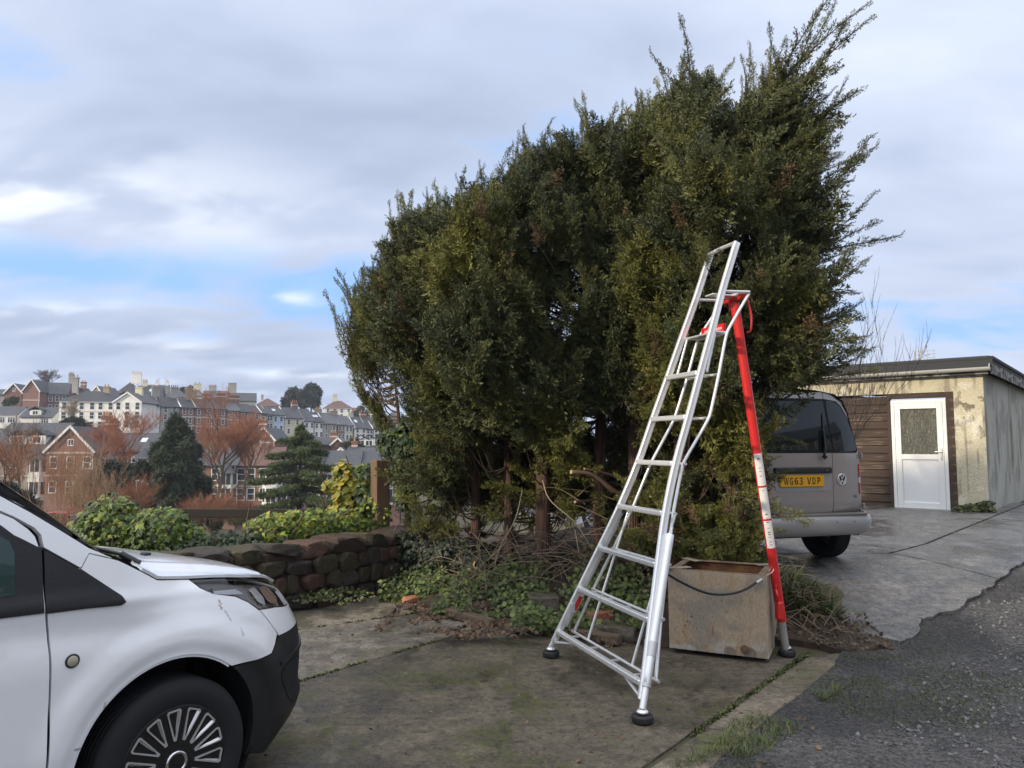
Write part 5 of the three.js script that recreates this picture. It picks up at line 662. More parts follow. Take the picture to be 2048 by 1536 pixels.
// ---------- rusty water tank used as a planter ----------
{
  const Hh = 0.60, t = thing('water_tank', 'old rust stained galvanised water tank with an open top beside the ladder', 'tank', [1.22, 0.035, -5.955], 0);
  t.rotation.y = -atan2(0.305, 0.64);  // front runs from (1.22, -5.955) to (1.86, -5.65)
  const W = 0.725, D = 0.58, lip = 0.055;
  const rust = (seed, dir) => tex(512, 512, (u, v) => {
    const n = fbm(u * 4, v * 4, 5, 0, seed), st = fbm(u * 20, v * 2.2, 4, 0, seed + 3), g = noise(u * 170, v * 40, 0, seed + 4);
    let c = mix3([0.33, 0.27, 0.195], [0.38, 0.285, 0.18], n); c = mix3(c, [0.215, 0.195, 0.165], ss(0.45, 0.65, fbm(u * 3 + 5, v * 3, 4, 0, seed + 6)) * 0.7); c = mix3(c, [0.31, 0.17, 0.07], ss(0.56, 0.74, st) * 0.42);
    c = mix3(c, [0.38, 0.36, 0.33], ss(0.55, 0.66, fbm(u * 9, v * 7 + 3, 4, 0, seed + 9)) * ss(0.22, 0.06, v + 0.06 * (n - 0.5)) * 0.8);
    for (const [sx, sy, sr] of [[0.24, 0.42, 0.016], [0.20, 0.36, 0.011], [0.17, 0.30, 0.012], [0.19, 0.35, 0.008], [0.29, 0.44, 0.007], [0.12, 0.5, 0.009], [0.15, 0.22, 0.010], [0.22, 0.62, 0.006], [0.33, 0.53, 0.007], [0.25, 0.56, 0.006], [0.6, 0.52, 0.009], [0.56, 0.66, 0.008], [0.1, 0.38, 0.006], [0.29, 0.28, 0.009], [0.66, 0.24, 0.008], [0.36, 0.4, 0.006]]) c = mix3(c, [0.10, 0.06, 0.04], ss(sr, sr * 0.5, hypot(u - sx, (v - sy) * 0.8)));
    c = mix3(c, [0.30, 0.10, 0.035], ss(0.010, 0.004, abs(u - 0.46)) * ss(0.2, 0.24, v) * ss(0.36, 0.3, v));
    const bl = ss(0.075, 0.055, hypot(u - 0.63, (v - 0.03) * 0.9)) + ss(0.075, 0.055, hypot(u - 0.83, (v - 0.04) * 0.9)); c = mix3(c, [0.12, 0.105, 0.09], clamp(bl) * 0.7);
    return c.map((x) => x * (0.8 + 0.4 * g));
  }, { size: [W, Hh] });
  M.tank = std(1, 1, 1, 0.78, { map: rust(3), bumpMap: stoneBump, bumpScale: 0.003 }); M.tankIn = std(1, 1, 1, 0.9, { map: stoneMap([0.09, 0.045, 0.022], [0.26, 0.125, 0.055], 91) });
  const bow = (x) => 0.012 * sin((x / W) * PI);
  const wallP = (n, w, pos, ry, m = M.tank) => { const g = extrude([[0, 0], [w, 0], [w + 0.004, Hh], [-0.004, Hh]], 0.006, 0.002); const p = part(n, metric(g), m, t); p.position.set(...pos); p.rotation.y = ry; return p; };
  wallP('front_panel', W, [0, 0, -0.006], 0); wallP('side_panel', D, [W, 0, 0], PI / 2); wallP('side_panel', D, [0.006, 0, 0], PI / 2); wallP('back_panel', W, [0, 0, -D], 0, M.tankIn);
  part('floor', box(W - 0.02, 0.01, D - 0.02, W / 2, 0.02, -D / 2), M.tankIn, t);
  part('rim', metric(join([box(W, 0.006, lip, W / 2, Hh, -D + lip / 2), box(W - 0.02, 0.008, 0.03, W / 2, Hh + 0.001, -0.015), box(lip, 0.007, D - 0.09, lip / 2 + 0.004, Hh, -D / 2), box(lip, 0.007, D - 0.09, W - lip / 2 - 0.004, Hh, -D / 2)])), std(1, 1, 1, 0.85, { map: stoneMap([0.13, 0.095, 0.065], [0.28, 0.20, 0.13], 93) }), t);
  for (const [x, z, r] of [[0.055, -0.06, 0.75], [0.06, -D + 0.06, -0.75], [W - 0.055, -D + 0.06, 0.75]]) { const g = part('corner_brace', metric(rbox(0.20, 0.006, 0.07, 0.002)), M.tank, t); g.position.set(x + 0.01, Hh + 0.008, z); g.rotation.y = r; }
  part('soil', mv(rbox(W - 0.03, 0.05, D - 0.03, 0.02), W / 2, Hh - 0.17, -D / 2), M.soil, t);
  part('outlet', join([cyl(0.032, 0.032, 0.014, 6).rotateX(PI / 2), cyl(0.018, 0.016, 0.04, 12).rotateX(PI / 2)]), std(0.13, 0.085, 0.05, 0.8), t).position.set(W * 0.78, 0.055, 0.012);
  part('foot', join([box(0.1, 0.035, 0.45, 0.12, -0.018, -D / 2), box(0.1, 0.035, 0.45, W - 0.14, -0.018, -D / 2)]), M.darkTimber, t);
}
// ---------- shared vehicle pieces ----------
M.alu = std(0.80, 0.80, 0.79, 0.34, { metalness: 0.55, roughnessMap: tex(256, 256, (u, v) => 0.75 + 0.25 * fbm(u * 12, v * 3, 4, 0, 3), { color: false, size: [0.2, 0.6] }) });
M.tyre = std(0.010, 0.010, 0.011, 0.8); M.blackPlastic = std(0.012, 0.0125, 0.014, 0.5, { bumpMap: grainBump, bumpScale: 0.0006 }); M.void = std(0.008, 0.008, 0.009, 0.9); M.chrome = std(0.75, 0.75, 0.75, 0.14, { metalness: 1 }); M.carGlass = phys(0.012, 0.016, 0.017, 0.04, { ior: 1.5 }); M.redLens = phys(0.42, 0.012, 0.014, 0.12, { clearcoat: 1 }); M.clearLens = phys(0.6, 0.58, 0.56, 0.12);
function tyreGeo(R, w, rimR) { const h = w / 2, p = [[rimR, -h * 0.8], [rimR + 0.02, -h * 0.92], [(R + rimR) / 2, -h], [R - 0.028, -h * 0.94], [R - 0.006, -h * 0.78], [R, -h * 0.6]]; for (let i = -2; i <= 2; i++) { p.push([R, i * h * 0.24 - h * 0.09], [R - 0.006, i * h * 0.24 - h * 0.07], [R - 0.006, i * h * 0.24 + h * 0.03], [R, i * h * 0.24 + h * 0.05]); } p.push([R, h * 0.62], [R - 0.006, h * 0.78], [R - 0.028, h * 0.94], [(R + rimR) / 2, h], [rimR + 0.02, h * 0.92], [rimR, h * 0.8], [rimR, -h * 0.8]); return lathe(p, 56).rotateX(PI / 2); } // axle along z

// ---------- white van: its right side faces us, nose to the right ----------
{
  const t = thing('white_van', 'white panel van with black bumper and front wing trim parked at lower left', 'van', [-2.068, 0, -3.67], 0.9257);
  const dH = [0.15, 0.25, 0.5, 0.8, 1.0, 1.15, 1.3, 1.5, 1.7, 1.8], dW = [0.85, 0.875, 0.905, 0.91, 0.895, 0.865, 0.83, 0.775, 0.705, 0.64], fH = [0.15, 0.25, 0.5, 0.75, 0.85, 0.93, 1.0, 1.06, 1.12, 1.3], fW = [0.85, 0.875, 0.905, 0.905, 0.895, 0.87, 0.83, 0.79, 0.74, 0.6];
  const sH = [0.15, 0.22, 0.30, 0.37, 0.43, 0.6, 0.7, 0.8, 0.87, 0.92, 0.97, 1.05, 1.3], sF = [0.76, 0.84, 0.94, 0.965, 0.935, 0.94, 0.92, 0.855, 0.80, 0.75, 0.69, 0.60, 0.34];
  const sI = (xs, ys, x) => (interp(xs, ys, x - 0.02) + interp(xs, ys, x) * 2 + interp(xs, ys, x + 0.02)) / 4;
  const Wd = (s, h) => { const b = ss(-0.25, 0.1, s), w = sI(dH, dW, h) * (1 - b) + sI(fH, fW, h) * b, r = hypot(s + 0.02, h - 0.37); return w + (0.019 * ss(0.56, 0.465, r) - 0.014 * ss(0.445, 0.385, r)) * ss(1.3, 0.6, h) - 0.010 * exp(-(((h - 0.87 + 0.10 * s) / 0.05) ** 2)) * (1 - b) + 0.008 * exp(-(((h - 0.99 + 0.06 * s) / 0.03) ** 2)); };
  const s0 = 0.10, NN = 2.6, wk = pow(1 - pow(0.85, NN), 1 / NN);
  const SF = (u, h, side = 1) => { let s, w; const q = (u - s0) / 0.65; if (q <= 0) { s = u; w = Wd(u, h); } else { const w0 = Wd(min(u, s0 + 0.5), h), sf = sI(sH, sF, h); const wr = q < 0.85 ? pow(1 - pow(q, NN), 1 / NN) : clamp(wk * (1 - (q - 0.85) / 0.75)), sr = q < 0.85 ? q : pow(clamp(1 - pow(wr, NN)), 1 / NN); s = s0 + sr * (sf - s0); w = w0 * wr; } return [s, h, w * side]; };
  const sToU = (s, h) => (s <= s0 ? s : s0 + 0.65 * (s - s0) / (sI(sH, sF, h) - s0));
  const grime = tex(1024, 512, (a, b) => { let U = a * 5.12, h = b * 2.56; if (U > 1.3) U -= 5.12; let c = [0.85, 0.85, 0.86]; const n = fbm(a * 40, b * 24, 4, 0, 3); c = mix3(c, [0.60, 0.57, 0.52], ss(0.62, 0.8, n) * 0.25);
    const e = hypot((U - 0.187) / 0.012, (h - 0.912) / 0.026); c = mix3(c, [0.42, 0.30, 0.24], ss(1, 0.6, e) * ss(0.4, 0.55, noise(a * 800, b * 500, 0, 4)));
    for (const [x0, y0, x1, y1, k] of [[0.20, 0.885, 0.215, 0.84, 0.5], [0.25, 0.80, 0.252, 0.77, 0.5], [-0.30, 0.64, -0.295, 0.60, 0.6], [-0.297, 0.55, -0.29, 0.545, 0.8], [-0.40, 0.50, -0.375, 0.495, 0.8]]) { const d = V3(x1 - x0, y1 - y0, 0), l = d.length(), px = U - x0, py = h - y0, f = clamp((px * d.x + py * d.y) / (l * l)), r = hypot(px - f * d.x, py - f * d.y); c = mix3(c, [0.12, 0.11, 0.10], ss(0.005, 0.002, r) * k); }
    for (let i = 0; i < 9; i++) { const x = 0.2 + hash2(i, 1, 3) * 0.2, y = 0.66 + hash2(i, 2, 3) * 0.2, s = hash2(i, 3, 3) - 0.3, f = (U - x) * s + (h - y); c = mix3(c, [0.9, 0.9, 0.9], ss(0.004, 0.001, abs(f)) * ss(0.09, 0.04, abs(U - x)) * 0.6); }
    return c; }, { size: [5.12, 2.56] });
  M.whitePaint = phys(1, 1, 1, 0.38, { map: grime, clearcoat: 1, clearcoatRoughness: 0.06 });
  const both = (name, poly, m, o = {}, cell = 0.035, right = true) => { const a = part(name, patch(poly, cell, (u, h) => SF(u, h), o), m, t); part(name, patch(poly, cell, (u, h) => SF(u, h, -1), { ...o, flip: !o.flip }), m, t); return a; };
  const arc = (cx, cy, r, a0, a1, n) => Array.from({ length: n + 1 }, (_, i) => { const a = lerp(a0, a1, i / n) * PI / 180, h = cy + r * sin(a); return [sToU(cx + r * cos(a), h), h]; });
  const seam = [[-0.492, 0.29], [-0.490, 0.46], [-0.487, 0.70], [-0.491, 0.85], [-0.497, 0.93], [-0.508, 1.0]], gap = (p, d) => p.map(([a, b]) => [a + d, b]);
  both('front_wing', [...gap(seam, 0.004), [-0.38, 0.997], [-0.245, 0.987], [-0.226, 0.997], [-0.243, 1.024], [-0.383, 1.139], [-0.352, 1.19], [-0.25, 1.154], [-0.158, 1.101], [-0.116, 1.076], [-0.080, 1.053], [-0.054, 1.047], [0.076, 1.029], [0.111, 0.993], [0.165, 0.963], [0.232, 0.945], [0.275, 0.933], [0.327, 0.898], [0.369, 0.850], [0.400, 0.791], [0.427, 0.727], [0.40, 0.686], [0.372, 0.657], [0.30, 0.652], ...arc(-0.022, 0.365, 0.385, 49, 189, 30), [-0.43, 0.29]], M.whitePaint, { rim: 0.03 }, 0.014);
  both('wheel_arch_lip', [...arc(-0.022, 0.365, 0.388, 50, 190, 34), ...arc(-0.022, 0.365, 0.374, 190, 50, 34)], M.whitePaint, { off: -0.006 }, 0.03);
  both('bumper_skin', [[0.376, 0.853], [0.405, 0.793], [0.433, 0.729], [0.436, 0.716], [0.53, 0.713], [1.14, 0.713], [1.14, 0.86], [0.70, 0.86], [0.672, 0.80], [0.63, 0.797], [0.474, 0.839]], M.whitePaint, { rim: 0.02 });
  both('front_bumper', [[0.432, 0.711], [0.40, 0.676], [0.372, 0.650], [0.30, 0.647], ...arc(-0.022, 0.365, 0.385, 47, -19, 18), [0.47, 0.19], [0.62, 0.19], [1.14, 0.19], [1.14, 0.708], [0.53, 0.708]], M.blackPlastic, { rim: 0.03 });
  both('fog_lamp_pocket', smooth([[0.43, 0.55], [0.56, 0.575], [0.66, 0.56], [0.66, 0.43], [0.60, 0.36], [0.52, 0.36], [0.47, 0.44]], 4), M.void, { off: 0.002 }, 0.03);
  both('bumper_ledge', [[0.42, 0.60], [0.60, 0.615], [0.80, 0.615], [0.80, 0.600], [0.60, 0.598], [0.42, 0.585]], M.blackPlastic, { off: 0.010, rim: 0.012 }, 0.03);
  both('grille', [[0.69, 0.865], [1.14, 0.865], [1.14, 0.925], [0.70, 0.905]], M.blackPlastic, {});
  const lamp = [[0.082, 1.028], [0.234, 1.016], [0.444, 0.986], [0.576, 0.955], [0.645, 0.908], [0.675, 0.86], [0.672, 0.803], [0.63, 0.80], [0.474, 0.842], [0.376, 0.856], [0.332, 0.903], [0.277, 0.938], [0.235, 0.950], [0.168, 0.968], [0.116, 0.998]];
  both('headlight', lamp, phys(0.95, 0.95, 0.95, 0.03, { transmission: 1, thickness: 0, ior: 1.5 }), { off: 0.001 }, 0.03);
  both('headlight_bowl', lamp, std(0.14, 0.13, 0.125, 0.3), { off: -0.042 }, 0.03); both('headlight_rim', [...lamp, lamp[0], ...[...lamp, lamp[0]].reverse().map(([a, b]) => [lerp(a, 0.41, 0.045), lerp(b, 0.925, 0.07)])], M.blackPlastic, { off: -0.006 }, 0.03);
  both('headlight_strip', [[0.15, 0.985], [0.33, 0.973], [0.36, 0.94], [0.27, 0.95], [0.20, 0.965]], std(0.42, 0.42, 0.44, 0.3, { metalness: 0.4 }), { off: -0.028 }, 0.03);
  both('headlight_reflector', [[0.415, 0.955], [0.47, 0.958], [0.485, 0.90], [0.46, 0.865], [0.425, 0.89]], std(0.7, 0.7, 0.7, 0.2, { metalness: 0.5 }), { off: -0.030 }, 0.02); both('headlight_reflector', smooth([[0.50, 0.945], [0.58, 0.932], [0.60, 0.88], [0.56, 0.85], [0.495, 0.868], [0.485, 0.91]], 3), std(0.46, 0.32, 0.25, 0.25, { metalness: 0.5 }), { off: -0.024 }, 0.02);  // brown of the second reflector is a mirrored tone painted into its colour
  // sails, doors, pillars and the body behind
  both('wing_trim', [[-0.511, 1.005], [-0.38, 0.999], [-0.252, 0.990], [-0.233, 0.998], [-0.247, 1.020], [-0.385, 1.134], [-0.508, 1.220]], M.blackPlastic, { off: 0.006, rim: 0.02 });
  both('mirror_sail', [[-0.517, 1.006], [-0.516, 1.226], [-0.583, 1.270], [-0.62, 1.292], [-0.68, 1.312], [-0.70, 1.25], [-0.70, 1.014]], M.blackPlastic, { off: 0.005, rim: 0.02 });
  const win = [[-0.606, 1.08], [-0.604, 1.222], [-0.618, 1.262], [-0.66, 1.292], [-0.95, 1.47], [-1.18, 1.58], [-1.45, 1.60], [-1.50, 1.08]];
  both('front_door', [...gap(seam, -0.004), [-0.514, 1.09], [-0.519, 1.194], [-0.526, 1.242], [-0.535, 1.272], [-0.555, 1.298], [-0.60, 1.338], [-0.65, 1.366], [-0.92, 1.52], [-1.18, 1.645], [-1.56, 1.66], [-1.58, 1.2], [-1.60, 0.29]], M.whitePaint, { rim: 0.02 });
  both('window_surround', [[-0.60, 1.01], [-0.70, 1.012], [-1.56, 1.03], [-1.52, 1.64], [-1.17, 1.615], [-0.94, 1.50], [-0.64, 1.318], [-0.60, 1.28]], M.blackPlastic, { off: 0.004 }, 0.05);
  both('side_window', win, phys(0.03, 0.055, 0.052, 0.03), { off: 0.008 }, 0.05);
  both('pillar_panel', [[-0.353, 1.194], [-0.385, 1.144], [-0.506, 1.231], [-0.513, 1.275], [-0.533, 1.302], [-0.595, 1.345], [-0.643, 1.372], [-0.915, 1.527], [-1.18, 1.652], [-1.57, 1.668], [-3.36, 1.70], [-3.36, 1.80], [-1.25, 1.80], [-0.95, 1.625], [-0.70, 1.462], [-0.546, 1.357], [-0.456, 1.29], [-0.354, 1.212], [-0.27, 1.166]], M.whitePaint, { rim: 0.03 });
  both('body_side', [[-1.608, 0.29], [-1.588, 1.2], [-1.568, 1.66], [-3.36, 1.694], [-3.40, 1.0], [-3.38, 0.35], [-3.05, 0.30], ...Array.from({ length: 19 }, (_, i) => { const a = i / 18 * PI; return [-2.66 + cos(a) * -0.37, 0.34 + sin(a) * 0.36]; }), [-2.27, 0.29]], M.whitePaint, { rim: 0.03 }, 0.08);
  both('sill', [[-0.44, 0.285], [-2.29, 0.285], [-2.29, 0.19], [-0.40, 0.19]], M.blackPlastic, { off: -0.015 }, 0.08);
  const V = (f) => (v, k) => f(v, k);
  part('roof', patch([[-0.66, -1.02], [0.66, -1.02], [0.66, -3.36], [-0.66, -3.36]], 0.09, (w, s) => [s, 1.795 + 0.035 * (1 - (w / 0.66) ** 2) - 0.02 * ss(-1.2, -1.0, s), w], { flip: true }), M.whitePaint, t);
  part('rear_panel', patch([[-0.88, 0.3], [0.88, 0.3], [0.80, 1.3], [0.64, 1.8], [-0.64, 1.8], [-0.80, 1.3]], 0.1, (w, h) => [-3.38 - 0.02 * (1 - (w / 0.9) ** 2), h, w], { flip: false }), M.whitePaint, t);
  part('windscreen', patch([[-1, 0], [1, 0], [1, 1], [-1, 1]], 0.08, (v, k) => [lerp(-0.06 - 0.20 * v * v, -1.02 - 0.06 * v * v, k) + 0.05 * sin(k * PI), lerp(1.12 + 0.02 * v * v, 1.80 - 0.01 * v * v, k), v * lerp(0.845, 0.655, k)], {}), phys(0.016, 0.03, 0.032, 0.03), t);
  const side = [[-0.156, 1.104], [-0.114, 1.08], [-0.078, 1.057], [-0.054, 1.051], [0.078, 1.033], [0.234, 1.021], [0.444, 0.991], [0.576, 0.961], [0.645, 0.914]].map(([u, h]) => SF(u, h)), cen = [[-0.02, 1.118], [0.04, 1.10], [0.09, 1.090], [0.13, 1.083], [0.26, 1.060], [0.44, 1.026], [0.66, 0.972], [0.78, 0.93], [0.83, 0.89]];
  const poly3 = (a, k) => { const q = clamp(k) * (a.length - 1), i = min(a.length - 2, floor(q)), f = q - i; return a[i].map((x, c) => lerp(x, a[i + 1][c], f)); };
  const hood = (v, k) => { const S = poly3(side, k), c = poly3(cen, k), a = abs(v), e = pow(a, 2.4); const ridge = 0.010 * exp(-(((a - 0.66) / 0.05) ** 2)) * ss(1, 0.7, k) - 0.006 * exp(-(((a - 0.80) / 0.06) ** 2)); return [lerp(c[0], S[0], pow(a, 2)), lerp(c[1], S[1], e) + ridge, v * S[2]]; };
  part('bonnet', patch([[-0.996, 0.02], [0.996, 0.02], [0.996, 1], [-0.996, 1]], 0.05, hood, { flip: true, rim: 0.012 }), M.whitePaint, t);
  part('cowl', patch([[-1, 0], [1, 0], [1, 1], [-1, 1]], 0.1, (v, k) => [lerp(-0.30, 0.02, k) - 0.12 * v * v, 1.075 + 0.02 * (1 - v * v), v * 0.80], { flip: true }), M.void, t);
  part('wiper', join([tube([[-0.10, 1.135, 0.62], [-0.16, 1.165, 0.35], [-0.10, 1.16, 0.0]], 0.008, 6, 12), bar([-0.06, 1.10, 0.66], [-0.11, 1.14, 0.6], 0.014, 8)]), M.blackPlastic, t);
  part('washer_nozzle', rbox(0.03, 0.014, 0.05, 0.005, 0.12, 1.094, 0.36), M.blackPlastic, t);
  const ind = SF(-0.418, 0.82), il = part('side_indicator', lathe([[0, 0.012], [0.016, 0.010], [0.02, 0.004], [0.02, 0]], 20).rotateX(PI / 2), std(0.40, 0.36, 0.27, 0.25), t); il.position.set(...ind); part('bezel', mv(flat(new THREE.TorusGeometry(0.0215, 0.004, 8, 24)), 0, 0, 0.002), M.blackPlastic, il);
  // dark innards: underbody, wheel housings, dash
  part('underbody', join([box(3.5, 0.5, 1.2, -1.55, 0.50, 0), box(0.5, 0.45, 1.5, -0.68, 0.5, 0), box(0.75, 0.12, 1.2, 0.05, 0.90, 0), box(0.3, 0.5, 1.1, 0.42, 0.5, 0), box(2.2, 0.6, 1.55, -2.3, 0.9, 0)]), M.void, t);
  for (const e of [1, -1]) part('wheel_housing', mv(cyl(0.40, 0.40, 0.45, 40, 0, 0, 0, true).rotateX(PI / 2), -0.022, 0.365, e * 0.64), M.void, t);
  // wheels with fourteen-slot covers
  const slotPts = (k) => [[-0.0055, 0.084], [0.0055, 0.084], [0.030, 0.197], [0.025, 0.206], [-0.025, 0.206], [-0.030, 0.197]].map(([a, b]) => [a * k, 0.148 + (b - 0.148) * (0.55 + 0.45 * k)]);
  const ringOf = (o, n, d) => { const p = [], q = (a, b, c, e) => p.push(...a, ...b, ...c, ...b, ...e, ...c); o.forEach((A, i) => { const k = (i + 1) % o.length, B = o[k], a = n[i], b = n[k]; q([...A, d], [...B, d], [...a, d], [...b, d]); q([...a, d], [...b, d], [...a, -d * 2], [...b, -d * 2]); q([...A, 0], [...B, 0], [...A, d], [...B, d]); }); return tris(p); };
  const slotG = ringOf(slotPts(1), slotPts(1).map(([a, b], i) => [a * [0.35, 0.35, 0.80, 0.80, 0.80, 0.80][i], i < 2 ? b + 0.014 : b - 0.006]), 0.006), fin = tris([0.004, 0.105, -0.002, 0.0075, 0.105, 0.002, 0.024, 0.197, 0.002, 0.004, 0.105, -0.002, 0.024, 0.197, 0.002, 0.010, 0.199, -0.012]), finM = std(0.55, 0.55, 0.56, 0.25, { metalness: 0.7 }), silver = std(0.46, 0.45, 0.43, 0.4, { metalness: 0.3 }), gloss = phys(0.012, 0.012, 0.013, 0.25);
  for (const [s, e] of [[0, 1], [0, -1], [-2.66, 1], [-2.66, -1]]) {
    const w = new THREE.Group(); w.name = 'wheel'; w.position.set(s, 0.326, e * 0.795); if (e < 0) w.rotation.y = PI; t.add(w);
    part('tyre', tyreGeo(0.322, 0.215, 0.205), M.tyre, w);
    part('wheel_cover', mv(lathe([[0, 0.012], [0.05, 0.014], [0.09, 0.006], [0.20, 0.004], [0.216, 0.010], [0.224, 0.0], [0.224, -0.06], [0, -0.06]], 56).rotateX(PI / 2), 0, 0, 0.088), gloss, w);
    for (let i = 0; i < 14; i++) { const a = part('spoke', slotG, silver, w); a.position.z = 0.0935; a.rotation.z = (i / 14) * 2 * PI + 0.06; const f = part('spoke_fin', fin, finM, w); f.position.z = 0.0985; f.rotation.z = a.rotation.z; }
    part('hub_ring', mv(flat(new THREE.TorusGeometry(0.040, 0.007, 10, 40)), 0, 0, 0.104), M.chrome, w); part('hub_cap', mv(lathe([[0, 0.006], [0.03, 0.004], [0.038, 0]], 24).rotateX(PI / 2), 0, 0, 0.102), gloss, w);
  }
}
// ---------- silver van seen from behind ----------
{
  const al = 18 * PI / 180, t = thing('silver_van', 'silver grey passenger van parked behind the hedge, rear doors towards us', 'van', [2.851, 0.395, -7.45], al);
  // local: x right, y up, z towards us; rear face at z = 0
  const yS = [0.28, 0.5, 0.8, 1.0, 1.12, 1.35, 1.55, 1.66, 1.73, 1.765, 1.775], xS = [0.79, 0.825, 0.83, 0.82, 0.80, 0.755, 0.70, 0.645, 0.54, 0.30, 0.0];
  const half = (y) => interp(yS, xS, y), face = (x, y) => -0.05 * (x / 0.8) ** 4 - 0.03 * (x / 0.8) ** 2 - 0.21 * max(0, y - 1.10) ** 1.25 - 0.05 * ss(0.62, 0.45, y), F = (x, y) => [x, y, face(x, y)];
  M.silver = phys(0.33, 0.30, 0.275, 0.42, { metalness: 0.35, clearcoat: 0.8, clearcoatRoughness: 0.1 });
  const p = (n, poly, m, o = {}, cell = 0.05, par = t) => part(n, patch(poly, cell, F, o), m, par);
  { // body shell: the cross-section carried forward, with bonnet and screen in front
    const sec = []; for (let i = 0; i < yS.length; i++) sec.push([xS[i], yS[i]]); for (let i = yS.length - 2; i >= 0; i--) sec.push([-xS[i], yS[i]]);
    const st = [[-0.015, 0.975, 1], [-0.05, 0.99, 1], [-0.12, 1, 1], [-1.0, 1.02, 1.012], [-2.2, 1.02, 1.015], [-2.7, 1.0, 1.0], [-3.1, 0.99, 0.82], [-3.5, 0.97, 0.60], [-4.1, 0.94, 0.52], [-4.3, 0.85, 0.42]], pos = [], idx = [], n = sec.length;
    for (const [z, kx, ky] of st) for (const [x, y] of sec) pos.push(x * kx, y > 1 ? 1 + (y - 1) * (ky < 1 ? max(0, (ky - 0.5) * 2) : 1) * (ky > 1 ? 1 + (ky - 1) * 2 : 1) : y * (ky < 0.6 ? ky / 0.6 : 1), z + (z > -0.1 ? face(x * kx, y) : 0));
    for (let i = 0; i + 1 < st.length; i++) for (let j = 0; j + 1 < n; j++) { const a = i * n + j, b = a + n; idx.push(a, a + 1, b, a + 1, b + 1, b); }
    const g = new THREE.BufferGeometry(); g.setAttribute('position', new THREE.Float32BufferAttribute(pos, 3)); g.setIndex(idx); g.computeVertexNormals(); part('body', flat(g), M.silver, t);
    part('underbody', box(1.45, 0.3, 3.6, 0, 0.42, -2.0), M.void, t); part('rear_frame', patch([[-0.79, 0.5], [0.79, 0.5], [0.815, 0.8], [0.79, 1.1], [0.74, 1.36], [0.62, 1.66], [-0.62, 1.66], [-0.74, 1.36], [-0.79, 1.1], [-0.815, 0.8]], 0.08, F, { off: -0.02 }), M.void, t);
  }
  const edge = (d, y0, y1, n = 14) => Array.from({ length: n + 1 }, (_, i) => { const y = lerp(y0, y1, i / n); return [half(y) - d, y]; });
  const rightEdge = edge(0.025, 0.53, 1.735), leftEdge = rightEdge.map(([x, y]) => [-x, y]).reverse();
  p('rear_door', [[0.398, 0.53], ...rightEdge, [0.40, 1.748]], M.silver, { rim: 0.02 }); p('rear_door', [[-0.78, 0.53], [0.391, 0.53], [0.393, 1.748], ...leftEdge], M.silver, { rim: 0.02 });
  // plate recess with its bar, number plate, badge
  p('plate_recess', smooth([[-0.30, 0.77], [-0.27, 0.75], [0.33, 0.75], [0.355, 0.775], [0.355, 0.93], [-0.30, 0.93]], 3, true, 0.1), phys(0.36, 0.345, 0.335, 0.38, { metalness: 0.35 }), { off: 0.004, rim: 0.01 });
  part('door_handle', mv(rbox(0.68, 0.062, 0.04, 0.016), 0.02, 0.955, 0.012), M.blackPlastic, t); part('lock', mv(cyl(0.006, 0.006, 0.006, 12).rotateX(PI / 2), 0.285, 0.955, 0.034), M.chrome, t);
  { const c = document.createElement('canvas'); c.width = 832; c.height = 178; const x = c.getContext('2d'); x.fillStyle = '#e0a512'; x.fillRect(0, 0, 832, 178); x.fillStyle = '#14110c'; x.font = 'bold 150px sans-serif'; x.textAlign = 'center'; x.textBaseline = 'middle'; x.save(); x.translate(416, 95); x.scale(1, 1); const chars = 'WG63 VDP'.split(''), wds = chars.map((q) => (q === ' ' ? 60 : q === 'W' ? 104 : 92)), tot = wds.reduce((a, b) => a + b); let px = -tot / 2; chars.forEach((q, i) => { x.save(); x.translate(px + wds[i] / 2, 0); const mw = x.measureText(q).width; if (q !== ' ') { x.scale((wds[i] - 14) / mw, 1.06); x.fillText(q, 0, 0); } x.restore(); px += wds[i]; }); x.restore();
    const m = new THREE.CanvasTexture(c); m.colorSpace = THREE.SRGBColorSpace; const pl = part('number_plate', rbox(0.522, 0.113, 0.006, 0.002), std(0.6, 0.33, 0.02, 0.5), t); pl.position.set(0.002, 0.853, 0.014); part('plate_text', mv(flat(new THREE.PlaneGeometry(0.516, 0.108)), 0, 0, 0.0045), std(1, 1, 1, 0.4, { map: m }), pl); }
  { const b = new THREE.Group(); b.name = 'badge'; b.position.set(0.505, 0.86, face(0.505, 0.86) + 0.008); b.rotation.y = 0.06; t.add(b); part('badge_ring', flat(new THREE.TorusGeometry(0.052, 0.006, 10, 40)), M.alu, b); part('badge_disc', lathe([[0, 0.002], [0.05, 0]], 32).rotateX(PI / 2), M.void, b);
    const br = (a, c) => { const d = hypot(c[0] - a[0], c[1] - a[1]); return rot(box(0.010, d, 0.006), 0, 0, atan2(-(c[0] - a[0]), c[1] - a[1])).translate((a[0] + c[0]) / 2, (a[1] + c[1]) / 2, 0.004); };
    part('badge_letters', join([br([-0.022, 0.046], [-0.002, 0.006]), br([0.022, 0.046], [0.002, 0.006]), br([-0.046, 0.022], [-0.019, -0.044]), br([-0.019, -0.044], [0, -0.004]), br([0, -0.004], [0.019, -0.044]), br([0.019, -0.044], [0.046, 0.022])]), M.alu, b); }
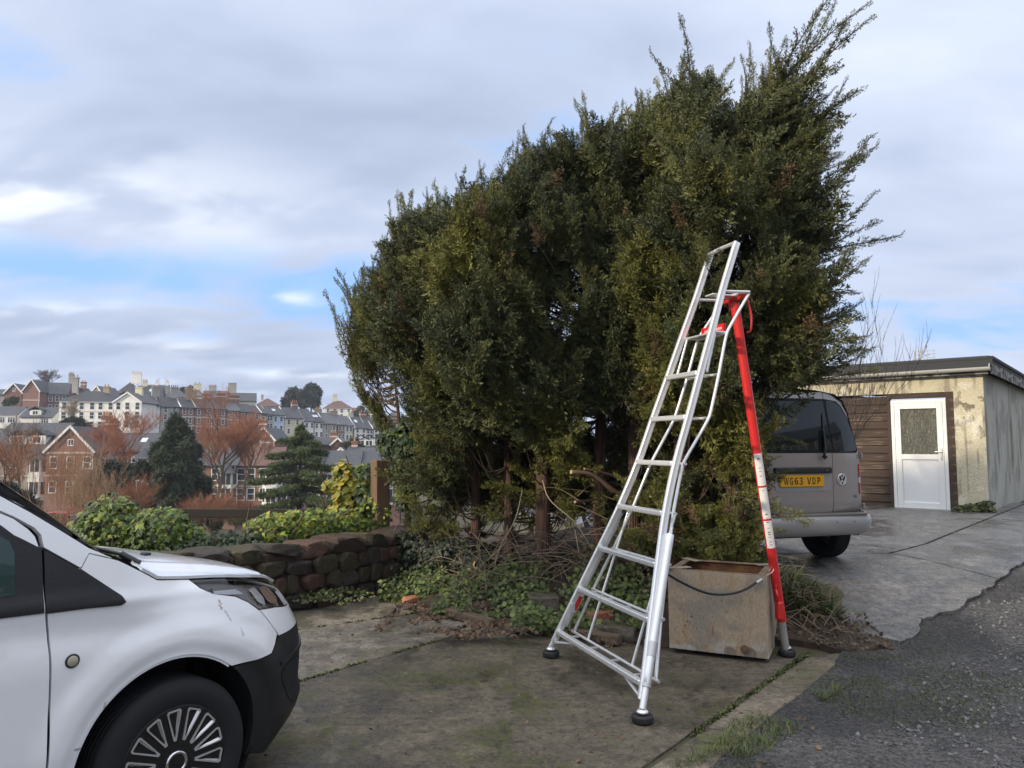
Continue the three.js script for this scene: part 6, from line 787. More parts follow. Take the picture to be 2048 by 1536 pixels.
  { const c = document.createElement('canvas'); c.width = 128; c.height = 64; const x = c.getContext('2d'); x.fillStyle = '#85807c'; x.fillRect(0, 0, 128, 64); x.fillStyle = '#35302e'; x.font = 'bold 50px sans-serif'; x.textAlign = 'center'; x.fillText('TDI', 64, 50); const m = new THREE.CanvasTexture(c); m.colorSpace = THREE.SRGBColorSpace; const q = part('model_letters', flat(new THREE.PlaneGeometry(0.06, 0.028)), phys(0.95, 0.95, 0.95, 0.4, { map: m, metalness: 0.3 }), t); q.position.set(0.70, 0.685, face(0.70, 0.685) + 0.003); q.rotation.y = 0.20; }
  // glass
  const gl = [[-0.755, 1.125], [0.745, 1.125], [0.765, 1.15], [0.74, 1.30], [0.695, 1.46], [0.625, 1.60], [0.56, 1.655], [0.40, 1.675], [-0.40, 1.675], [-0.56, 1.655], [-0.625, 1.60], [-0.695, 1.46], [-0.74, 1.30]];
  p('glass_surround', gl, M.void, { off: 0.004 });
  p('rear_window', smooth([[0.415, 1.15], [0.735, 1.15], [0.72, 1.30], [0.67, 1.46], [0.60, 1.595], [0.54, 1.635], [0.415, 1.65]], 3, true, 0.2), M.carGlass, { off: 0.008 }); p('rear_window', [[-0.73, 1.15], [0.375, 1.15], [0.375, 1.65], [-0.54, 1.635], [-0.67, 1.46]], M.carGlass, { off: 0.008 });
  part('rear_wiper', join([bar([0.25, 1.075, 0.03], [0.27, 1.10, 0.05], 0.022, 10), tube([[0.25, 1.075, 0.045], [0.275, 1.20, 0.03], [0.295, 1.36, -0.01]], 0.013, 7, 12), bar([0.275, 1.13, 0.02], [0.335, 1.52, -0.065], 0.010, 6)]), M.blackPlastic, t);
  for (const s of [1, -1]) {
    const q = new THREE.Group(); q.name = 'tail_light'; t.add(q); const z = (x, y) => [s * x, y, face(x, y) + 0.004];
    for (const [y0, y1, m] of [[0.71, 0.82, M.redLens], [0.82, 0.875, M.clearLens], [0.875, 1.01, M.redLens]]) part('lens', patch([[0.765, y0], [0.835, y0], [0.835, y1], [0.765, y1]], 0.03, (x, y) => [s * min(x, half(y) + 0.002), y, face(min(x, half(y)), y) + 0.008 - max(0, x - 0.79) * 0.9], { flip: s < 0, rim: 0.01 }), m, q);
    for (const y of [0.58, 1.09]) part('hinge', rbox(0.022, 0.055, 0.03, 0.006, s * (half(y) - 0.005), y, face(half(y), y) + 0.02), M.silver, t);
    for (const z0 of [-0.57, -3.25]) { const w = new THREE.Group(); w.name = 'wheel'; w.position.set(s * 0.74, 0.318, z0); w.rotation.y = s * PI / 2; t.add(w); part('tyre', tyreGeo(0.318, 0.20, 0.20), M.tyre, w); part('rim', mv(lathe([[0, 0.02], [0.06, 0.02], [0.19, 0.03], [0.205, 0.05]], 32).rotateX(PI / 2), 0, 0, 0.03), std(0.4, 0.4, 0.4, 0.4, { metalness: 0.6 }), w); }
  }
  { // wrap-round bumper
    const prof = [[0.06, 0.53], [0.105, 0.515], [0.125, 0.46], [0.12, 0.40], [0.09, 0.335], [0.04, 0.31]], plan = (k) => { const w = 0.835, R = 0.16; const a = abs(k), sx = Math.sign(k); if (a < 0.62) return [k / 0.62 * (w - R), 0, sx * 0]; if (a < 0.82) { const th = (a - 0.62) / 0.2 * PI / 2; return [sx * (w - R + R * sin(th)), -R + R * cos(th), th * sx]; } return [sx * w, -R - (a - 0.82) / 0.18 * 0.55, PI / 2 * sx]; };
    const pos = [], idx = [], NB = 90, n = prof.length; for (let i = 0; i <= NB; i++) { const k = lerp(-1, 1, i / NB), [x, z, th] = plan(k); for (const [o, y] of prof) { const e = (o - 0.06) * (abs(k) > 0.82 ? 0.5 : 1), b = -0.03 * (x / 0.8) ** 2; pos.push(x + sin(th) * e, y, z + cos(th) * e + 0.045 + b); } }
    for (let i = 0; i < NB; i++) for (let j = 0; j + 1 < n; j++) { const a = i * n + j, b = a + n; idx.push(a, a + 1, b, a + 1, b + 1, b); }
    const g = new THREE.BufferGeometry(); g.setAttribute('position', new THREE.Float32BufferAttribute(pos, 3)); g.setIndex(idx); g.computeVertexNormals(); const bp = part('rear_bumper', flat(g), phys(0.36, 0.35, 0.34, 0.45, { metalness: 0.3, clearcoat: 0.5, clearcoatRoughness: 0.2 }), t); part('bumper_step', box(1.5, 0.012, 0.12, 0, 0.525, 0.04), M.silver, bp);
    for (const x of [-0.52, -0.12, 0.28, 0.5]) part('parking_sensor', mv(cyl(0.011, 0.011, 0.008, 14).rotateX(PI / 2), x, 0.455, 0.168 - 0.03 * (x / 0.8) ** 2), M.silver, bp);
  }
}
// ---------- houses behind the camera: one shades the yard, one is mirrored in the silver van's window ----------
function nearHouse(label, pos, yaw, W, H, rise, D, cols, arched) {
  const t = thing('brick_house', label, 'house', pos, yaw);
  part('wall', metric(join([box(W, H + 0.4, D, 0, H / 2 - 0.2, -D / 2), ...[-1, 1].map((e) => mv(extrude([[-D / 2, 0], [D / 2, 0], [0, rise]], 0.25).rotateY(PI / 2), e * (W / 2 - 0.125) - 0.125, H, -D / 2))])), wallM.brick, t);
  part('roof', metric(mv(prism(W, D, rise, 0.3, true), 0, H, -D / 2)), roofM.slate, t);
  for (let r = 0; r < 2; r++) for (let c = 0; c < cols; c++) { const w = window_(t, 'w', ((c + 0.5) / cols - 0.5) * W, 1.55 + r * 2.7, 0.012); if (arched) part('arch', mv(flat(new THREE.TorusGeometry(0.82, 0.08, 6, 16, PI)), 0, 0.55, 0.05), paintM, w); }
  part('string_course', box(W, 0.2, 0.08, 0, H * 0.53, 0.04), bandM, t);
}
nearHouse('long brick house behind the viewer that shades the yard', [-6.0 - 0.24, 0, 4.5 - 0.32], 2.2143, 12.8, 4.7, 1.7, 8, 5, false);
nearHouse('brick house with white arched windows across the lane, mirrored in the silver van', [16.5, 0.3, 1.5], -2.11, 12, 5.6, 2.0, 8, 5, true);
// ---------- tripod ladder ----------
{
  M.aluDull = std(0.55, 0.55, 0.54, 0.45, { metalness: 0.6 }); M.red = phys(0.62, 0.022, 0.020, 0.38, { clearcoat: 0.4, clearcoatRoughness: 0.3 }); M.rubber = std(0.016, 0.016, 0.017, 0.6);
  const t = thing('tripod_ladder', 'aluminium tripod ladder with a red rear leg standing on the concrete', 'ladder', [0.53, 0, -5.102], -1.2418), q = (n, g, m, p = t) => part(n, g, m, p);
  // local x across the ladder (right rail positive), y up, z = minus the depth towards the red leg
  const HT = [0, 0.2, 0.53, 0.84, 1.15, 1.475, 1.79, 2.1, 2.4, 2.7, 3.07], WT = [0.72, 0.655, 0.538, 0.427, 0.325, 0.262, 0.243, 0.218, 0.197, 0.172, 0.165];
  const hw = (h) => interp(HT, WT, h), dep = (h) => 0.3746 * h - 0.03, P = (x, h, d) => [x - 0.05, h, -d];
  const TR = [0.2, 0.53, 0.84, 1.15, 1.475, 1.79, 2.1, 2.4], TD = [0.115, 0.10, 0.10, 0.095, 0.095, 0.18, 0.168, 0.145];
  const section = Array.from({ length: 28 }, (_, i) => { const t = (i / 28) * 2 * PI, c = cos(t), s = sin(t), e = 0.55; return [Math.sign(c) * pow(abs(c), e) * 0.0185 - 0.0035 * exp(-(((s) / 0.3) ** 2)) * Math.sign(c), Math.sign(s) * pow(abs(s), e) * 0.0255]; });
  const sweepRail = (s) => { const hs = [0.12, 0.2, 0.53, 0.84, 1.15, 1.475, 1.79, 2.1, 2.4, 2.7, 3.07], cv = new THREE.CatmullRomCurve3(hs.map((h) => V3(...P(s * hw(h), h, dep(h) + 0.010)))), pos = [], idx = [], N = 60, n = section.length; for (let i = 0; i <= N; i++) { const c = cv.getPointAt(i / N); for (const [a, b] of section) pos.push(c.x + a, c.y + b * 0.351, c.z + b * 0.936); } for (let i = 0; i < N; i++) for (let j = 0; j < n; j++) { const a = i * n + j, b = i * n + (j + 1) % n; idx.push(a, b, a + n, b, b + n, a + n); } const top = pos.length / 3, c = cv.getPointAt(1); pos.push(c.x, c.y, c.z); for (let j = 0; j < n; j++) idx.push(N * n + j, N * n + (j + 1) % n, top); const g = new THREE.BufferGeometry(); g.setAttribute('position', new THREE.Float32BufferAttribute(pos, 3)); g.setIndex(idx); g.computeVertexNormals(); return metric(g); };
  for (const s of [1, -1]) q('rail', sweepRail(s), M.alu);
  q('handle_bar', tube([P(0.165, 3.05, dep(3.05)), P(0.1, 3.075, dep(3.07) + 0.02), P(-0.1, 3.075, dep(3.07) + 0.02), P(-0.165, 3.05, dep(3.05))], 0.016, 10, 20), M.alu);
  TR.forEach((h, i) => { // each tread: a broad front member, a thin rear one, and ties between them
    const w = hw(h) - 0.012, f = dep(h), b = f + TD[i], y = h, r = q('rung', h === 2.4 ? join([bar(P(-w, y, f + 0.03), P(-w + 0.01, y, b), 0.011, 10), bar(P(w, y, f + 0.03), P(w - 0.01, y, b), 0.011, 10)]) : rbox(2 * w, 0.036, 0.042, 0.010, -0.05, y, -f), M.alu);
    part('rear_bar', bar(P(-w, y - 0.004, b), P(w, y - 0.004, b), 0.0105, 10), M.alu, r);
    const nt = h === 2.4 ? 0 : i < 3 ? 4 : 2; for (let k = 0; k < nt; k++) { const x = -w + (2 * w * (k + 0.5)) / nt; part('tie', mv(rbox(0.022, 0.014, TD[i] - 0.03, 0.003), x - 0.05, y - 0.004, -(f + b) / 2), M.aluDull, r); }
    if (h === 2.4) { part('label_plate', rbox(2 * w - 0.06, 0.062, 0.004, 0.001, -0.05, y + 0.045, -(b + 0.012)), M.red, r); const tx = document.createElement('canvas'); tx.width = 256; tx.height = 64; const c = tx.getContext('2d'); c.fillStyle = '#c41418'; c.fillRect(0, 0, 256, 64); c.fillStyle = '#e8c8c4'; c.font = 'bold 34px sans-serif'; c.textAlign = 'center'; c.fillText('HENCHMAN', 128, 44); const m = new THREE.CanvasTexture(tx); m.colorSpace = THREE.SRGBColorSpace; const pl = new THREE.PlaneGeometry(2 * w - 0.08, 0.05); part('lettering', mv(flat(pl), -0.05, y + 0.045, -(b + 0.0085)), std(1, 1, 1, 0.5, { map: m }), r); part('tread_plate', rbox(2 * w - 0.03, 0.014, TD[i] * 0.62, 0.003, -0.05, y + 0.004, -(b - TD[i] * 0.31)), M.aluDull, r); }
  });
  // bent back tubes that carry the treads and reach up to the hinge
  const bk = [[0.2, 0.115], [0.53, 0.10], [0.84, 0.10], [1.15, 0.095], [1.475, 0.095], [1.79, 0.18], [2.1, 0.168], [2.4, 0.145], [2.7, 0.245]];
  for (const s of [1, -1]) q('back_tube', tube(bk.map(([h, d]) => P(s * (hw(h) - (h > 1.6 ? 0.012 : 0.045)), h, dep(h) + d)), 0.0115, 10, 70, 0.15), M.alu);
  for (const [a, b] of [[-0.36, -0.33], [0.31, 0.31]]) q('brace', bar(P(a, 0.2, dep(0.2) + 0.115), P(b, 1.14, dep(1.15) + 0.09), 0.0095, 10), M.alu);
  for (const s of [1, -1]) { q('upright', bar(P(s * 0.198, 2.11, dep(2.1) + 0.075), P(s * 0.182, 2.4, dep(2.4) + 0.05), 0.0095, 8), M.alu); }
  q('top_frame', join([bar(P(-0.168, 2.7, dep(2.7)), P(-0.168, 2.71, dep(2.7) + 0.245), 0.011, 10), bar(P(0.168, 2.7, dep(2.7)), P(0.168, 2.71, dep(2.7) + 0.245), 0.011, 10), bar(P(-0.168, 2.71, dep(2.7) + 0.20), P(0.168, 2.71, dep(2.7) + 0.20), 0.011, 10), rbox(0.10, 0.012, 0.24, 0.003, -0.05 + 0.02, 2.70, -(dep(2.7) + 0.12))]), M.alu);
  // telescopic feet
  for (const s of [1, -1]) {
    const top = P(s * (hw(1.0) + 0.012), 1.02, dep(1.0) + 0.06), foot = P(s * 0.711, 0.075, 0.0 + 0.012), low = (k) => [0, 1, 2].map((i) => lerp(foot[i], top[i], k));
    const lg = q('front_leg', join([tube([low(0.13), low(0.5), low(1)], 0.0275, 16, 14), bar(low(0.0), low(0.16), 0.021, 14)]), M.alu);
    part('collar', bar(low(0.28), low(0.36), 0.031, 14), M.aluDull, lg); part('collar', bar(low(0.115), low(0.135), 0.030, 14), M.aluDull, lg); part('clamp', rbox(0.03, 0.075, 0.03, 0.006, low(0.33)[0] - s * 0.038, low(0.33)[1], low(0.33)[2] + 0.012), M.aluDull, lg);
    const ft = part('foot', lathe([[0, 0.0], [0.056, 0.0], [0.061, 0.005], [0.063, 0.012], [0.063, 0.034], [0.060, 0.041], [0.054, 0.044], [0.036, 0.046], [0, 0.046]], 28), M.rubber, lg); ft.position.set(foot[0], 0.002, foot[2]); part('foot_plate', lathe([[0, 0.045], [0.036, 0.048], [0.034, 0.06], [0.022, 0.07], [0, 0.07]], 20), M.alu, lg).position.set(foot[0], 0.006, foot[2]);
    q('strut', join([bar(low(0.04), P(s * 0.30, 0.185, dep(0.2) + 0.03), 0.0105, 8), bar(P(s * (hw(0.2) - 0.05), 0.19, dep(0.2) + 0.05), [lerp(low(0.1)[0], P(s * 0.3, 0, 0)[0], 0.28), lerp(low(0.1)[1], 0.19, 0.28), lerp(low(0.1)[2], -(dep(0.2) + 0.06), 0.28)], 0.008, 8)]), M.alu);
  }
  { // perforated strip on the inner face of the left rail, with the red maker's label
    const h0 = 0.24, h1 = 1.1, holes = []; for (let i = 0; i < 11; i++) { const h = lerp(0.3, 1.05, i / 10), c = P(-hw(h) + 0.018, h, dep(h) + 0.045); holes.push(mv(cyl(0.006, 0.006, 0.003, 8).rotateZ(PI / 2), ...c)); }
    q('adjuster_strip', tube([0.24, 0.53, 0.84, 1.1].map((h) => P(-hw(h) + 0.012, h, dep(h) + 0.045)), 0.013, 4, 20), M.aluDull); q('hole', join(holes), M.rubber).userData.kind = 'stuff';
    const l = q('label_plate', rbox(0.003, 0.12, 0.034, 0.001), M.red); const c = P(-hw(0.42) + 0.03, 0.42, dep(0.42) + 0.035); l.position.set(...c); l.rotation.set(-0.36, 0, -0.33); part('label_border', rbox(0.002, 0.16, 0.042, 0.001, -0.001, 0.012, 0), std(0.6, 0.6, 0.58, 0.5), l);
  }
  // the red rear leg with its hinge bar
  const footB = P(-0.158, 0, 1.722), B = (h) => [lerp(footB[0], -0.05, h / 2.69), h, lerp(footB[2], -(dep(2.7) + 0.232), h / 2.69)];
  const leg = q('rear_leg', join([bar(B(0.27), B(2.66), 0.0355, 24, 0.0345)]), M.red);
  part('hinge_bar', bar(P(-0.14, 2.69, dep(2.7) + 0.235), P(0.155, 2.69, dep(2.7) + 0.235), 0.0225, 16), M.red, leg);
  part('hinge_plate', mv(rbox(0.012, 0.07, 0.05, 0.004), B(2.62)[0] - 0.045, 2.65, B(2.62)[2]), M.red, leg);
  part('hook', tube([[B(2.66)[0] + 0.11, 2.67, B(2.66)[2] - 0.03], [B(2.5)[0] + 0.12, 2.55, B(2.5)[2] - 0.03], [B(2.5)[0] + 0.11, 2.44, B(2.5)[2] - 0.03], [B(2.5)[0] + 0.08, 2.43, B(2.5)[2] - 0.02]], 0.008, 8, 18), M.red, leg);
  part('inner_leg', bar(B(0.05), B(0.30), 0.0275, 18), std(0.45, 0.45, 0.43, 0.45, { metalness: 0.5 }), leg);
  part('clamp', join([rbox(0.05, 0.13, 0.05, 0.012, B(0.36)[0] + 0.045, 0.36, B(0.36)[2] + 0.045), tube([[B(0.44)[0] + 0.05, 0.43, B(0.44)[2] + 0.05], [B(0.5)[0] + 0.07, 0.48, B(0.5)[2] + 0.055], [B(0.5)[0] + 0.045, 0.52, B(0.5)[2] + 0.05], [B(0.5)[0] + 0.055, 0.55, B(0.5)[2] + 0.055]], 0.009, 7, 14)]), M.red, leg);
  const fb = part('foot', lathe([[0, 0.0], [0.056, 0.0], [0.061, 0.005], [0.063, 0.012], [0.063, 0.036], [0.060, 0.043], [0.054, 0.046], [0.034, 0.048], [0, 0.048]], 28), M.rubber, leg); fb.position.set(footB[0], 0.002, footB[2]); part('foot_plate', lathe([[0, 0.05], [0.036, 0.052], [0.034, 0.062], [0.024, 0.072], [0, 0.072]], 20), M.aluDull, leg).position.set(footB[0], 0.004, footB[2]);
  // white instruction stickers bent round the leg: flat print
  const stick = (h0, h1, seed) => { const cv = document.createElement('canvas'); cv.width = 96; cv.height = 512; const c = cv.getContext('2d'), R = rng(seed); c.fillStyle = '#e9e6e1'; c.fillRect(0, 0, 96, 512); c.fillStyle = '#555'; let y = 12; while (y < 490) { if (R() < 0.2) { c.fillStyle = R() < 0.3 ? '#777' : '#b4b0ab'; c.fillRect(30, y, 30, 24); y += 40; } else { c.fillStyle = '#b9b6b2'; c.fillRect(14, y, 30 + R() * 40, 3); y += 12; } }
    const m = new THREE.CanvasTexture(cv); m.colorSpace = THREE.SRGBColorSpace; const g = flat(new THREE.CylinderGeometry(0.0358, 0.0362, hypot(...[0, 1, 2].map((i) => B(h1)[i] - B(h0)[i])), 12, 1, true, 0, 1.9)); const a = V3(...B(h0)), b = V3(...B(h1)), dir = b.clone().sub(a).normalize(); const o = part('sticker', g, std(1, 1, 1, 0.5, { map: m }), leg); o.position.copy(a.add(b).multiplyScalar(0.5)); o.quaternion.setFromUnitVectors(V3(0, 1, 0), dir).multiply(new THREE.Quaternion().setFromAxisAngle(V3(0, 1, 0), stick.turn)); return o; };
  stick.turn = 0.15; stick(1.30, 1.54, 3); stick(1.05, 1.285, 5); stick(0.83, 1.035, 7);
  // black safety strap with a snap hook
  const A = P(-hw(0.95) * 0.1 + 0.30, 0.83, dep(0.84) + 0.05), Zp = B(0.66); Zp[0] += 0.03; Zp[2] += 0.03; const L = (k, sag) => [lerp(A[0], Zp[0], k), lerp(A[1], Zp[1], k) - sag, lerp(A[2], Zp[2], k)];
  const st = q('safety_strap', tube([L(0, 0), L(0.2, 0.11), L(0.45, 0.19), L(0.7, 0.165), L(0.92, 0.05)], 0.0085, 8, 40), M.rubber);
  part('snap_hook', tube([L(0.92, 0.05), L(0.97, 0.025), L(1, 0), [Zp[0] - 0.02, Zp[1] + 0.02, Zp[2]], L(0.96, 0.005)], 0.004, 6, 20), M.metal, st); part('strap_label', bar(L(0.84, 0.098), L(0.90, 0.063), 0.0105, 8), std(0.6, 0.6, 0.58, 0.6), st);
}
// ---------- the planted bed: timbers, stones, weeds, dead twigs ----------
{
  const bed = M.bedY, on = (px, py, h = 0) => { const r = sight(px, py), t = (h - 1.6) / r[1]; return [r[0] * t, h, r[2] * t]; };
  M.log = std(1, 1, 1, 0.9, { map: tex(256, 256, (u, v) => mix3([0.075, 0.050, 0.032], [0.19, 0.135, 0.088], fbm(u * 3, v * 22, 4, 0, 3)).map((x) => x * (0.7 + 0.5 * fbm(u * 9, v * 9, 3, 0, 5))), { size: [0.8, 0.2] }), bumpMap: stoneBump, bumpScale: 0.01 });
  const log = (label, a, b, r, seed) => { const R = rng(seed), A = on(...a, r * 0.8), B = on(...b, r * 0.8), m = [0, 1, 2].map((i) => (A[i] + B[i]) / 2), L = hypot(B[0] - A[0], B[2] - A[2]); const g = rbox(L, r * 1.9, r * 2.1, r * 0.5, 0, 0, 0, 3), p = g.attributes.position; for (let i = 0; i < p.count; i++) { const x = p.getX(i), k = 1 + 0.28 * (noise(x * 7 + seed, p.getY(i) * 9, 0, seed) - 0.5); p.setXYZ(i, x, p.getY(i) * k + 0.012 * sin(x * 5 + seed), p.getZ(i) * k); } g.computeVertexNormals(); const o = tag(part('timber_edging', metric(g), M.log), label, 'timber', 'rotting edging timbers of the bed'); o.position.set(m[0], m[1], m[2]); o.rotation.y = -atan2(B[2] - A[2], B[0] - A[0]); };
  log('weathered edging timber left of the concrete block', [895, 1226], [985, 1246], 0.048, 3);
  log('short dark edging timber in front of the concrete block', [1035, 1250], [1125, 1264], 0.042, 5);
  log('edging timber running behind the ladder foot below the red brick', [1130, 1262], [1240, 1284], 0.045, 7);
  const blk = tag(part('concrete_block', metric(rbox(0.27, 0.17, 0.22, 0.012)), M.slabB), 'grey concrete block lying among the weeds left of the ladder', 'block'); blk.position.set(0.28, 0.155, -6.98); blk.rotation.set(0.03, 0.1, -0.02);
  const brk = tag(part('red_brick', metric(rbox(0.215, 0.075, 0.105, 0.008)), std(1, 1, 1, 0.9, { map: stoneMap([0.22, 0.075, 0.045], [0.34, 0.13, 0.08], 55), bumpMap: stoneBump, bumpScale: 0.004 })), 'loose red brick behind the left ladder rail', 'brick'); brk.position.set(0.76, 0.13, -6.62); brk.rotation.set(0.05, 0.45, 0.04);
  const st = tag(part('broken_slab', boulder(0.34, 0.11, 0.2, 61), M.slabB), 'broken piece of pale paving behind the bottom rung', 'stone'); st.position.set(0.86, 0.06, -6.36); st.rotation.y = -0.35;
  const tile = tag(part('tile_shard', boulder(0.16, 0.06, 0.1, 62), std(0.36, 0.15, 0.07, 0.85)), 'orange tile shard at the left end of the bed edging', 'tile'); tile.position.set(-1.02, 0.045, -7.74); tile.rotation.y = 0.5;
  { // clay pipe end poking out of the weeds
    const g = thing('clay_pipe', 'short length of pale orange clay pipe among the weeds', 'pipe', [-0.42, bed(-0.42, -8.02) + 0.06, -8.02], 0.6); part('pipe', mv(lathe([[0.05, -0.14], [0.058, -0.14], [0.058, 0.14], [0.05, 0.14], [0.05, -0.14]], 24).rotateX(PI / 2 - 0.25), 0, 0, 0), std(0.42, 0.27, 0.15, 0.8), g); part('pipe_inside', mv(cyl(0.049, 0.049, 0.02, 20).rotateX(PI / 2 - 0.25), 0, 0.02, -0.09), M.void, g);
  }
  // pruned limbs with pale sawn ends
  const limb = (label, pts, r, seed) => { const t = thing('pruned_branch', label, 'branch', [0, 0, 0], 0, 'pruned branches lying in the hedge foot'); part('bark', tube(pts, (s) => r * (1 - 0.25 * s), 9, 16), std(0.20, 0.12, 0.08, 0.9), t); const a = V3(...pts[0]), d = V3(...pts[1]).sub(a).normalize(), c = part('sawn_end', lathe([[0, 0.004], [r * 0.95, 0.002], [r, -0.006]], 14), std(0.46, 0.34, 0.20, 0.8), t); c.position.copy(a); c.quaternion.setFromUnitVectors(V3(0, 1, 0), d.negate()); };
  const at = (px, py, d) => atDepth(px, py, d);
  limb('pinkish sawn branch jutting left towards the yard, upper of the two', [at(1142, 944, 7.0), at(1185, 950, 7.1), at(1235, 985, 7.25), at(1290, 1010, 7.5)], 0.020, 1);
  limb('thinner sawn branch beside the upper one', [at(1168, 938, 7.15), at(1205, 945, 7.25), at(1260, 962, 7.45)], 0.014, 2);
  limb('sawn branch stub lower down between the trunks', [at(1150, 1004, 7.3), at(1185, 1000, 7.6), at(1230, 985, 7.9)], 0.014, 3);
  // tangles of dead twigs
  const R = rng(12), twigs = (label, n, box_, len, seed) => { const Q = rng(seed), g = []; for (let i = 0; i < n; i++) { const x = lerp(box_[0], box_[1], Q()), z = lerp(box_[2], box_[3], Q()), y = bed(x, z) + Q() * box_[4], a = Q() * 6.28, e = (Q() - 0.3) * 0.9, L = len * (0.4 + Q()), c = [x + cos(a) * L * 0.5 * cos(e), y + L * 0.5 * sin(e) + 0.03, z + sin(a) * L * 0.5 * cos(e)]; g.push(tube([[x, y, z], [c[0] + (Q() - 0.5) * 0.08, c[1] + (Q() - 0.3) * 0.08, c[2]], [x + cos(a) * L * cos(e), max(bed(x, z) + 0.01, y + L * sin(e) * 0.8), z + sin(a) * L * cos(e)]], (s) => 0.0065 * (0.5 + Q() * 0.1) * (1.3 - s), 4, 6)); } tag(part('dead_twigs', join(g), std(0.24, 0.18, 0.125, 0.9)), label, 'twigs', null, 'stuff'); };
  twigs('tangle of pale dead twigs at the foot of the middle trunks', 150, [-0.55, 0.75, -8.15, -7.35, 0.30], 0.55, 5); twigs('thin dead twigs hanging between the trunks behind the ladder', 90, [0.5, 1.9, -7.9, -7.0, 0.75], 0.5, 6); twigs('brown twig litter behind the red ladder leg', 150, [2.05, 2.7, -6.75, -6.05, 0.07], 0.35, 7);
  const arcs = []; for (const [pts, r] of [[[at(1085, 960, 7.6), at(1100, 1000, 7.4), at(1150, 1045, 7.3), at(1185, 1100, 7.3)], 0.007], [[at(1040, 1185, 7.6), at(1090, 1165, 7.5), at(1150, 1130, 7.5), at(1200, 1095, 7.6)], 0.007], [[at(985, 1150, 7.9), at(1000, 1095, 7.8), at(1030, 1040, 7.7), at(1045, 980, 7.7)], 0.010], [[at(940, 1145, 8), at(985, 1110, 7.9), at(1010, 1085, 7.9), at(1015, 1050, 7.9)], 0.009], [[at(1150, 1060, 7.4), at(1160, 1110, 7.3), at(1180, 1150, 7.2)], 0.005], [[at(1450, 1000, 7.0), at(1465, 1060, 6.9), at(1475, 1120, 6.8)], 0.009]]) arcs.push(tube(pts, (s) => r * (1 - 0.5 * s), 5, 14)); tag(part('dead_stems', join(arcs), std(0.33, 0.27, 0.19, 0.85)), 'long pale dead stems arching between the hedge trunks', 'stems', null, 'stuff');
  // weeds
  const W = (label, region, n, hgt, cols, leaf, size, seed, dens = 0.42, name = 'weeds') => { const Q = rng(seed), pts = []; for (let k = 0; k < n * 4 && pts.length < n; k++) { const x = lerp(region[0], region[1], Q()), z = lerp(region[2], region[3], Q()); if (fbm(x * 3.2 + seed, z * 3.2, 3, 0, seed) < dens) continue; const g = max(G(x, z), M.bedY(x, z)); pts.push([x, (region[4] ? region[4](x, z) : g) + Q() * Q() * hgt * (0.4 + fbm(x * 4, z * 4, 2, 0, seed + 3)), z]); } foliage(name, label, 'weeds', pts, cols, leaf, size, { seed, mat: herbM, face: V3(-0.1, 0.9, 0.6), wild: 0.7, kind: 'stuff' }); };
  const GREEN = [[0.070, 0.100, 0.024], [0.105, 0.140, 0.030], [0.048, 0.070, 0.022], [0.13, 0.155, 0.042]], DULL = [[0.060, 0.068, 0.028], [0.090, 0.088, 0.036], [0.13, 0.095, 0.05]];
  W('fresh green weeds at the foot of the ivy bank beside the stone wall', [-1.35, -0.7, -8.35, -7.75], 1700, 0.24, GREEN, roundLeaf, 0.042, 3, 0.3);
  W('green nettles and weeds along the bed behind the left timber', [-0.75, 0.35, -7.9, -6.95], 3000, 0.20, [...GREEN, ...DULL.slice(0, 1)], roundLeaf, 0.042, 5, 0.40);
  W('green weeds round the concrete block and red brick', [0.0, 1.15, -7.3, -6.35], 2900, 0.24, [...GREEN, GREEN[1]], roundLeaf, 0.042, 6, 0.36);
  W('olive weeds and seedlings behind the ladder rungs', [0.6, 1.75, -7.7, -6.6], 2200, 0.42, [...DULL, GREEN[0]], roundLeaf, 0.036, 7, 0.40);
  W('small weeds at the foot of the stone wall', [-2.2, -1.35, -8.35, -7.3], 1100, 0.10, [...GREEN, ...DULL], roundLeaf, 0.03, 8, 0.5);
  W('brown leaf litter along the edge of the bed', [-1.1, 1.2, -7.6, -6.1], 2600, 0.05, [[0.075, 0.045, 0.026], [0.12, 0.07, 0.04], [0.045, 0.03, 0.02], [0.16, 0.10, 0.055]], roundLeaf, 0.035, 9, 0.42, 'leaf_litter');
  W('low weeds between the tank and the silver van', [1.9, 2.65, -7.3, -6.3], 1500, 0.14, [...DULL, GREEN[2]], roundLeaf, 0.034, 10, 0.4);
  W('dark leaf litter and twigs on the bare earth beside the red ladder foot', [2.05, 3.0, -6.5, -5.95], 900, 0.03, [[0.075, 0.045, 0.026], [0.12, 0.07, 0.04], [0.045, 0.03, 0.02], [0.10, 0.085, 0.045]], roundLeaf, 0.028, 29, 0.3, 'leaf_litter');
  W('fallen brown leaves scattered over the concrete bays', [-1.6, 2.2, -7.2, -3.4, () => 0.004], 170, 0.004, [[0.10, 0.06, 0.034], [0.16, 0.095, 0.05], [0.05, 0.036, 0.024]], roundLeaf, 0.026, 19, 0.0, 'leaf_litter');
  // grass
  const blade = (() => { const pos = []; const c = (t) => [0, t, 0.55 * t * t]; for (let i = 0; i < 4; i++) { const a = c(i / 4), b = c((i + 1) / 4), w0 = 0.03 * (1 - (i / 4) ** 2), w1 = 0.03 * (1 - ((i + 1) / 4) ** 2); pos.push(-w0, a[1], a[2], w0, a[1], a[2], w1, b[1], b[2], -w0, a[1], a[2], w1, b[1], b[2], -w1, b[1], b[2]); } return tris(pos); })();
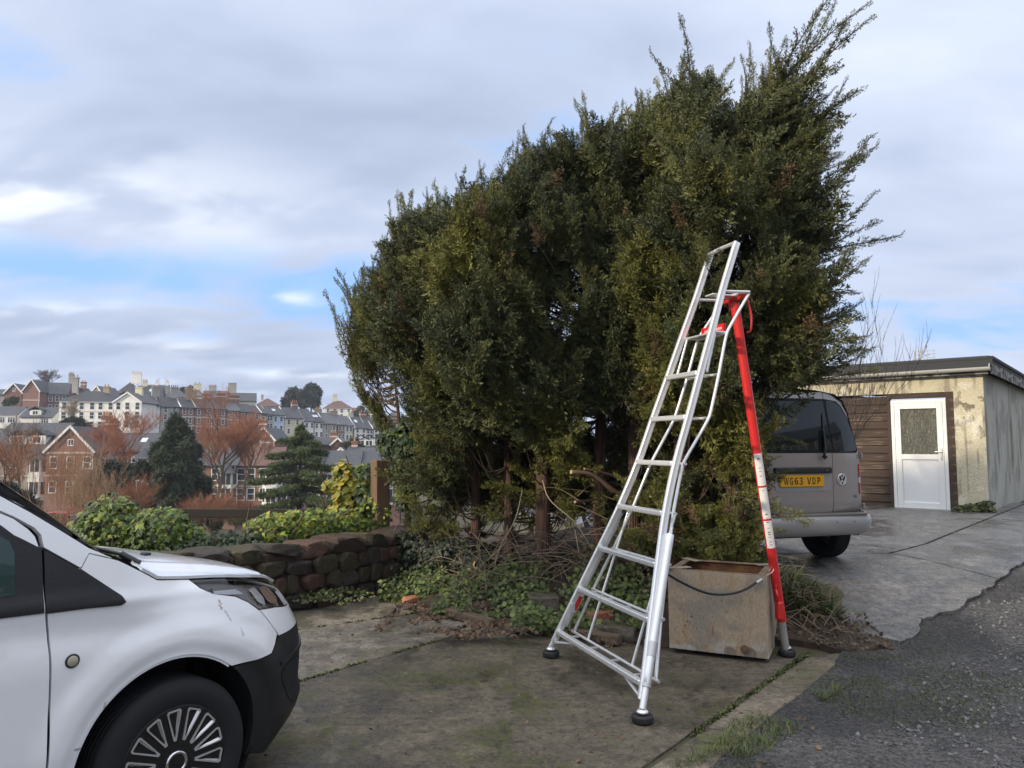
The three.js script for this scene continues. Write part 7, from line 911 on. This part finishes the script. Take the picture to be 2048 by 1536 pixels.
  const grass = (name, label, pts, L, cols, seed, lean = 0.5) => { const Q = rng(seed), list = [], cc = []; for (const p of pts) { list.push(mat4(V3(...p), [lean * (0.2 + Q()), Q() * 6.28, 0], L * (0.5 + Q() * 0.8))); const c = cols[floor(Q() * cols.length)], k = 0.7 + Q() * 0.6; cc.push(C(c[0] * k, c[1] * k, c[2] * k)); } const o = instances(name, blade, herbM, list, null, cc); return tag(o, label, 'grass'); };
  const mossy = (name, label, pts, L, cols, seed) => { const Q = rng(seed), list = [], cc = []; for (const p of pts) { list.push(mat4(V3(...p), [-1.2 + Q() * 0.9, Q() * 6.28, 0], L * (0.5 + Q()))); const c = cols[floor(Q() * cols.length)], k = 0.6 + Q() * 0.8; cc.push(C(c[0] * k, c[1] * k, c[2] * k)); } return tag(instances(name, roundLeaf, herbM, list, null, cc), label, 'moss'); };
  const GR = [[0.050, 0.085, 0.020], [0.075, 0.11, 0.026], [0.11, 0.13, 0.035], [0.12, 0.10, 0.05]], MOSSG = [[0.085, 0.115, 0.022], [0.12, 0.14, 0.03], [0.06, 0.08, 0.02]];
  { const Q = rng(4), p = []; for (let i = 0; i < 800; i++) { const a = Q() * 6.28, r = pow(Q(), 0.7) * 0.29, x = 2.42 + cos(a) * r, z = -6.42 + sin(a) * r * 0.8; p.push([x, max(G(x, z), bed(x, z)), z]); } grass('grass_tuft', 'long leaning grass tuft behind the red ladder leg', p, 0.25, GR, 5, 0.9); }
  { const Q = rng(6), p = []; for (let k = 0; k < 9000 && p.length < 3200; k++) { const a = lerp(1.6, 5.4, Q()), b = -1.62 + (Q() - 0.35) * 0.42 * (0.5 + fbm(a * 1.5, 3, 2, 0, 4)); if (fbm(a * 1.9, b * 2.5, 3, 0, 33) < 0.50) continue; const [x, z] = ab(a, b); p.push([x, b < -1.64 ? -0.008 : laneY(x, z) - 0.004, z]); } grass('verge_grass', 'short bright grass and moss along the lane edge of the concrete strip', p, 0.055, MOSSG, 7, 0.6); }
  { const Q = rng(8), p = []; for (let k = 0; k < 90000 && p.length < 24000; k++) { const a = lerp(2.0, 6.4, Q()), b = -1.64 + Q() * 1.3; if (fbm(a * 1.1 + 3, b * 1.3, 5, 0, 43) < 0.47 + 0.12 * (b + 1.6) + 0.10 * (noise(a * 14, b * 14, 0, 6) - 0.3)) continue; const [x, z] = ab(a, b); p.push([x, laneY(x, z) - 0.003, z]); } mossy('moss', 'thin green moss spreading over the gravel along the lane edge', p, 0.0075, [[0.075, 0.095, 0.022], [0.095, 0.115, 0.026], [0.06, 0.07, 0.024]], 9); }
  { const Q = rng(10), p = []; const line = (a0, b0, a1, b1, n, w, c0) => { for (let i = 0; i < n; i++) { const t = Q(); if (noise(t * 26, b0 * 9, 0, 3) < c0) continue; const [x, z] = ab(lerp(a0, a1, t), lerp(b0, b1, t) + (Q() - 0.5) * w); p.push([x, -0.010 + 0.008 * Q(), z]); } }; line(-1, -1.882, 6.3, -1.882, 3600, 0.035, 0.30); line(1.5, -4.385, 5.4, -4.385, 1300, 0.022, 0.5); line(3.2, -5.83, 5.35, -5.2, 600, 0.03, 0.45); mossy('joint_moss', 'moss growing in the joints of the concrete bays', p, 0.017, [...MOSSG, [0.05, 0.055, 0.02], [0.07, 0.05, 0.03]], 11); }
  { // soil packed in the joints
    const g = [ab(2.6, -1.882), ab(2, -4.385)]; const strip = (a0, a1, b, w) => { const [x0, z0] = ab(a0, b - w), [x1, z1] = ab(a1, b - w), [x2, z2] = ab(a1, b + w), [x3, z3] = ab(a0, b + w), y = -0.014; return tris([x0, y, z0, x1, y, z1, x2, y, z2, x0, y, z0, x2, y, z2, x3, y, z3]); }; tag(part('joint_soil', metric(join([strip(-4, 6.6, -1.8825, 0.018), strip(-4, 5.6, -4.385, 0.016)])), std(0.055, 0.050, 0.026, 0.95)), 'dark mossy soil packed in the concrete joints', 'soil', null, 'structure'); }
  { // loose gravel
    const Q = rng(14), vars = [0, 1, 2].map((i) => { const g = new THREE.IcosahedronGeometry(1, 1), p = g.attributes.position; for (let j = 0; j < p.count; j++) { const k = 0.75 + 0.5 * hash2(Math.round(p.getX(j) * 50), Math.round(p.getY(j) * 50 + p.getZ(j) * 77), i); p.setXYZ(j, p.getX(j) * k, p.getY(j) * k * 0.62, p.getZ(j) * k); } g.computeVertexNormals(); return flat(g); });
    const t = thing('loose_gravel', 'loose grey stone chips scattered over the lane', 'gravel', [0, 0, 0], 0, null, 'stuff');
    vars.forEach((v, i) => { const l = [], c = []; for (let k = 0; k < 9000; k++) { const a = 1.2 + Q() * 7.5, b = -1.3 + Q() * 5.0; const [x, z] = ab(a, b); if (fbm(x * 1.4, z * 1.4, 3, 0, 21) < 0.40 + 0.2 * ss(-0.7, -1.4, b)) continue; if (inApron(x, z)) continue; const s = 0.0035 + 0.012 * pow(Q(), 4.0); l.push(mat4(V3(x, laneY(x, z) + s * 0.25, z), [Q() * 6, Q() * 6, 0], s)); const g = 0.07 + 0.24 * Q() * Q(); c.push(C(g * 1.03, g, g * 0.96)); if (Q() < 0.01) c[c.length - 1] = C(0.36, 0.34, 0.31); } instances('chips', v, std(1, 1, 1, 0.8), l, t, c); });
  }
  // bare shrub behind the hedge, before the shed
  bareTree('bare_shrub', 'thin bare whippy shrub showing beyond the right end of the hedge', 1592, 1015, 11, 3.0, 0.32, [0.13, 0.105, 0.08], [0.16, 0.125, 0.095], { seed: 33, stems: 8, up: 0.35, lean: 0.2, thick: 0.25, gens: 3, twigR: 0.004, dense: 0.6 });
  // two cars parked far below
  const car = (label, col, p, yaw, roof) => { const t = thing('parked_car', label, 'car', p, yaw, undefined), paint = phys(...col, 0.35, { clearcoat: 0.8 }); part('body', rot(extrude(smooth([[-2.0, 0.3], [-2.05, 0.7], [-1.75, 0.88], [-1.0, 0.93], [0.9, 0.93], [1.7, 0.85], [2.05, 0.62], [2.05, 0.3]], 3), 1.7, 0.04), 0, 0, 0).translate(0, 0, -0.85), paint, t); part('cabin', extrude(smooth([[-1.7, 0.88], [-1.2, 1.36], [-0.3, 1.45], [0.4, 1.38], [1.05, 0.92]], 3), 1.42, 0.04).translate(0, 0, -0.71), M.carGlass, t); part('roof', extrude([[-1.2, 1.385], [-0.3, 1.47], [0.45, 1.40], [0.42, 1.43], [-0.3, 1.5], [-1.22, 1.415]], 1.4).translate(0, 0, -0.7), roof, t); for (const x of [-1.25, 1.3]) for (const z of [-0.8, 0.8]) { const w = part('wheel', cyl(0.31, 0.31, 0.2, 24).rotateX(PI / 2), M.tyre, t); w.position.set(x, 0.31, z); part('rim', cyl(0.19, 0.19, 0.21, 20).rotateX(PI / 2), M.alu, w); } };
  car('small red car parked in the valley, seen above the van bonnet', [0.45, 0.03, 0.03], atDepth(124, 1072, 47), 0.25, phys(0.45, 0.03, 0.03, 0.35)); car('white car with a blue cover parked right of the red car', [0.6, 0.6, 0.62], atDepth(188, 1085, 43), 0.5, std(0.06, 0.10, 0.28, 0.6));
}
renderer.render(scene, camera);
